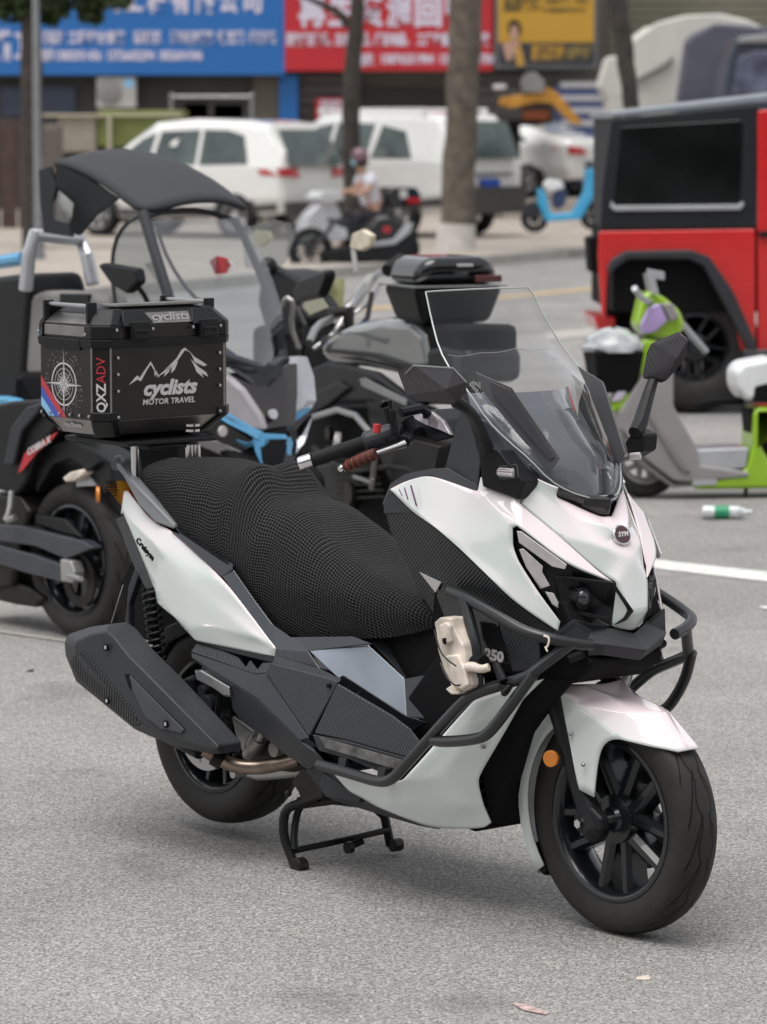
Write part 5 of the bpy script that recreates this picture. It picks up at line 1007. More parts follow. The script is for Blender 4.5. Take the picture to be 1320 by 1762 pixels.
# ---- 4. scooter with clear round screen behind it
f4 = Fr(D(465, 700, 17.0), -R(50)); cur = f4
N4 = thing('screen_scooter', 'dark scooter mostly hidden with small clear round windshield beside the roofed scooter', 'scooter', f4)
sl('windshield', [(422, 460), (416, 410), (430, 390), (470, 378), (500, 384), (506, 410), (490, 450), (470, 470)], 'glass2', N4, .006, 0, s=0)
sl('yellow_cover', [(428, 404), (440, 396), (462, 398), (466, 412), (450, 424), (430, 428)], mat('pale_yellow_plastic', (.62, .55, .32), .5), N4, .02, .004, s=-.1)
sl('front_cowl', [(446, 476), (462, 462), (486, 466), (516, 484), (520, 540), (500, 600), (460, 590), (440, 520)], 'black', N4, .24, .03, s=.1)
tb('handlebar', [(450, 470, .3), (470, 460, 0), (500, 470, -.3)], .016, 'black', N4); MB().ball(f4.p(462, 458, .1), .045, 8).go('mirror', M['black'], N4)
sl('teal_strap', [(470, 468), (494, 466), (498, 478), (474, 480)], mat('teal_cloth', (.04, .28, .22), .6), N4, .03, .005, s=0)
sl('body', [(430, 560), (520, 560), (560, 700), (560, 800), (430, 800)], 'void', N4, .3, .04, s=.1)
wheel((.1, 0, .23), .23, .15, .10, N4, lod=1); wheel((-1.2, 0, .23), .23, .15, .10, N4, lod=1)
# ---- 5. lime green e-scooter on the right with basket
f5 = Fr(D(1108, 800, 17.8), math.pi + R(8)); cur = f5
M['lime'] = mat('lime_paint', (.30, .52, .02), .25, coat=.6); M['warmgrey'] = mat('warm_grey_plastic', (.30, .28, .28), .45)
N5 = thing('lime_electric_scooter', 'lime green electric scooter with front basket and white seat edge parked at right', 'electric scooter', f5)
wheel((0, 0, .205), .205, .13, .09, N5, rimmat=M['warmgrey']); wheel((-1.15, 0, .205), .205, .13, .09, N5, rimmat=M['warmgrey'])
tb('steering_column', [(1116, 470, 0), (1124, 510, 0), (1110, 700, 0), (1104, 790, .0)], .028, 'warmgrey', N5)
tb('handlebar', [(1092, 496, .30), (1106, 515, .22), (1126, 520, 0), (1150, 530, -.2), (1215, 605, -.34)], .016, 'silver', N5)
sl('mirror_stem', [(1114, 462), (1122, 464), (1144, 468), (1144, 482), (1128, 480), (1134, 505), (1122, 508)], 'silver', N5, .02, .004, s=.1)
sl('head_shell', [(1106, 508), (1120, 500), (1146, 512), (1172, 535), (1180, 560), (1165, 585), (1110, 580), (1094, 560)], 'lime', N5, .16, .03, s=.08)
sl('headlamp_cover', [(1102, 560), (1118, 528), (1136, 522), (1150, 552), (1128, 572), (1106, 576)], mat('lilac_plastic', (.45, .33, .62), .25, coat=.5), N5, .05, .012, s=.12)
sl('headlamp_lens', [(1138, 522), (1158, 522), (1170, 545), (1155, 555)], 'warmgrey', N5, .05, .01, s=.12)
sl('front_shield', [(1108, 580), (1138, 588), (1150, 620), (1136, 665), (1110, 700), (1080, 712), (1050, 710), (1056, 690), (1078, 662), (1096, 625)], 'lime', N5, .16, .04, s=.12)
sl('front_shield', [(1090, 600), (1108, 590), (1100, 640), (1070, 690), (1054, 692)], mat('pale_lilac', (.55, .5, .6), .3), N5, .05, .01, s=.13)
sl('leg_shield', [(1110, 640), (1160, 640), (1160, 700), (1200, 770), (1206, 800), (1290, 812), (1290, 822), (1180, 830), (1160, 828), (1110, 790), (1070, 740), (1066, 710)], 'warmgrey', N5, .30, .035, s=.15)
sl('shield_crease', [(1112, 712), (1122, 716), (1176, 792), (1190, 812), (1176, 812), (1160, 792)], 'grey_v', N5, .02, .006, s=.165)
sl('side_lettering', [(1192, 826), (1234, 824), (1234, 834), (1192, 836)], 'silver', N5, .004, .001, s=.155)
sl('belly_step', [(1070, 742), (1112, 794), (1160, 832), (1290, 824), (1290, 830), (1158, 840), (1104, 802), (1064, 752)], 'grey_v', N5, .2, .01, s=.13)
sl('front_mudguard', [(1060, 790), (1078, 752), (1110, 745), (1150, 780), (1150, 800), (1110, 770), (1080, 780)], 'warmgrey', N5, .12, .01, s=.06)
sl('footboard', [(1196, 774), (1290, 770), (1284, 806), (1186, 812)], 'silver', N5, .26, .01, s=.13)
sl('lower_body', [(1180, 830), (1240, 822), (1284, 808), (1296, 770), (1296, 712), (1306, 700), (1400, 700), (1400, 716), (1312, 716), (1312, 770), (1330, 800), (1400, 800), (1400, 840), (1200, 843)], 'lime', N5, .26, .025, s=.14)
sl('battery_case', [(1290, 705), (1340, 705), (1340, 780), (1300, 800)], 'void', N5, .2, .01, s=.12)
sl('seat', [(1268, 640), (1280, 625), (1340, 614), (1340, 690), (1284, 690), (1270, 670)], mat('white_vinyl', (.78, .79, .80), .35, coat=.2), N5, .26, .03, s=.13)
sl('seat_pad', [(1300, 665), (1340, 655), (1340, 692), (1296, 692)], 'void', N5, .2, .01, s=.14)
tb('rear_light_stalk', [(1288, 800, .05), (1282, 860, .12), (1280, 886, .16)], .012, 'black', N5)
tb('cargo_hooks', [(1195, 700, .0), (1230, 690, 0), (1280, 690, 0)], .02, 'void', N5)
BK = thing('front_basket', 'dark grey basket wrapped with a clear plastic bag on the lime green scooter', 'basket', f5)
bq = f5.p(1055, 620, 0)
rbox('basket_body', bq.x - .13, bq.x + .13, .13, bq.z - .16, bq.z + .06, .17, 'void', BK, .02).name = 'basket_body'
M['wrap'] = mat('crumpled_clear_bag', (.40, .42, .43), .22, coat=.4, bump=1, bscale=25, var=.35, nscale=14)
mb = MB(); vs = []; fs = []
for i in range(9):
    for j in range(24):
        a = j / 24 * math.tau; th = i / 8 * 1.45; r = 1 + .10 * mnoise.noise(Vector((math.cos(a) * 2, math.sin(a) * 2, i * .7)))
        vs.append(Vector((bq.x + .165 * math.cos(th) * math.cos(a) * r, .185 * math.cos(th) * math.sin(a) * r, bq.z + .05 + .12 * math.sin(th) * r)))
for i in range(8):
    for j in range(24): fs.append((i * 24 + j, i * 24 + (j + 1) % 24, (i + 1) * 24 + (j + 1) % 24, (i + 1) * 24 + j))
build('plastic_bag', vs, fs, M['wrap'], BK)
rebase(BK, (bq.x, 0, bq.z - .16))
# plastic bottle lying on the ground
bg = G(1208, 893); bh = Fr(bg, -R(2)); cur = bh
BT = thing('plastic_bottle', 'empty clear plastic bottle with green label lying on the asphalt under the lime scooter', 'bottle', bh)
MB().lathe((0, 0, .033), [(.001, 0), (.030, .002), (.033, .02), (.033, .06)], 20, 'X').lathe((0, 0, .033), [(.033, .13), (.033, .17), (.024, .20), (.012, .215), (.012, .225)], 20, 'X').go('bottle_body', mat('clear_pet', (.60, .64, .64), .15, coat=1, var=.3, nscale=40), BT)
MB().lathe((0, 0, .033), [(.0335, .06), (.0335, .13)], 20, 'X').go('bottle_label', mat('green_label', (.03, .28, .14), .4), BT)
MB().lathe((0, 0, .033), [(.001, .24), (.014, .24), (.014, .225)], 14, 'X').go('bottle_cap', M['decal_w'], BT)
# ================================================================ road, far pavement, markings
M['road'] = asphalt('road_asphalt', (.250, .242, .232), .25, 40, .3)
M['pave'] = mat('pavement_slabs', (.34, .30, .26), .8, var=.2, nscale=1.5, bump=.3)
M['kerbm'] = mat('kerb_stone', (.36, .34, .31), .8, var=.15)
M['line_w'] = mat('worn_white_paint', (.66, .65, .62), .6, var=.25, nscale=20)
M['line_y'] = mat('worn_yellow_paint', (.50, .36, .18), .6, var=.3, nscale=10)
kp = [G(-700, 565, .14), G(600, 456, .14), G(850, 437, .14), G(1020, 423, .14), G(1700, 366, .14)]
far = [(120, 140), (-120, 140)]
rd = sheet('road', [G(-900, 735)[:2], G(1040, 562)[:2], G(1800, 497)[:2]] + [(p.x, p.y) for p in kp[::-1]], .004, M['road'])
pv = sheet('pavement', [(p.x, p.y) for p in kp] + [(200, 160), (-200, 160)], .14, M['pave'])
md_ = pv.modifiers.new('s', 'SOLIDIFY'); md_.thickness = .2; md_.offset = -1
kb = []
for a, b_ in zip(kp[:-1], kp[1:]):
    d = (b_ - a); d.z = 0; L_ = d.length; d.normalize(); q = Vector((d.y, -d.x, 0)) * .14; n = max(1, int(L_ / 1.0))
    for i in range(n):
        p0 = a + d * (L_ * i / n + .01); p1 = a + d * (L_ * (i + 1) / n - .01)
        if not (-700 < 660 + (p0.x / max(p0.y, 1)) * F_ < 1900): continue
        kb.append((p0, p1, q))
kroot = bpy.data.objects.new('kerb', None); C.objects.link(kroot); kroot['kind'] = 'structure'
for p0, p1, q in kb[:120]:
    MB().add([p0, p1, p1 + q, p0 + q] + [v - Vector((0, 0, .2)) for v in (p0, p1, p1 + q, p0 + q)], [(0, 1, 2, 3), (4, 5, 6, 7), (0, 1, 5, 4), (1, 2, 6, 5), (2, 3, 7, 6), (3, 0, 4, 7)]).go('kerb_stone', M['kerbm'], kroot)
def gl(name, pts, z, mt): return sheet(name, [G(*p)[:2] for p in pts], z, mt)
gl('yellow_lane_line', [(500, 541), (760, 520), (1040, 494), (1040, 498), (760, 524), (500, 546)], .008, M['line_y'])
gl('bay_line', [(1100, 961), (1420, 996), (1420, 1014), (1100, 976)], .004, M['line_w'])
gl('bay_line', [(1304, 1044), (1420, 1048), (1420, 1056), (1314, 1049)], .0042, M['line_w'])
gl('gutter_line', [(940, 572), (1200, 548), (1200, 560), (940, 588)], .008, M['kerbm'])
gl('paving_seam', [(-40, 1080), (120, 1103), (260, 1126), (260, 1129), (120, 1107), (-40, 1084)], .004, M['kerbm'])
# small litter
for nm, lb, q, mt, s_ in (('paper_scrap', 'small tan paper scrap on the asphalt at the bottom right', (1106, 1686), M['white_pl'], .016), ('dry_leaf', 'tiny dry leaf on the asphalt left of the muffler', (52, 1156), M['oily'], .012)):
    p = G(*q); o = MB().add([Vector((-s_, -.004, .002)), Vector((s_, -.008, .004)), Vector((s_ * .9, .012, .009)), Vector((-s_ * .8, .014, .003))], [(0, 1, 2, 3)]).go(nm, mt, None, solid=.0012) if False else build(nm, [Vector((-s_, -.004, .002)), Vector((s_, -.008, .004)), Vector((s_ * .9, .012, .009)), Vector((-s_ * .8, .014, .003)), Vector((-s_, -.004, .001)), Vector((s_, -.008, .001)), Vector((s_ * .9, .012, .007)), Vector((-s_ * .8, .014, .001))], [(0, 1, 2, 3), (4, 7, 6, 5), (0, 1, 5, 4), (1, 2, 6, 5), (2, 3, 7, 6), (3, 0, 4, 7)], mt, None)
    o.location = p; tag(o, lb, 'litter')
gl('chalk_mark', [(880, 1728), (905, 1730), (945, 1744), (940, 1748), (900, 1740)], .003, mat('faded_pink_paint', (.46, .34, .32), .7, var=.4, nscale=60))

# ================================================================ red off-road car
def box_at(name, x0, y0, x1, y1, dist, depth, mt, parent=None, bevel=.01, lab=None, cat=None, group=None):
    a, b_ = D(x0, y0, dist), D(x1, y1, dist); zt, zb = a.z, b_.z
    base = Vector(((a.x + b_.x) / 2, dist, zb)); w = b_.x - a.x; h = zt - zb
    mb = MB().box((0, depth / 2, h / 2), (w, depth, h)); o = mb.go(name, mt, None, bevel=bevel); o.location = base
    if parent is not None: o.parent = parent; o.location = base - parent.location
    elif lab: tag(o, lab, cat, group)
    return o
fj = Fr(D(1173, 640, 23.7), R(2)); fj.O.z = 0; cur = fj
JP = thing('offroad_car', 'red boxy off-road car with black hard top and black wheel arches at the right edge', 'car', fj)
M['jred'] = mat('bright_red_paint', (.62, .022, .022), .22, coat=.6, var=.05); M['jblk'] = mat('charcoal_hardtop', (.018, .020, .024), .5, bump=.2, spec=.3)
w0 = fj.p(1200, 588, .8)
for sx_, a in ((1, 0), (1, 2.75)):
    for s_ in (.74, -.74): wheel((w0.x + a, (s_ - .16 * (1 if s_ > 0 else -1)) * fj.sg, .44), .44, .22, .30, JP, hub=.09, lod=0 if s_ > 0 else 1)
W_ = .80
def jp(name, pts, mt, s_=W_, d=.04, bv=.012): return slab(name, [(x, y, s_) for x, y in pts], mt, JP, d, bv)
jp('rear_quarter', [(1031, 398), (1300, 394), (1300, 612), (1278, 612), (1256, 520), (1212, 452), (1195, 437), (1078, 440), (1046, 470), (1042, 548), (1036, 548), (1029, 440)], M['jred'])
jp('front_door', [(1304, 190), (1420, 180), (1420, 612), (1304, 612), (1304, 398)], M['jred'])
jp('door_body', [(1420, 398), (1900, 392), (1900, 560), (1700, 612), (1420, 612)], M['jred'])
jp('door_handle', [(1306, 398), (1330, 398), (1330, 408), (1306, 408)], M['black'], W_ + .03, .03, .004)
jp('hardtop_side', [(1052, 205), (1306, 180), (1301, 394), (1033, 396), (1036, 330)], M['jblk'], W_ - .02, .06)
jp('side_window', [(1068, 218), (1276, 206), (1280, 214), (1275, 346), (1268, 350), (1062, 352), (1055, 346)], M['cglass'], W_ - .012, .02, .01)
jp('window_trim', [(1052, 346), (1060, 354), (1270, 352), (1280, 346), (1280, 354), (1274, 361), (1058, 363), (1050, 356)], M['silver'], W_ - .004, .02, .004)
rf = [fj.p(1052, 204, W_ - .03), fj.p(1420, 166, W_ - .03)]
vs = [rf[0], rf[1], rf[1] + Vector((0, 0, .06)), rf[0] + Vector((0, 0, .045))]; vs2 = [Vector((v.x, -v.y, v.z)) for v in vs]
MB().add(vs + vs2, [(0, 1, 2, 3), (4, 5, 6, 7), (0, 1, 5, 4), (3, 2, 6, 7), (0, 3, 7, 4), (1, 2, 6, 5)]).go('roof', M['slate'] if False else mat('silver_grey_roof', (.24, .27, .30), .35, coat=.3), JP, bevel=.015)
jp('wheel_arch_flare', [(1046, 462), (1052, 448), (1078, 432), (1190, 430), (1222, 442), (1262, 500), (1302, 590), (1302, 604), (1286, 600), (1250, 530), (1212, 458), (1186, 446), (1082, 446), (1062, 460), (1050, 474)], M['dkgrey'], W_ + .10, .12, .015)
jp('arch_liner', [(1044, 470), (1080, 440), (1190, 440), (1256, 520), (1284, 612), (1044, 612)], M['void'], W_ - .35, .1)
jp('rear_bumper', [(1012, 410), (1030, 405), (1030, 470), (1016, 468)], M['void'], W_ - .1, .3)
jp('tow_frame', [(1022, 545), (1060, 545), (1060, 575), (1030, 572)], M['jred'], W_ - .3, .8)
jp('side_step', [(1280, 602), (1600, 602), (1600, 618), (1280, 618)], M['slate'], W_ + .10, .16)
p0, p1 = fj.p(1036, 398, 0), fj.p(1900, 398, 0)
MB().box(((p0.x + p1.x) / 2, 0, .95), (p1.x - p0.x, 1.5, .55)).go('body_core', M['void'], JP, bevel=.02)
MB().box((fj.p(1040, 300, 0).x + .02, 0, 1.45), (.05, 1.5, 1.05)).go('tailgate', M['jblk'], JP, bevel=.02)

# ================================================================ white cars across the road
M['carw'] = mat('car_white_paint', (.74, .735, .71), .2, coat=.7, var=.03); M['cglass2'] = mat('car_glass_green_reflection', (.055, .075, .072), .12, coat=.5, var=.5, nscale=2); M['clad'] = mat('grey_cladding', (.06, .055, .055), .6)  # cglass2: greenish reflection put into the glass colour
M['tail'] = mat('tail_lamp_red', (.45, .012, .02), .15, coat=.8); M['plate_b'] = mat('blue_plate', (.02, .06, .30), .35)
M['alu'] = mat('car_alloy_rim', (.42, .42, .42), .35, .6)
def car(label, O, ang, st, Lw, wr=.34, width=.90, suv=True, plate=True, wheels=True, z0=.14, mat_=None, lamp=None, sills=True):
    """st: stations (x, z_low, z_belt, z_top, half width at belt, half width at top); +x is forward."""
    root = bpy.data.objects.new('parked_car', None); C.objects.link(root); root.location = (O[0], O[1], z0); root.rotation_euler = (0, 0, ang); tag(root, label, 'car', 'white cars parked across the road')
    global cur; cur = Fr(O, ang); mp = mat_ or M['carw']; n = len(st)
    sec = lambda s: [(s[4] * .93, s[1]), (s[4] + .015, s[1] + (s[2] - s[1]) * .35), (s[4], s[2]), (s[5] + (s[4] - s[5]) * .12, s[2] + (s[3] - s[2]) * .86), (s[5] * .86, s[3])]
    vs = []; fs = []
    for s in st:
        h = sec(s); vs += [Vector((s[0], -y, z)) for y, z in h] + [Vector((s[0], y, z)) for y, z in h[::-1]]
    for i in range(n - 1):
        for j in range(9): fs.append((i * 10 + j, i * 10 + j + 1, (i + 1) * 10 + j + 1, (i + 1) * 10 + j))
        fs.append((i * 10 + 9, i * 10, (i + 1) * 10, (i + 1) * 10 + 9))
    fs += [tuple(range(10))[::-1], tuple(range((n - 1) * 10, n * 10))]
    build('body', vs, fs, mp, root, bevel=.11, seg=5)
    def side(name, pts, mt, off=.012, both=True):    # pts (x, t) t: 0 at belt .. 1 roof
        def P_(x, z, sg_):
            for i in range(n - 1):
                if st[i][0] <= x <= st[i + 1][0]:
                    k = (x - st[i][0]) / (st[i + 1][0] - st[i][0]); s = [st[i][q] * (1 - k) + st[i + 1][q] * k for q in range(6)]; break
            else: s = st[0] if x < st[0][0] else st[-1]
            if z <= s[2]: y = s[4] + .01
            else: y = s[4] + (s[5] - s[4]) * min(1, (z - s[2]) / max(.01, (s[3] - s[2])) * .88 / .86)
            return Vector((x, sg_ * (y + off), z))
        for sg_ in (-1, 1):
            vv = [P_(x, z, sg_) for x, z in pts]; build(name, vv + [v - Vector((0, sg_ * .03, 0)) for v in vv], [tuple(range(len(vv))), tuple(range(2 * len(vv) - 1, len(vv) - 1, -1))] + [(i, (i + 1) % len(vv), len(vv) + (i + 1) % len(vv), len(vv) + i) for i in range(len(vv))], mt, root)
    if wheels:
        for x in (Lw[0], Lw[1]):
            for sg_ in (-1, 1):
                wheel((x, sg_ * (width - .055), wr), wr, wr * .66, .22, root, lod=1, rimmat=M['alu'], double=False, spokes=6, hub=.07)
            side('wheel_arch', [(x + math.cos(a) * (wr + .055), wr + math.sin(a) * (wr + .055)) for a in [math.pi * k / 10 for k in range(11)]] + [(x + (wr + .05), st[0][1] + .02), (x - (wr + .05), st[0][1] + .02)][:0], M['clad'], -.001)
    return root, side
a60 = math.pi - R(58)
# SUV 1 : left, sloping roof; x=0 rear bumper, 4.45 front
S1 = [(-.02, .42, .95, 1.0, .80, .78), (.06, .40, 1.10, 1.36, .86, .70), (.42, .36, 1.12, 1.78, .90, .66), (.80, .34, 1.12, 1.83, .91, .68), (1.8, .30, 1.10, 1.86, .92, .70), (2.6, .30, 1.09, 1.80, .92, .68), (3.05, .30, 1.07, 1.52, .91, .72), (3.50, .32, 1.06, 1.12, .90, .76), (4.2, .34, .95, .98, .86, .74), (4.5, .42, .75, .80, .72, .66)]
c1, sd1 = car('white compact SUV with sloping roof at the left of the parked row', D(540, 402, 54.5)[:2], math.pi - R(34), S1, (.85, 3.55), .36)
sd1('side_window', [(.62, 1.16), (.78, 1.60), (1.1, 1.68), (1.55, 1.69), (1.55, 1.14)], M['cglass2']); sd1('side_window', [(1.63, 1.14), (1.63, 1.69), (2.4, 1.66), (2.48, 1.14)], M['cglass2']); sd1('side_window', [(2.56, 1.14), (2.50, 1.64), (2.75, 1.55), (3.25, 1.2), (3.3, 1.13)], M['cglass2'])
def rear(root, parts):
    for name, pts, mt in parts:
        vv = [Vector(p) - Vector((.06, 0, 0)) for p in pts]; build(name, vv + [v + Vector((.09, 0, 0)) for v in vv], [tuple(range(len(vv))), tuple(range(2 * len(vv) - 1, len(vv) - 1, -1))] + [(i, (i + 1) % len(vv), len(vv) + (i + 1) % len(vv), len(vv) + i) for i in range(len(vv))], M[mt], root, bevel=.006)
rear(c1, [('rear_window', [(-.04, -.68, 1.14), (-.04, .68, 1.14), (.22, .56, 1.69), (.22, -.56, 1.69)], 'cglass2'), ('tail_lamp', [(.0, .44, .95), (.0, .86, .98), (.06, .88, 1.10), (.0, .5, 1.10)], 'tail'), ('tail_lamp', [(.0, -.44, .95), (.0, -.86, .98), (.06, -.88, 1.10), (.0, -.5, 1.10)], 'tail'),
          ('bumper_cladding', [(-.05, -.8, .36), (-.05, .8, .36), (-.05, .82, .58), (-.05, -.82, .58)], 'clad'), ('spoiler', [(.22, -.58, 1.75), (.22, .58, 1.75), (.30, .58, 1.79), (.30, -.58, 1.79)], 'carw')])
sd1('tail_lamp', [(.03, .97), (.03, 1.09), (.42, 1.08), (.36, 1.0)], M['tail']); sd1('sill_cladding', [(.1, .44), (1.2, .42), (1.3, .33), (3.1, .33), (3.1, .44), (1.3, .46), (.1, .56)], M['clad'])
S2 = [(-.02, .45, 1.0, 1.05, .84, .80), (.05, .42, 1.18, 1.50, .90, .74), (.35, .40, 1.20, 1.92, .93, .72), (.9, .34, 1.18, 1.98, .94, .74), (2.2, .32, 1.16, 2.0, .95, .76), (2.9, .32, 1.14, 1.94, .95, .74), (3.35, .32, 1.12, 1.6, .94, .76), (3.8, .34, 1.10, 1.18, .93, .80), (4.5, .36, 1.02, 1.05, .88, .78), (4.8, .45, .8, .85, .76, .70)]
c2, sd2 = car('tall white SUV with roof rails behind the big tree trunk', D(836, 399, 55)[:2], math.pi - R(42), S2, (1.0, 3.9), .39, .94)
sd2('side_window', [(.75, 1.24), (.95, 1.66), (1.45, 1.76), (1.6, 1.24)], M['cglass2']); sd2('side_window', [(1.72, 1.24), (1.62, 1.78), (2.4, 1.80), (2.5, 1.22)], M['cglass2']); sd2('side_window', [(2.58, 1.22), (2.5, 1.79), (3.0, 1.7), (3.5, 1.24)], M['cglass2'])
sd2('roof_rail', [(.6, 1.92), (.6, 2.03), (2.9, 2.03), (2.9, 1.94), (2.8, 1.94), (2.8, 1.99), (.7, 1.99), (.7, 1.92)], M['carw'])
rear(c2, [('rear_window', [(-.05, -.70, 1.24), (-.05, .70, 1.24), (.14, .60, 1.82), (.14, -.60, 1.82)], 'cglass2'), ('number_plate', [(-.07, -.20, .80), (-.07, .20, .80), (-.06, .20, .92), (-.06, -.20, .92)], 'plate_b'), ('bumper_cladding', [(-.06, -.84, .38), (-.06, .84, .38), (-.06, .86, .80), (-.06, -.86, .80)], 'clad'), ('tail_lamp', [(.0, .58, 1.02), (.0, .90, 1.04), (.05, .9, 1.16), (.0, .6, 1.14)], 'tail'), ('tailgate_trim', [(-.01, -.6, .98), (-.01, .6, .98), (.0, .6, 1.01), (.0, -.6, 1.01)], 'clad')])
sd2('sill_cladding', [(.1, .5), (1.3, .46), (1.4, .36), (3.4, .36), (3.4, .50), (1.4, .52), (.1, .64)], M['clad'])
S3 = [(0, .40, .92, 1.0, .76, .70), (.08, .34, 1.02, 1.14, .84, .74), (.55, .32, 1.05, 1.20, .88, .70), (1.4, .30, 1.02, 1.46, .90, .58), (2.4, .30, 1.0, 1.49, .90, .60), (3.2, .30, .98, 1.2, .90, .68), (3.6, .32, .95, 1.0, .88, .74), (4.5, .36, .82, .86, .78, .68)]
c3, sd3 = car('white saloon with red tail lamp seen from behind right of the big tree trunk', D(1022, 340, 68)[:2], math.pi - R(36), S3, (.95, 3.6), .33, z0=.5)
fc = D(965, 345, 70); MB().box((0, 0, 0), (2.6, 9, .36)).go('forecourt', M['pave'], None, bevel=.02).location = (fc.x, 70.5, .32); bpy.data.objects['forecourt']['kind'] = 'structure'
rear(c3, [('tail_lamp', [(.0, .30, .84), (.02, .84, .84), (.05, .84, 1.0), (.0, .5, .96)], 'tail'), ('tail_lamp', [(.0, -.30, .84), (.02, -.84, .84), (.05, -.84, 1.0), (.0, -.5, .96)], 'tail')])
rear_w = [Vector((.62, -.60, 1.24)), Vector((.62, .60, 1.24)), Vector((1.36, .48, 1.50)), Vector((1.36, -.48, 1.50))]
build('rear_window', rear_w + [v + Vector((0, 0, -.03)) for v in rear_w], [(0, 1, 2, 3), (4, 5, 6, 7), (0, 1, 5, 4), (1, 2, 6, 5), (2, 3, 7, 6), (3, 0, 4, 7)], mat('pale_rear_glass', (.30, .34, .37), .08, coat=.8), c3)
sd3('side_window', [(1.0, 1.08), (1.45, 1.38), (2.2, 1.42), (3.0, 1.14), (3.2, 1.03)], M['cglass2']); sd3('tail_lamp', [(.03, .84), (.03, 1.0), (.42, .98)], M['tail'])

# ================================================================ blue e-scooter on the far pavement
f6 = Fr(D(980, 395, 50), R(4)); cur = f6
N6 = thing('blue_electric_scooter', 'light blue electric scooter with white seat on the far pavement by the saloon', 'electric scooter', f6)
wheel((f6.p(1022, 372, 0).x, 0, f6.p(1022, 372, 0).z), .20, .13, .10, N6, lod=1); wheel((f6.p(920, 376, 0).x, 0, f6.p(920, 376, 0).z), .20, .13, .10, N6, lod=1)
def s6(n_, pts, m_, s_=.12, d=.24, b=.03): return sl(n_, pts, m_, N6, d, b, s=s_)
s6('body_shell', [(926, 322), (940, 332), (948, 368), (985, 366), (1006, 330), (1008, 290), (1020, 288), (1032, 310), (1022, 340), (1000, 378), (940, 382), (926, 352)], mat('cyan_paint', (.06, .40, .68), .25, coat=.5))
s6('seat', [(936, 316), (946, 308), (968, 312), (972, 324), (950, 330), (938, 326)], mat('white_seat', (.75, .75, .75), .4), .13, .26); s6('under_seat', [(956, 326), (976, 326), (974, 352), (960, 362), (950, 350)], mat('navy_plastic', (.03, .05, .12), .5), .10, .2)
s6('rear_guard', [(902, 352), (920, 344), (930, 352), (926, 372), (904, 378)], 'dkgrey', .08, .16); s6('head', [(1004, 278), (1018, 274), (1024, 290), (1012, 296)], 'slate', .1, .2)
tb('handlebar', [(1004, 282, .3), (1012, 280, 0), (1020, 278, -.3)], .02, 'silver', N6)
tb('front_fork', [(1014, 300, 0), (1024, 350, 0), (1022, 372, 0)], .03, 'dkgrey', N6)

# ================================================================ rider on the grey scooter, and a parked black bike in front
f7 = Fr(D(630, 420, 51), math.pi + R(28)); cur = f7
N7 = thing('grey_scooter', 'grey scooter being ridden across the road with black box at the back', 'scooter', f7)
def s7(n_, pts, m_, s_=.14, d=.28, b=.03): return sl(n_, pts, m_, N7, d, b, s=s_)
s7('front_shield', [(520, 402), (530, 372), (556, 344), (580, 350), (590, 372), (572, 398), (540, 410)], 'silver'); s7('handlebar_cover', [(546, 340), (556, 328), (585, 330), (596, 342), (575, 350), (552, 348)], mat('pale_grey_plastic', (.5, .52, .53), .35), .2, .4)
s7('body', [(580, 380), (600, 372), (680, 372), (700, 385), (690, 405), (610, 412), (580, 405)], 'dkgrey'); s7('seat', [(600, 366), (680, 366), (684, 376), (604, 378)], 'black')
s7('rear_box', [(668, 330), (676, 322), (718, 322), (726, 336), (724, 358), (672, 360)], 'gloss', .2, .4); s7('box_lamp', [(700, 340), (724, 340), (722, 350), (702, 350)], 'tail', .21, .02, .005); s7('box_badge', [(688, 328), (700, 326), (702, 340), (690, 342)], 'decal_w', .21, .02, .005)
wheel((f7.p(545, 402, 0).x, 0, .24), .24, .15, .11, N7, lod=1); wheel((f7.p(690, 404, 0).x, 0, .24), .24, .15, .11, N7, lod=1)
# person: one skinned body
def skin_body(name, pts, edges, mt, parent, sub=1):
    me = bpy.data.meshes.new(name); me.from_pydata([tuple(p) for p, r in pts], edges, []); me.materials.append(mt); o = link(name, me, parent)
    md = o.modifiers.new('k', 'SKIN'); lay = me.skin_vertices[0].data if me.skin_vertices else None
    if lay is None:
        bm = bmesh.new(); bm.from_mesh(me); sk = bm.verts.layers.skin.verify(); bm.to_mesh(me); bm.free(); lay = me.skin_vertices[0].data
    for i, (p, r) in enumerate(pts): lay[i].radius = r if isinstance(r, tuple) else (r, r)
    lay[0].use_root = True; md.use_smooth_shade = True
    u = o.modifiers.new('u', 'SUBSURF'); u.levels = u.render_levels = sub; return o
PR = thing('person', 'person in white shirt, pink cap helmet and blue face mask riding the grey scooter', 'person', f7)
q7 = lambda x, y, s_=0: f7.p(x, y, s_)
hip, chest, neck, head = q7(645, 372), q7(634, 318), q7(622, 294), q7(617, 276)
body = [(hip, (.16, .17)), (q7(640, 345), (.14, .17)), (chest, (.13, .19)), (neck, .06), (head, (.09, .085)), (head + Vector((0, 0, .07)), .07)]
for s_ in (.18, -.18):
    y = s_ * f7.sg; L_ = lambda x_, y_, k=1: Vector((q7(x_, y_).x, y * k, q7(x_, y_).z))
    body += [(L_(630, 302), .06), (L_(624, 326, 1.25), .048), (L_(604, 332, 1.2), .038), (L_(594, 333, 1.15), .03)]
    body += [(L_(640, 372, .6), .095), (L_(604, 370, .8), .08), (L_(600, 398, .8), .055), (L_(600, 420, .8), .045), (L_(590, 424, .8), .04)]
ed = [(0, 1), (1, 2), (2, 3), (3, 4), (4, 5), (2, 6), (6, 7), (7, 8), (8, 9), (0, 10), (10, 11), (11, 12), (12, 13), (13, 14), (2, 15), (15, 16), (16, 17), (17, 18), (0, 19), (19, 20), (20, 21), (21, 22), (22, 23)]
skin_body('body', body, ed, M['skin'], PR, 2)
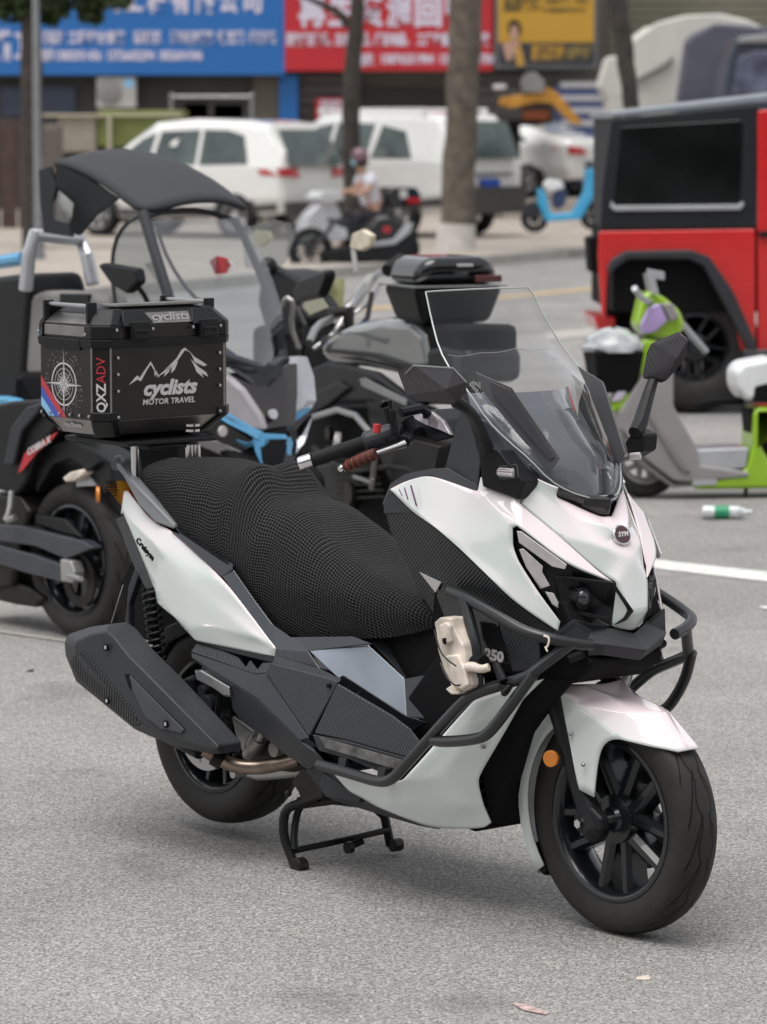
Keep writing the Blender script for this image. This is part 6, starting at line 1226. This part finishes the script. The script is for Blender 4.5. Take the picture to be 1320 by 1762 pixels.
sh = [(q7(643, 362), (.165, .19)), (q7(640, 345), (.155, .185)), (chest, (.145, .205)), (q7(626, 301), .075)]; e2 = [(0, 1), (1, 2), (2, 3)]
for s_ in (.18, -.18):
    y = s_ * f7.sg; sh += [(Vector((q7(630, 303).x, y, q7(630, 303).z)), .078), (Vector((q7(626, 320).x, y * 1.2, q7(626, 320).z)), .068)]
skin_body('shirt', sh, e2 + [(2, 4), (4, 5), (2, 6), (6, 7)], mat('white_shirt', (.62, .62, .68), .7), PR, 2)
tr = [(q7(647, 376), (.175, .185))]; e3 = []
for k, s_ in enumerate((.18, -.18)):
    y = s_ * f7.sg; b0 = len(tr); tr += [(Vector((q7(640, 374).x, y * .6, q7(640, 374).z)), .11), (Vector((q7(604, 371).x, y * .8, q7(604, 371).z)), .095), (Vector((q7(601, 398).x, y * .8, q7(601, 398).z)), .07), (Vector((q7(600, 414).x, y * .8, q7(600, 414).z)), .06)]; e3 += [(0, b0), (b0, b0 + 1), (b0 + 1, b0 + 2), (b0 + 2, b0 + 3)]
skin_body('trousers', tr, e3, mat('black_cloth', (.015, .016, .025), .8), PR, 2)
hc = head + Vector((-.02, 0, .055)); MB().lathe(hc, [(.001, .135), (.06, .125), (.105, .09), (.128, .04), (.132, -.02), (.12, -.07)], 20, 'Z').go('helmet', mat('mauve_helmet', (.17, .09, .11), .3, coat=.5), PR)
MB().box(hc + Vector((.13, 0, .02)), (.07, .16, .012)).go('visor_peak', M['dkgrey'], PR, bevel=.004)
MB().lathe(head + Vector((-.03, 0, -.03)), [(.10, -.05), (.118, 0), (.115, .06)], 16, 'Z').go('hair', M['void'], PR)
MB().ball(head + Vector((.055, 0, -.02)), .062, 8).go('face_mask', mat('blue_mask', (.28, .52, .60), .7), PR)
for s_ in (-.035, .035): MB().ball(head + Vector((.085, s_, .045)), .012, 6).go('eye', M['void'], PR)
# black motorcycle in front of it
f8 = Fr(D(610, 465, 45), math.pi + R(20)); cur = f8
N8 = thing('black_naked_motorcycle', 'black motorcycle with rounded tank standing in the road in front of the rider', 'motorcycle', f8)
def s8(n_, pts, m_, s_=.14, d=.28, b=.03): return sl(n_, pts, m_, N8, d, b, s=s_)
wheel((f8.p(534, 436, 0).x, 0, .30), .30, .20, .12, N8, lod=1); wheel((f8.p(684, 430, 0).x, 0, .30), .30, .20, .14, N8, lod=1)
s8('fuel_tank', [(640, 410), (636, 392), (650, 376), (676, 372), (696, 388), (700, 408), (670, 420)], 'gloss'); s8('tank_badge', [(660, 390), (672, 390), (672, 400), (660, 400)], 'red', .15, .02, .005)
s8('frame_body', [(560, 432), (600, 424), (640, 418), (700, 416), (716, 430), (700, 446), (620, 452), (560, 450)], 'black'); s8('tail', [(690, 396), (710, 388), (724, 404), (712, 426), (690, 420)], 'black'); s8('rear_plate_frame', [(700, 384), (712, 384), (706, 400), (680, 420), (640, 424), (640, 418), (678, 412)], 'silver', .16, .03, .008)
s8('front_mudguard', [(510, 432), (516, 412), (540, 402), (560, 412), (556, 420), (538, 412), (522, 420)], 'slate', .07, .14); s8('front_cowl', [(560, 400), (580, 388), (598, 394), (600, 412), (570, 418)], 'silver', .12, .2)
tb('fork', [(534, 436, .1), (560, 404, .1), (574, 380, .1)], .03, 'dkgrey', N8); tb('handlebar', [(566, 378, .36), (578, 380, 0), (600, 376, -.36)], .025, 'black', N8); s8('seat', [(600, 414), (650, 408), (680, 412), (660, 422), (604, 424)], 'void')

# ================================================================ trees
M['bark'] = mat('plane_tree_bark', (.115, .095, .075), .85, var=.45, nscale=5, bump=1, bscale=18); M['bark_d'] = mat('dark_bark', (.045, .038, .032), .85, var=.4, nscale=6, bump=1, bscale=20)
M['lime_wash'] = mat('white_trunk_paint', (.52, .49, .46), .8, var=.15)
M['leaf'] = mat('leaves', (.055, .085, .030), .6, var=.4, nscale=2)
def tree(label, pts, rs, bark, base=None, crown=None, branches=(), seed=1, nleaf=1500, leafr=2.2):
    r0 = pts[0]; T = bpy.data.objects.new('street_tree', None); C.objects.link(T); T.location = (r0.x, r0.y, 0); tag(T, label, 'tree', 'street trees along the far pavement')
    off = Vector((r0.x, r0.y, 0)); P_ = [p - off for p in pts]; rnd = random.Random(seed)
    # extend smoothly above the frame
    mb = MB(); q = []; w = []
    for i in range(len(P_) - 1):
        for k in range(4):
            t = k / 4; q.append(P_[i].lerp(P_[i + 1], t) + Vector((rnd.uniform(-.015, .015), 0, 0))); w.append((rs[i] * (1 - t) + rs[i + 1] * t) * rnd.uniform(.96, 1.05))
    q.append(P_[-1]); w.append(rs[-1]); mb.tube(q, w, 14); mb.go('trunk', bark, T)
    for b_ in branches:
        MB().tube([v - off for v in b_[0]], b_[1], 10, 1).go('branch', bark, T)
    if base: MB().tube([P_[0] + Vector((0, 0, .0)), P_[0] + (P_[1] - P_[0]).normalized() * base], [rs[0] * 1.08, rs[0] * .98], 18).go('painted_base', M['lime_wash'], T)
    if crown:
        vs = []; fs = []
        cl = [(Vector(c) - off, r) for c, r in crown]
        for i in range(nleaf):
            c, r = rnd.choice(cl); d = Vector((rnd.gauss(0, 1), rnd.gauss(0, 1), rnd.gauss(0, 1))).normalized() * r * rnd.random() ** .45
            p = c + d; s_ = rnd.uniform(.05, .12); a = Vector((rnd.gauss(0, 1), rnd.gauss(0, 1), rnd.gauss(0, .6))).normalized(); b2 = a.orthogonal().normalized(); b2 = (b2 + a.cross(b2) * rnd.uniform(-1, 1)).normalized()
            n = len(vs); vs += [p - a * s_, p + b2 * s_ * .45, p + a * s_, p - b2 * s_ * .45]; fs.append((n, n + 1, n + 2, n + 3))
        me = bpy.data.meshes.new('crown'); me.from_pydata([tuple(v) for v in vs], [], fs); me.materials.append(M['leaf']); o = link('crown', me, T); o['kind'] = 'stuff'
    return T
def tp(l, dist): return [D(x, y, dist) for x, y in l]
d1 = 52.0
lv = [(D(20, 5, 50), .28), (D(95, 8, 50), .22), (D(60, -10, 50), .4), (D(155, -6, 50), .28), (D(205, -12, 50), .22), (D(150, 22, 50), .12), (D(165, 30, 50), .07), (D(88, 30, 50), .10), (D(45, -60, 50), .7), (D(170, -70, 50), .7), (D(110, -160, 50.5), 1.2)]
tree('dark trunk with low green leaves at the far left edge', tp([(58, 440), (54, 300), (54, 120), (52, 30), (50, -60), (60, -200)], 50), [.16, .15, .155, .14, .12, .08], M['bark_d'], crown=lv, nleaf=5200, seed=3)
tree('slender dark trunk with a branch forking left, behind the rider', tp([(600, 425), (606, 330), (604, 250), (604, 150), (611, 60), (615, 0), (622, -150)], 53), [.13, .13, .13, .135, .12, .10, .07], M['bark_d'], branches=[(tp([(600, 45), (585, 22), (550, 5), (500, -16)], 53), [.08, .06, .045, .03])], crown=[(D(600, -420, 53), 1.6)], nleaf=1200, seed=4)
tree('thick rough tree trunk with white painted foot in the middle of the street', tp([(783, 436), (786, 385), (790, 300), (795, 180), (800, 60), (803, -40), (800, -250)], 49.5), [.27, .245, .235, .225, .225, .23, .18], M['bark'], base=.42, crown=[(D(800, -520, 49.5), 1.8)], nleaf=1200, seed=5)
tree('leaning dark tree trunk above the red car in front of the tarpaulin truck', tp([(1094, 400), (1088, 190), (1078, 110), (1066, 30), (1060, -40), (1050, -200)], 45), [.11, .10, .11, .12, .12, .10], M['bark_d'], crown=[(D(1050, -500, 45), 1.5)], nleaf=1000, seed=6)
pb = D(66, 430, 46); pt = D(66, -120, 46)
MB().tube([Vector((0, 0, 0)), Vector((0, 0, pt.z))], [.055, .045], 14).tube([Vector((0, 0, 0)), Vector((0, 0, .25))], .09, 14).go('lamp_pole', M['grey'], None).location = (pb.x, pb.y, 0)
tag(bpy.data.objects['lamp_pole'], 'thin grey metal pole next to the left tree trunk', 'pole')

# ================================================================ building with shop fronts
DW = 74.0
BD = bpy.data.objects.new('shop_building', None); C.objects.link(BD); BD.location = (0, DW, 0); tag(BD, 'long low commercial building with shuttered shop fronts under the coloured signs', 'building')
M['wall_b'] = mat('brown_render', (.115, .098, .085), .8, var=.15, nscale=.6); M['wall_o'] = mat('olive_cladding', (.17, .16, .12), .8, var=.15, nscale=.5); M['shut_d'] = mat('dark_shutter', (.045, .043, .042), .6, var=.3, nscale=1); M['shut_g'] = mat('grey_shutter', (.10, .088, .08), .6, var=.15, nscale=1)
box_at('wall', -2500, -900, 1040, 330, DW, 6, M['wall_b'], BD, .02); box_at('wall', 1041, -900, 3800, 330, DW + 1, 6, M['wall_o'], BD, .02)
for y in range(-60, 200, 14): box_at('cladding_board', 1044, y, 3000, y + 12, DW + .95, .04, M['wall_o'], BD, .01)
box_at('shop_opening', -700, 128, 440, 420, DW - .15, .1, M['shut_d'], BD, .01)
for k in range(14): box_at('shutter_slat', 515, 128 + k * 18, 620, 144 + k * 18, DW - .2, .06, M['shut_g'], BD, .01)
box_at('shop_opening', 626, 150, 770, 420, DW - .12, .08, mat('painted_interior_shade', (.03, .027, .025), .7), BD, .01)  # flat panel, shade of the shop's inside put into its colour
for k in range(14): box_at('shutter_slat', 820, 128 + k * 18, 1040, 144 + k * 18, DW - .2, .06, M['shut_g'], BD, .01)
box_at('window', 0, 150, 130, 200, DW - .25, .06, mat('blue_grey_pane', (.06, .075, .11), .2, coat=.5), BD, .01)
M['brickm'] = mat('grey_brown_brick', (.16, .14, .11), .85, var=.3, nscale=3)
for r_ in range(20):
    for k in range(4):
        x0 = 436 + k * 11 + (5 if r_ % 2 else 0); box_at('brick', x0, 126 + r_ * 7, min(x0 + 10.2, 482), 126 + r_ * 7 + 6.3, DW - .42, .30, M['brickm'], BD, .005)
box_at('pillar', 434, 126, 480, 420, DW - .34, .32, M['wall_b'], BD, .01)
M['sblue'] = mat('blue_sign_vinyl', (.020, .135, .40), .4, var=.06, nscale=1); M['sred'] = mat('red_sign_vinyl', (.46, .022, .030), .4, var=.06, nscale=1); M['syel'] = mat('yellow_sign_vinyl', (.50, .28, .035), .4, var=.06, nscale=1); M['sgw'] = mat('sign_lettering', (.60, .56, .66), .5, var=.05)
box_at('blue_pillar', 480, 128, 514, 420, DW - .5, .45, M['sblue'], BD, .02)
def sign(lab, x0, y0, x1, y1, mt, dist=DW - .9):
    b_ = D(x0, y1, dist); t = D(x1, y0, dist); o = bpy.data.objects.new('shop_sign', None); C.objects.link(o); o.location = ((b_.x + t.x) / 2, dist, b_.z); tag(o, lab, 'sign')
    w, h = t.x - b_.x, t.z - b_.z
    MB().box((0, .12, h / 2), (w, .2, h)).go('sign_board', mt, o, bevel=.01); return o
def sgt(o, body, x, y, hpx, mt, dist=DW - .9, wpx=None, bold=.0, name='lettering', **k):
    p = D(x, y, dist); s_ = hpx / F_ * dist * 1.12; me = text_mesh(body, s_, ext=.006, bold=bold, **k); me.materials.clear(); me.materials.append(mt); me.name = name
    xs = [v.co.x for v in me.vertices]; w = max(xs) - min(xs); ky = 1
    kx = (wpx / F_ * dist) / w if wpx else 1
    me.transform(Matrix.Rotation(math.pi / 2, 4, 'X') @ Matrix.Diagonal((kx, 1, 1, 1))); q = link(name, me, o); q.location = p - o.location + Vector((0, .012, 0)); return q
sb = sign('wide blue shop sign with white Chinese lettering at top left', -420, -170, 489, 129, M['sblue'])
sgt(sb, '成兴工程有限公司', 350, 4, 44, M['sgw'], wpx=252 * 1.0, bold=.02) if False else None
for k, ch in enumerate('国建兴天工程有限公司'): sgt(sb, ch, 106 + (k - 1) * 41 + 0, 2, 44, M['sgw'], bold=.022, wpx=33) if k > 0 else None
sgt(sb, '建', 22, 6, 44, M['sgw'], bold=.022, wpx=33); sgt(sb, '筑', -20, 6, 44, M['sgw'], bold=.022, wpx=33)
sgt(sb, '精', 8, 82, 50, M['sgw'], wpx=22, bold=.02); sgt(sb, '工', 35, 82, 50, M['sgw'], wpx=20, bold=.02)
for body, x, w in (('钢结构', 92, 38), ('工程设计安装', 166, 98), ('彩钢瓦', 254, 48), ('活动板房搭建', 330, 74), ('铁艺门', 397, 45), ('楼梯护栏', 452, 46)): sgt(sb, body, x, 66, 21, M['sgw'], wpx=w, bold=.012)
for body, x, w in (('电话', 80, 22), ('13802931456', 134, 78), ('13726602294', 224, 80), ('18026041046', 310, 74)): sgt(sb, body, x, 96, 20, M['sgw'], wpx=w, bold=.012)
sr = sign('red shop sign with large white Chinese lettering between the tree trunks', 490, -170, 849, 122, M['sred'])
for k, ch in enumerate('再生资源回收'): sgt(sr, ch, 537 + k * 50, 22, 50, M['sgw'], bold=.035, wpx=46)
for body, x, w in (('回收废旧物资，', 535, 76), ('五金电缆，', 612, 62), ('废旧电器，', 678, 58), ('工厂设备', 745, 56), ('拆除回收', 815, 56)): sgt(sr, body, x, 69, 20, M['sgw'], wpx=w, bold=.014)
sgt(sr, '联系人：李先生', 600, 104, 18, M['sgw'], wpx=60, bold=.012) if False else None
sgt(sr, '电话：', 634, 104, 20, M['sgw'], wpx=26, bold=.014); sgt(sr, '15876251984', 700, 102, 19, M['sgw'], wpx=90, bold=.012); sgt(sr, '13925318750', 802, 102, 19, M['sgw'], wpx=92, bold=.012)
sy = sign('yellow and black advertising board with a figure at the top right of the signs', 852, -140, 1030, 118, mat('sign_frame_grey', (.14, .14, .15), .5), DW - 1.0)
box_at('yellow_panel', 858, -135, 1022, 73, DW - 1.02, .05, M['syel'], sy, .004); box_at('black_panel', 858, 74, 1022, 109, DW - 1.02, .05, mat('sign_charcoal', (.035, .035, .038), .5), sy, .004)
sgt(sy, '品质装修', 898, 8, 24, mat('sign_brown_print', (.10, .07, .02), .5), DW - 1.03, wpx=64, bold=.02); sgt(sy, '全屋定制 一站式', 975, 2, 8, bpy.data.materials['sign_brown_print'], DW - 1.03, wpx=76, bold=.006); sgt(sy, '环保家居设计', 972, 18, 8, bpy.data.materials['sign_brown_print'], DW - 1.03, wpx=78, bold=.006)
sgt(sy, '服务热线', 943, 92, 24, M['syel'], DW - 1.03, wpx=56, bold=.012); sgt(sy, '加盟代理', 998, 92, 20, mat('sign_olive_print', (.28, .20, .05), .5), DW - 1.03, wpx=44, bold=.01)
def flat(n_, poly, mt, par, dist):
    vs = [D(x, y, dist) - par.location for x, y in poly]; return MB().prism(vs, (0, .02, 0)).go(n_, mt, par)
flat('figure_hair', [(874, 46), (878, 36), (886, 33), (894, 38), (898, 54), (892, 60), (876, 58)], M['void'], sy, DW - 1.04); flat('figure_face', [(880, 44), (888, 42), (892, 54), (890, 66), (884, 70), (878, 62)], M['skin'], sy, DW - 1.06)
flat('figure_body', [(864, 76), (880, 70), (892, 70), (900, 92), (904, 112), (890, 114), (884, 90), (880, 104), (872, 104)], M['skin'], sy, DW - 1.05); flat('figure_shirt', [(888, 76), (896, 80), (902, 112), (890, 114)], M['syel'], sy, DW - 1.07)
s9 = sign('small red notice panel with white characters below the red sign beside the blue pillar', 543, 169, 597, 208, M['sred'], DW - .6); sgt(s9, '招租', 570, 188, 26, M['sgw'], DW - .6, wpx=40, bold=.012)
ac = bpy.data.objects.new('air_conditioner', None); C.objects.link(ac); q = D(200, 186, DW - .8); ac.location = q; tag(ac, 'white outdoor air conditioner unit mounted under the blue sign', 'air conditioner')
box_at('casing', 166, 132, 234, 186, DW - .8, .4, mat('ac_white', (.40, .39, .37), .5), ac, .02); MB().lathe((-.13, -.02, .33), [(.02, 0), (.02, -.02), (.24, -.01), (.26, .0)], 20, 'Y').go('fan_grille', M['grey_v'], ac); box_at('sticker', 214, 136, 230, 150, DW - .81, .01, M['decal_lb'], ac, 0)
# awning frame and tubs under the blue sign
aw = bpy.data.objects.new('steel_rack', None); C.objects.link(aw); aw.location = D(360, 240, 70); tag(aw, 'grey metal rack with bins standing in the dark shop opening', 'rack')
for nm_, a in (('top_bar', (298, 164, 436, 169)), ('back_panel', (312, 172, 430, 215)), ('upright', (292, 160, 298, 245)), ('upright', (430, 160, 436, 245)), ('bin', (316, 176, 360, 240)), ('bin', (366, 178, 420, 240))):
    box_at(nm_, *a, 70 if 'bar' in nm_ or nm_ == 'upright' else 70.1, .3, M['steel'] if nm_ != 'bin' and nm_ != 'back_panel' else M['shut_d'], aw, .02)
# flat-bed truck body, low, left
tk = bpy.data.objects.new('tipper_truck', None); C.objects.link(tk); tk.location = (D(200, 260, 63).x, 63, 0); tag(tk, 'old truck bed with beige and olive green side boards behind the roofed scooter', 'truck')
box_at('side_board', 100, 198, 166, 262, 63, 2, mat('beige_board', (.30, .27, .22), .7, var=.2, nscale=2), tk, .03); box_at('side_board', 168, 190, 314, 252, 63, 2, mat('olive_board', (.17, .20, .055), .6, var=.25, nscale=2), tk, .03)
box_at('top_rail', 62, 196, 314, 201, 62.9, .1, mat('cream_rail', (.42, .38, .28), .6), tk, .01); box_at('stake', 184, 196, 192, 268, 62.85, .08, bpy.data.materials['cream_rail'], tk, .01); box_at('underframe', 100, 262, 314, 285, 63.2, 1.6, M['clad'], tk, .02)
for x in (130, 200, 280): wheel((D(x, 300, 63).x - tk.location.x, .2, .45), .45, .27, .28, tk, lod=1, hub=.1)
gt = bpy.data.objects.new('brown_gate', None); C.objects.link(gt); gt.location = (D(20, 400, 60).x, 60, 0); tag(gt, 'dark reddish brown metal gate panels behind the pole at the far left edge', 'gate')
for x in (-60, -30, 0, 30): box_at('gate_panel', x, 205, x + 29, 400, 60, .06, mat('brown_gate_paint', (.065, .038, .034), .6, var=.3) if x == -60 else bpy.data.materials['brown_gate_paint'], gt, .01)
hd_ = bpy.data.objects.new('utility_cabinet', None); C.objects.link(hd_); hd_.location = (D(100, 400, 58).x, 58, 0); tag(hd_, 'grey brown utility cabinet standing right of the left tree trunk', 'cabinet')
box_at('cabinet_body', 72, 214, 106, 420, 58, .5, mat('cabinet_paint', (.16, .14, .12), .6), hd_, .02); box_at('cabinet_door', 75, 222, 103, 380, 57.96, .04, M['wall_b'], hd_, .01)
# excavator arm and striped lorry
ex = bpy.data.objects.new('excavator', None); C.objects.link(ex); ex.location = (D(940, 260, 66).x, 66, 0); tag(ex, 'orange excavator arm rising behind the white cars under the yellow board', 'excavator')
def pr(n_, poly, mt, par, dist, th=.3, bv=.02):
    vs = [D(x, y, dist) - par.location for x, y in poly]; return MB().prism(vs, (0, th, 0)).go(n_, mt, par, bevel=bv)
M['oran'] = mat('excavator_orange', (.50, .24, .035), .45, var=.2)
pr('boom', [(862, 168), (915, 160), (940, 150), (960, 160), (1004, 212), (985, 214), (950, 178), (925, 176), (880, 186), (858, 180)], M['oran'], ex, 66); pr('stick', [(846, 146), (872, 142), (876, 156), (900, 160), (900, 168), (856, 166)], M['clad'], ex, 66.4)
pr('arm_joint', [(896, 140), (906, 126), (922, 124), (938, 140), (936, 160), (900, 158)], M['grey_v'], ex, 65.9); pr('cab', [(896, 180), (918, 170), (948, 176), (950, 214), (896, 214)], M['shut_d'], ex, 66.5, 1.2); pr('counterweight', [(900, 190), (945, 190), (945, 206), (900, 206)], mat('rust_red', (.35, .1, .04), .6), ex, 66.3, .2); pr('track', [(810, 300), (905, 300), (905, 330), (810, 330)], M['void'], ex, 66, 1.5)
pr('undercarriage', [(850, 206), (930, 206), (930, 216), (895, 216), (895, 300), (850, 300)], M['void'], ex, 66.3, .8); pr('work_lamp', [(848, 146), (870, 146), (872, 152), (850, 154)], M['decal_w'], ex, 65.8, .1)
lo = bpy.data.objects.new('striped_lorry', None); C.objects.link(lo); lo.location = (D(1000, 260, 69).x, 69, 0); tag(lo, 'blue and white striped lorry side behind the excavator arm', 'lorry')
box_at('side_panel', 965, 144, 1130, 320, 69, 2.4, mat('navy_panel', (.055, .075, .17), .5), lo, .03)
for y in (141, 164, 185, 207): box_at('white_stripe', 965, y, 1130, y + 10, 68.97, .06, mat('stripe_grey', (.36, .35, .36), .5) if y == 141 else bpy.data.materials['stripe_grey'], lo, .01)
# tarpaulin-covered truck and dark covered load on the right
M['tarp_w'] = mat('white_tarpaulin', (.56, .55, .50), .6, var=.12, nscale=1.5, bump=.5, bscale=3); M['tarp_g'] = mat('grey_tarpaulin', (.10, .10, .13), .6, var=.2, nscale=1.2, bump=.6, bscale=3)
def drape(lab, name, poly, mt, dist, depth, parts=()):
    o = bpy.data.objects.new(name, None); C.objects.link(o); xs = [p[0] for p in poly]; o.location = (D((min(xs) + max(xs)) / 2, 200, dist).x, dist, 0); tag(o, lab, 'covered truck')
    zb = .5; front = [D(x, y, dist) - o.location for x, y in poly]; m_ = len(front); vs = []; fs = []; rows = 6
    cx = sum(v.x for v in front) / m_; cz = sum(v.z for v in front) / m_
    for r_ in range(rows):
        t = r_ / (rows - 1); k = 1 - .22 * t ** 2; dy = depth * (t - 0) if True else 0
        for v in front:
            nz = .10 * mnoise.noise(Vector((v.x * 1.3, t * 2, v.z * 1.3))); vs.append(Vector((cx + (v.x - cx) * k, .0 + dy + nz, cz + (v.z - cz) * (1 - .05 * t) + nz)))
    for r_ in range(rows - 1):
        for j in range(m_): fs.append((r_ * m_ + j, r_ * m_ + (j + 1) % m_, (r_ + 1) * m_ + (j + 1) % m_, (r_ + 1) * m_ + j))
    fs += [tuple(range(m_))[::-1], tuple(range((rows - 1) * m_, rows * m_))]
    build('tarpaulin', vs, fs, mt, o, sub=0, bevel=.06, seg=3); 
    for nm_, poly2, mt2, dd, th in parts: pr(nm_, poly2, mt2, o, dist + dd, th)
    return o
drape('large white tarpaulin draped over a truck load behind the red car', 'tarped_truck', [(1040, 330), (1046, 170), (1030, 144), (1046, 96), (1062, 94), (1066, 130), (1082, 70), (1130, 40), (1180, 27), (1240, 26), (1290, 38), (1330, 55), (1330, 330)], M['tarp_w'], 60, 4,
      [('rope', [(1100, 140), (1150, 112), (1160, 98), (1156, 96), (1146, 106), (1096, 134)], M['grey_v'], -.1, .08), ('truck_deck', [(1040, 300), (1330, 300), (1330, 420), (1040, 420)], M['clad'], .3, 3)])
drape('grey cloth cover over a second load in front of the white tarpaulin', 'cloth_covered_load', [(1160, 330), (1166, 170), (1180, 70), (1190, 58), (1230, 40), (1270, 44), (1330, 50), (1400, 60), (1400, 330)], M['tarp_g'], 57, 1.5,
      [('truck_deck', [(1165, 300), (1400, 300), (1400, 430), (1165, 430)], M['clad'], .3, 1.2)])
vn = bpy.data.objects.new('dark_van', None); C.objects.link(vn); vn.location = (D(1350, 300, 54).x, 54, 0); tag(vn, 'dark blue van roof and window above the red car at the top right corner', 'van')
pr('van_body', [(1236, 330), (1240, 170), (1252, 90), (1270, 62), (1320, 56), (1700, 56), (1700, 420), (1236, 420)], mat('dark_blue_paint', (.045, .055, .075), .25, coat=.6), vn, 54, 2, .08); pr('van_window', [(1262, 150), (1272, 98), (1300, 88), (1500, 88), (1500, 160), (1262, 162)], mat('van_glass', (.11, .12, .17), .1, coat=.5, var=.6, nscale=3), vn, 53.97, .1); pr('roof_trim', [(1262, 74), (1300, 64), (1700, 64), (1700, 72), (1300, 74)], M['grey_v'], vn, 53.95, .1)

# ================================================================ unseen building added behind the viewer to darken reflections
OB = bpy.data.objects.new('added_reflection_building', None); C.objects.link(OB); OB.location = (0, -16, 0); tag(OB, 'unseen brown building added behind the viewer, only to darken reflections', 'building')
M['facade'] = mat('brown_concrete', (.13, .115, .10), .8, var=.2, nscale=.5)
MB().box((0, -4, 7), (90, 8, 14)).go('wall', M['facade'], OB, bevel=.02)
wq = None
for k in range(22):
    for fl in range(4):
        if wq is None: wq = MB().box((0, 0, 0), (2.2, .12, 1.6)).go('window', M['cglass'], OB); o = wq
        else: o = wq.copy(); C.objects.link(o); o.parent = OB
        o.location = (-42 + k * 4, .03, 2.2 + fl * 3.3)

# loose grit on the near asphalt
rg = random.Random(11); gb = MB()
for k in range(420):
    p = G(rg.uniform(-40, 1360), rg.uniform(1120, 1800)); s_ = rg.uniform(.0015, .0045) * (1.6 if rg.random() < .06 else 1); a = rg.random() * 6.28
    b4 = [p + Vector((math.cos(a + q) * s_ * rg.uniform(.7, 1.2), math.sin(a + q) * s_ * rg.uniform(.7, 1.2), .0005)) for q in (0, 2.1, 4.2)]
    gb.add(b4 + [p + Vector((0, 0, s_ * .9))], [(0, 1, 3), (1, 2, 3), (2, 0, 3)])
o = gb.go('grit', mat('pale_grit', (.42, .40, .37), .8, var=.5, nscale=9), None, recalc=False); o['kind'] = 'stuff'; o['label'] = 'loose pale grit scattered over the near asphalt'
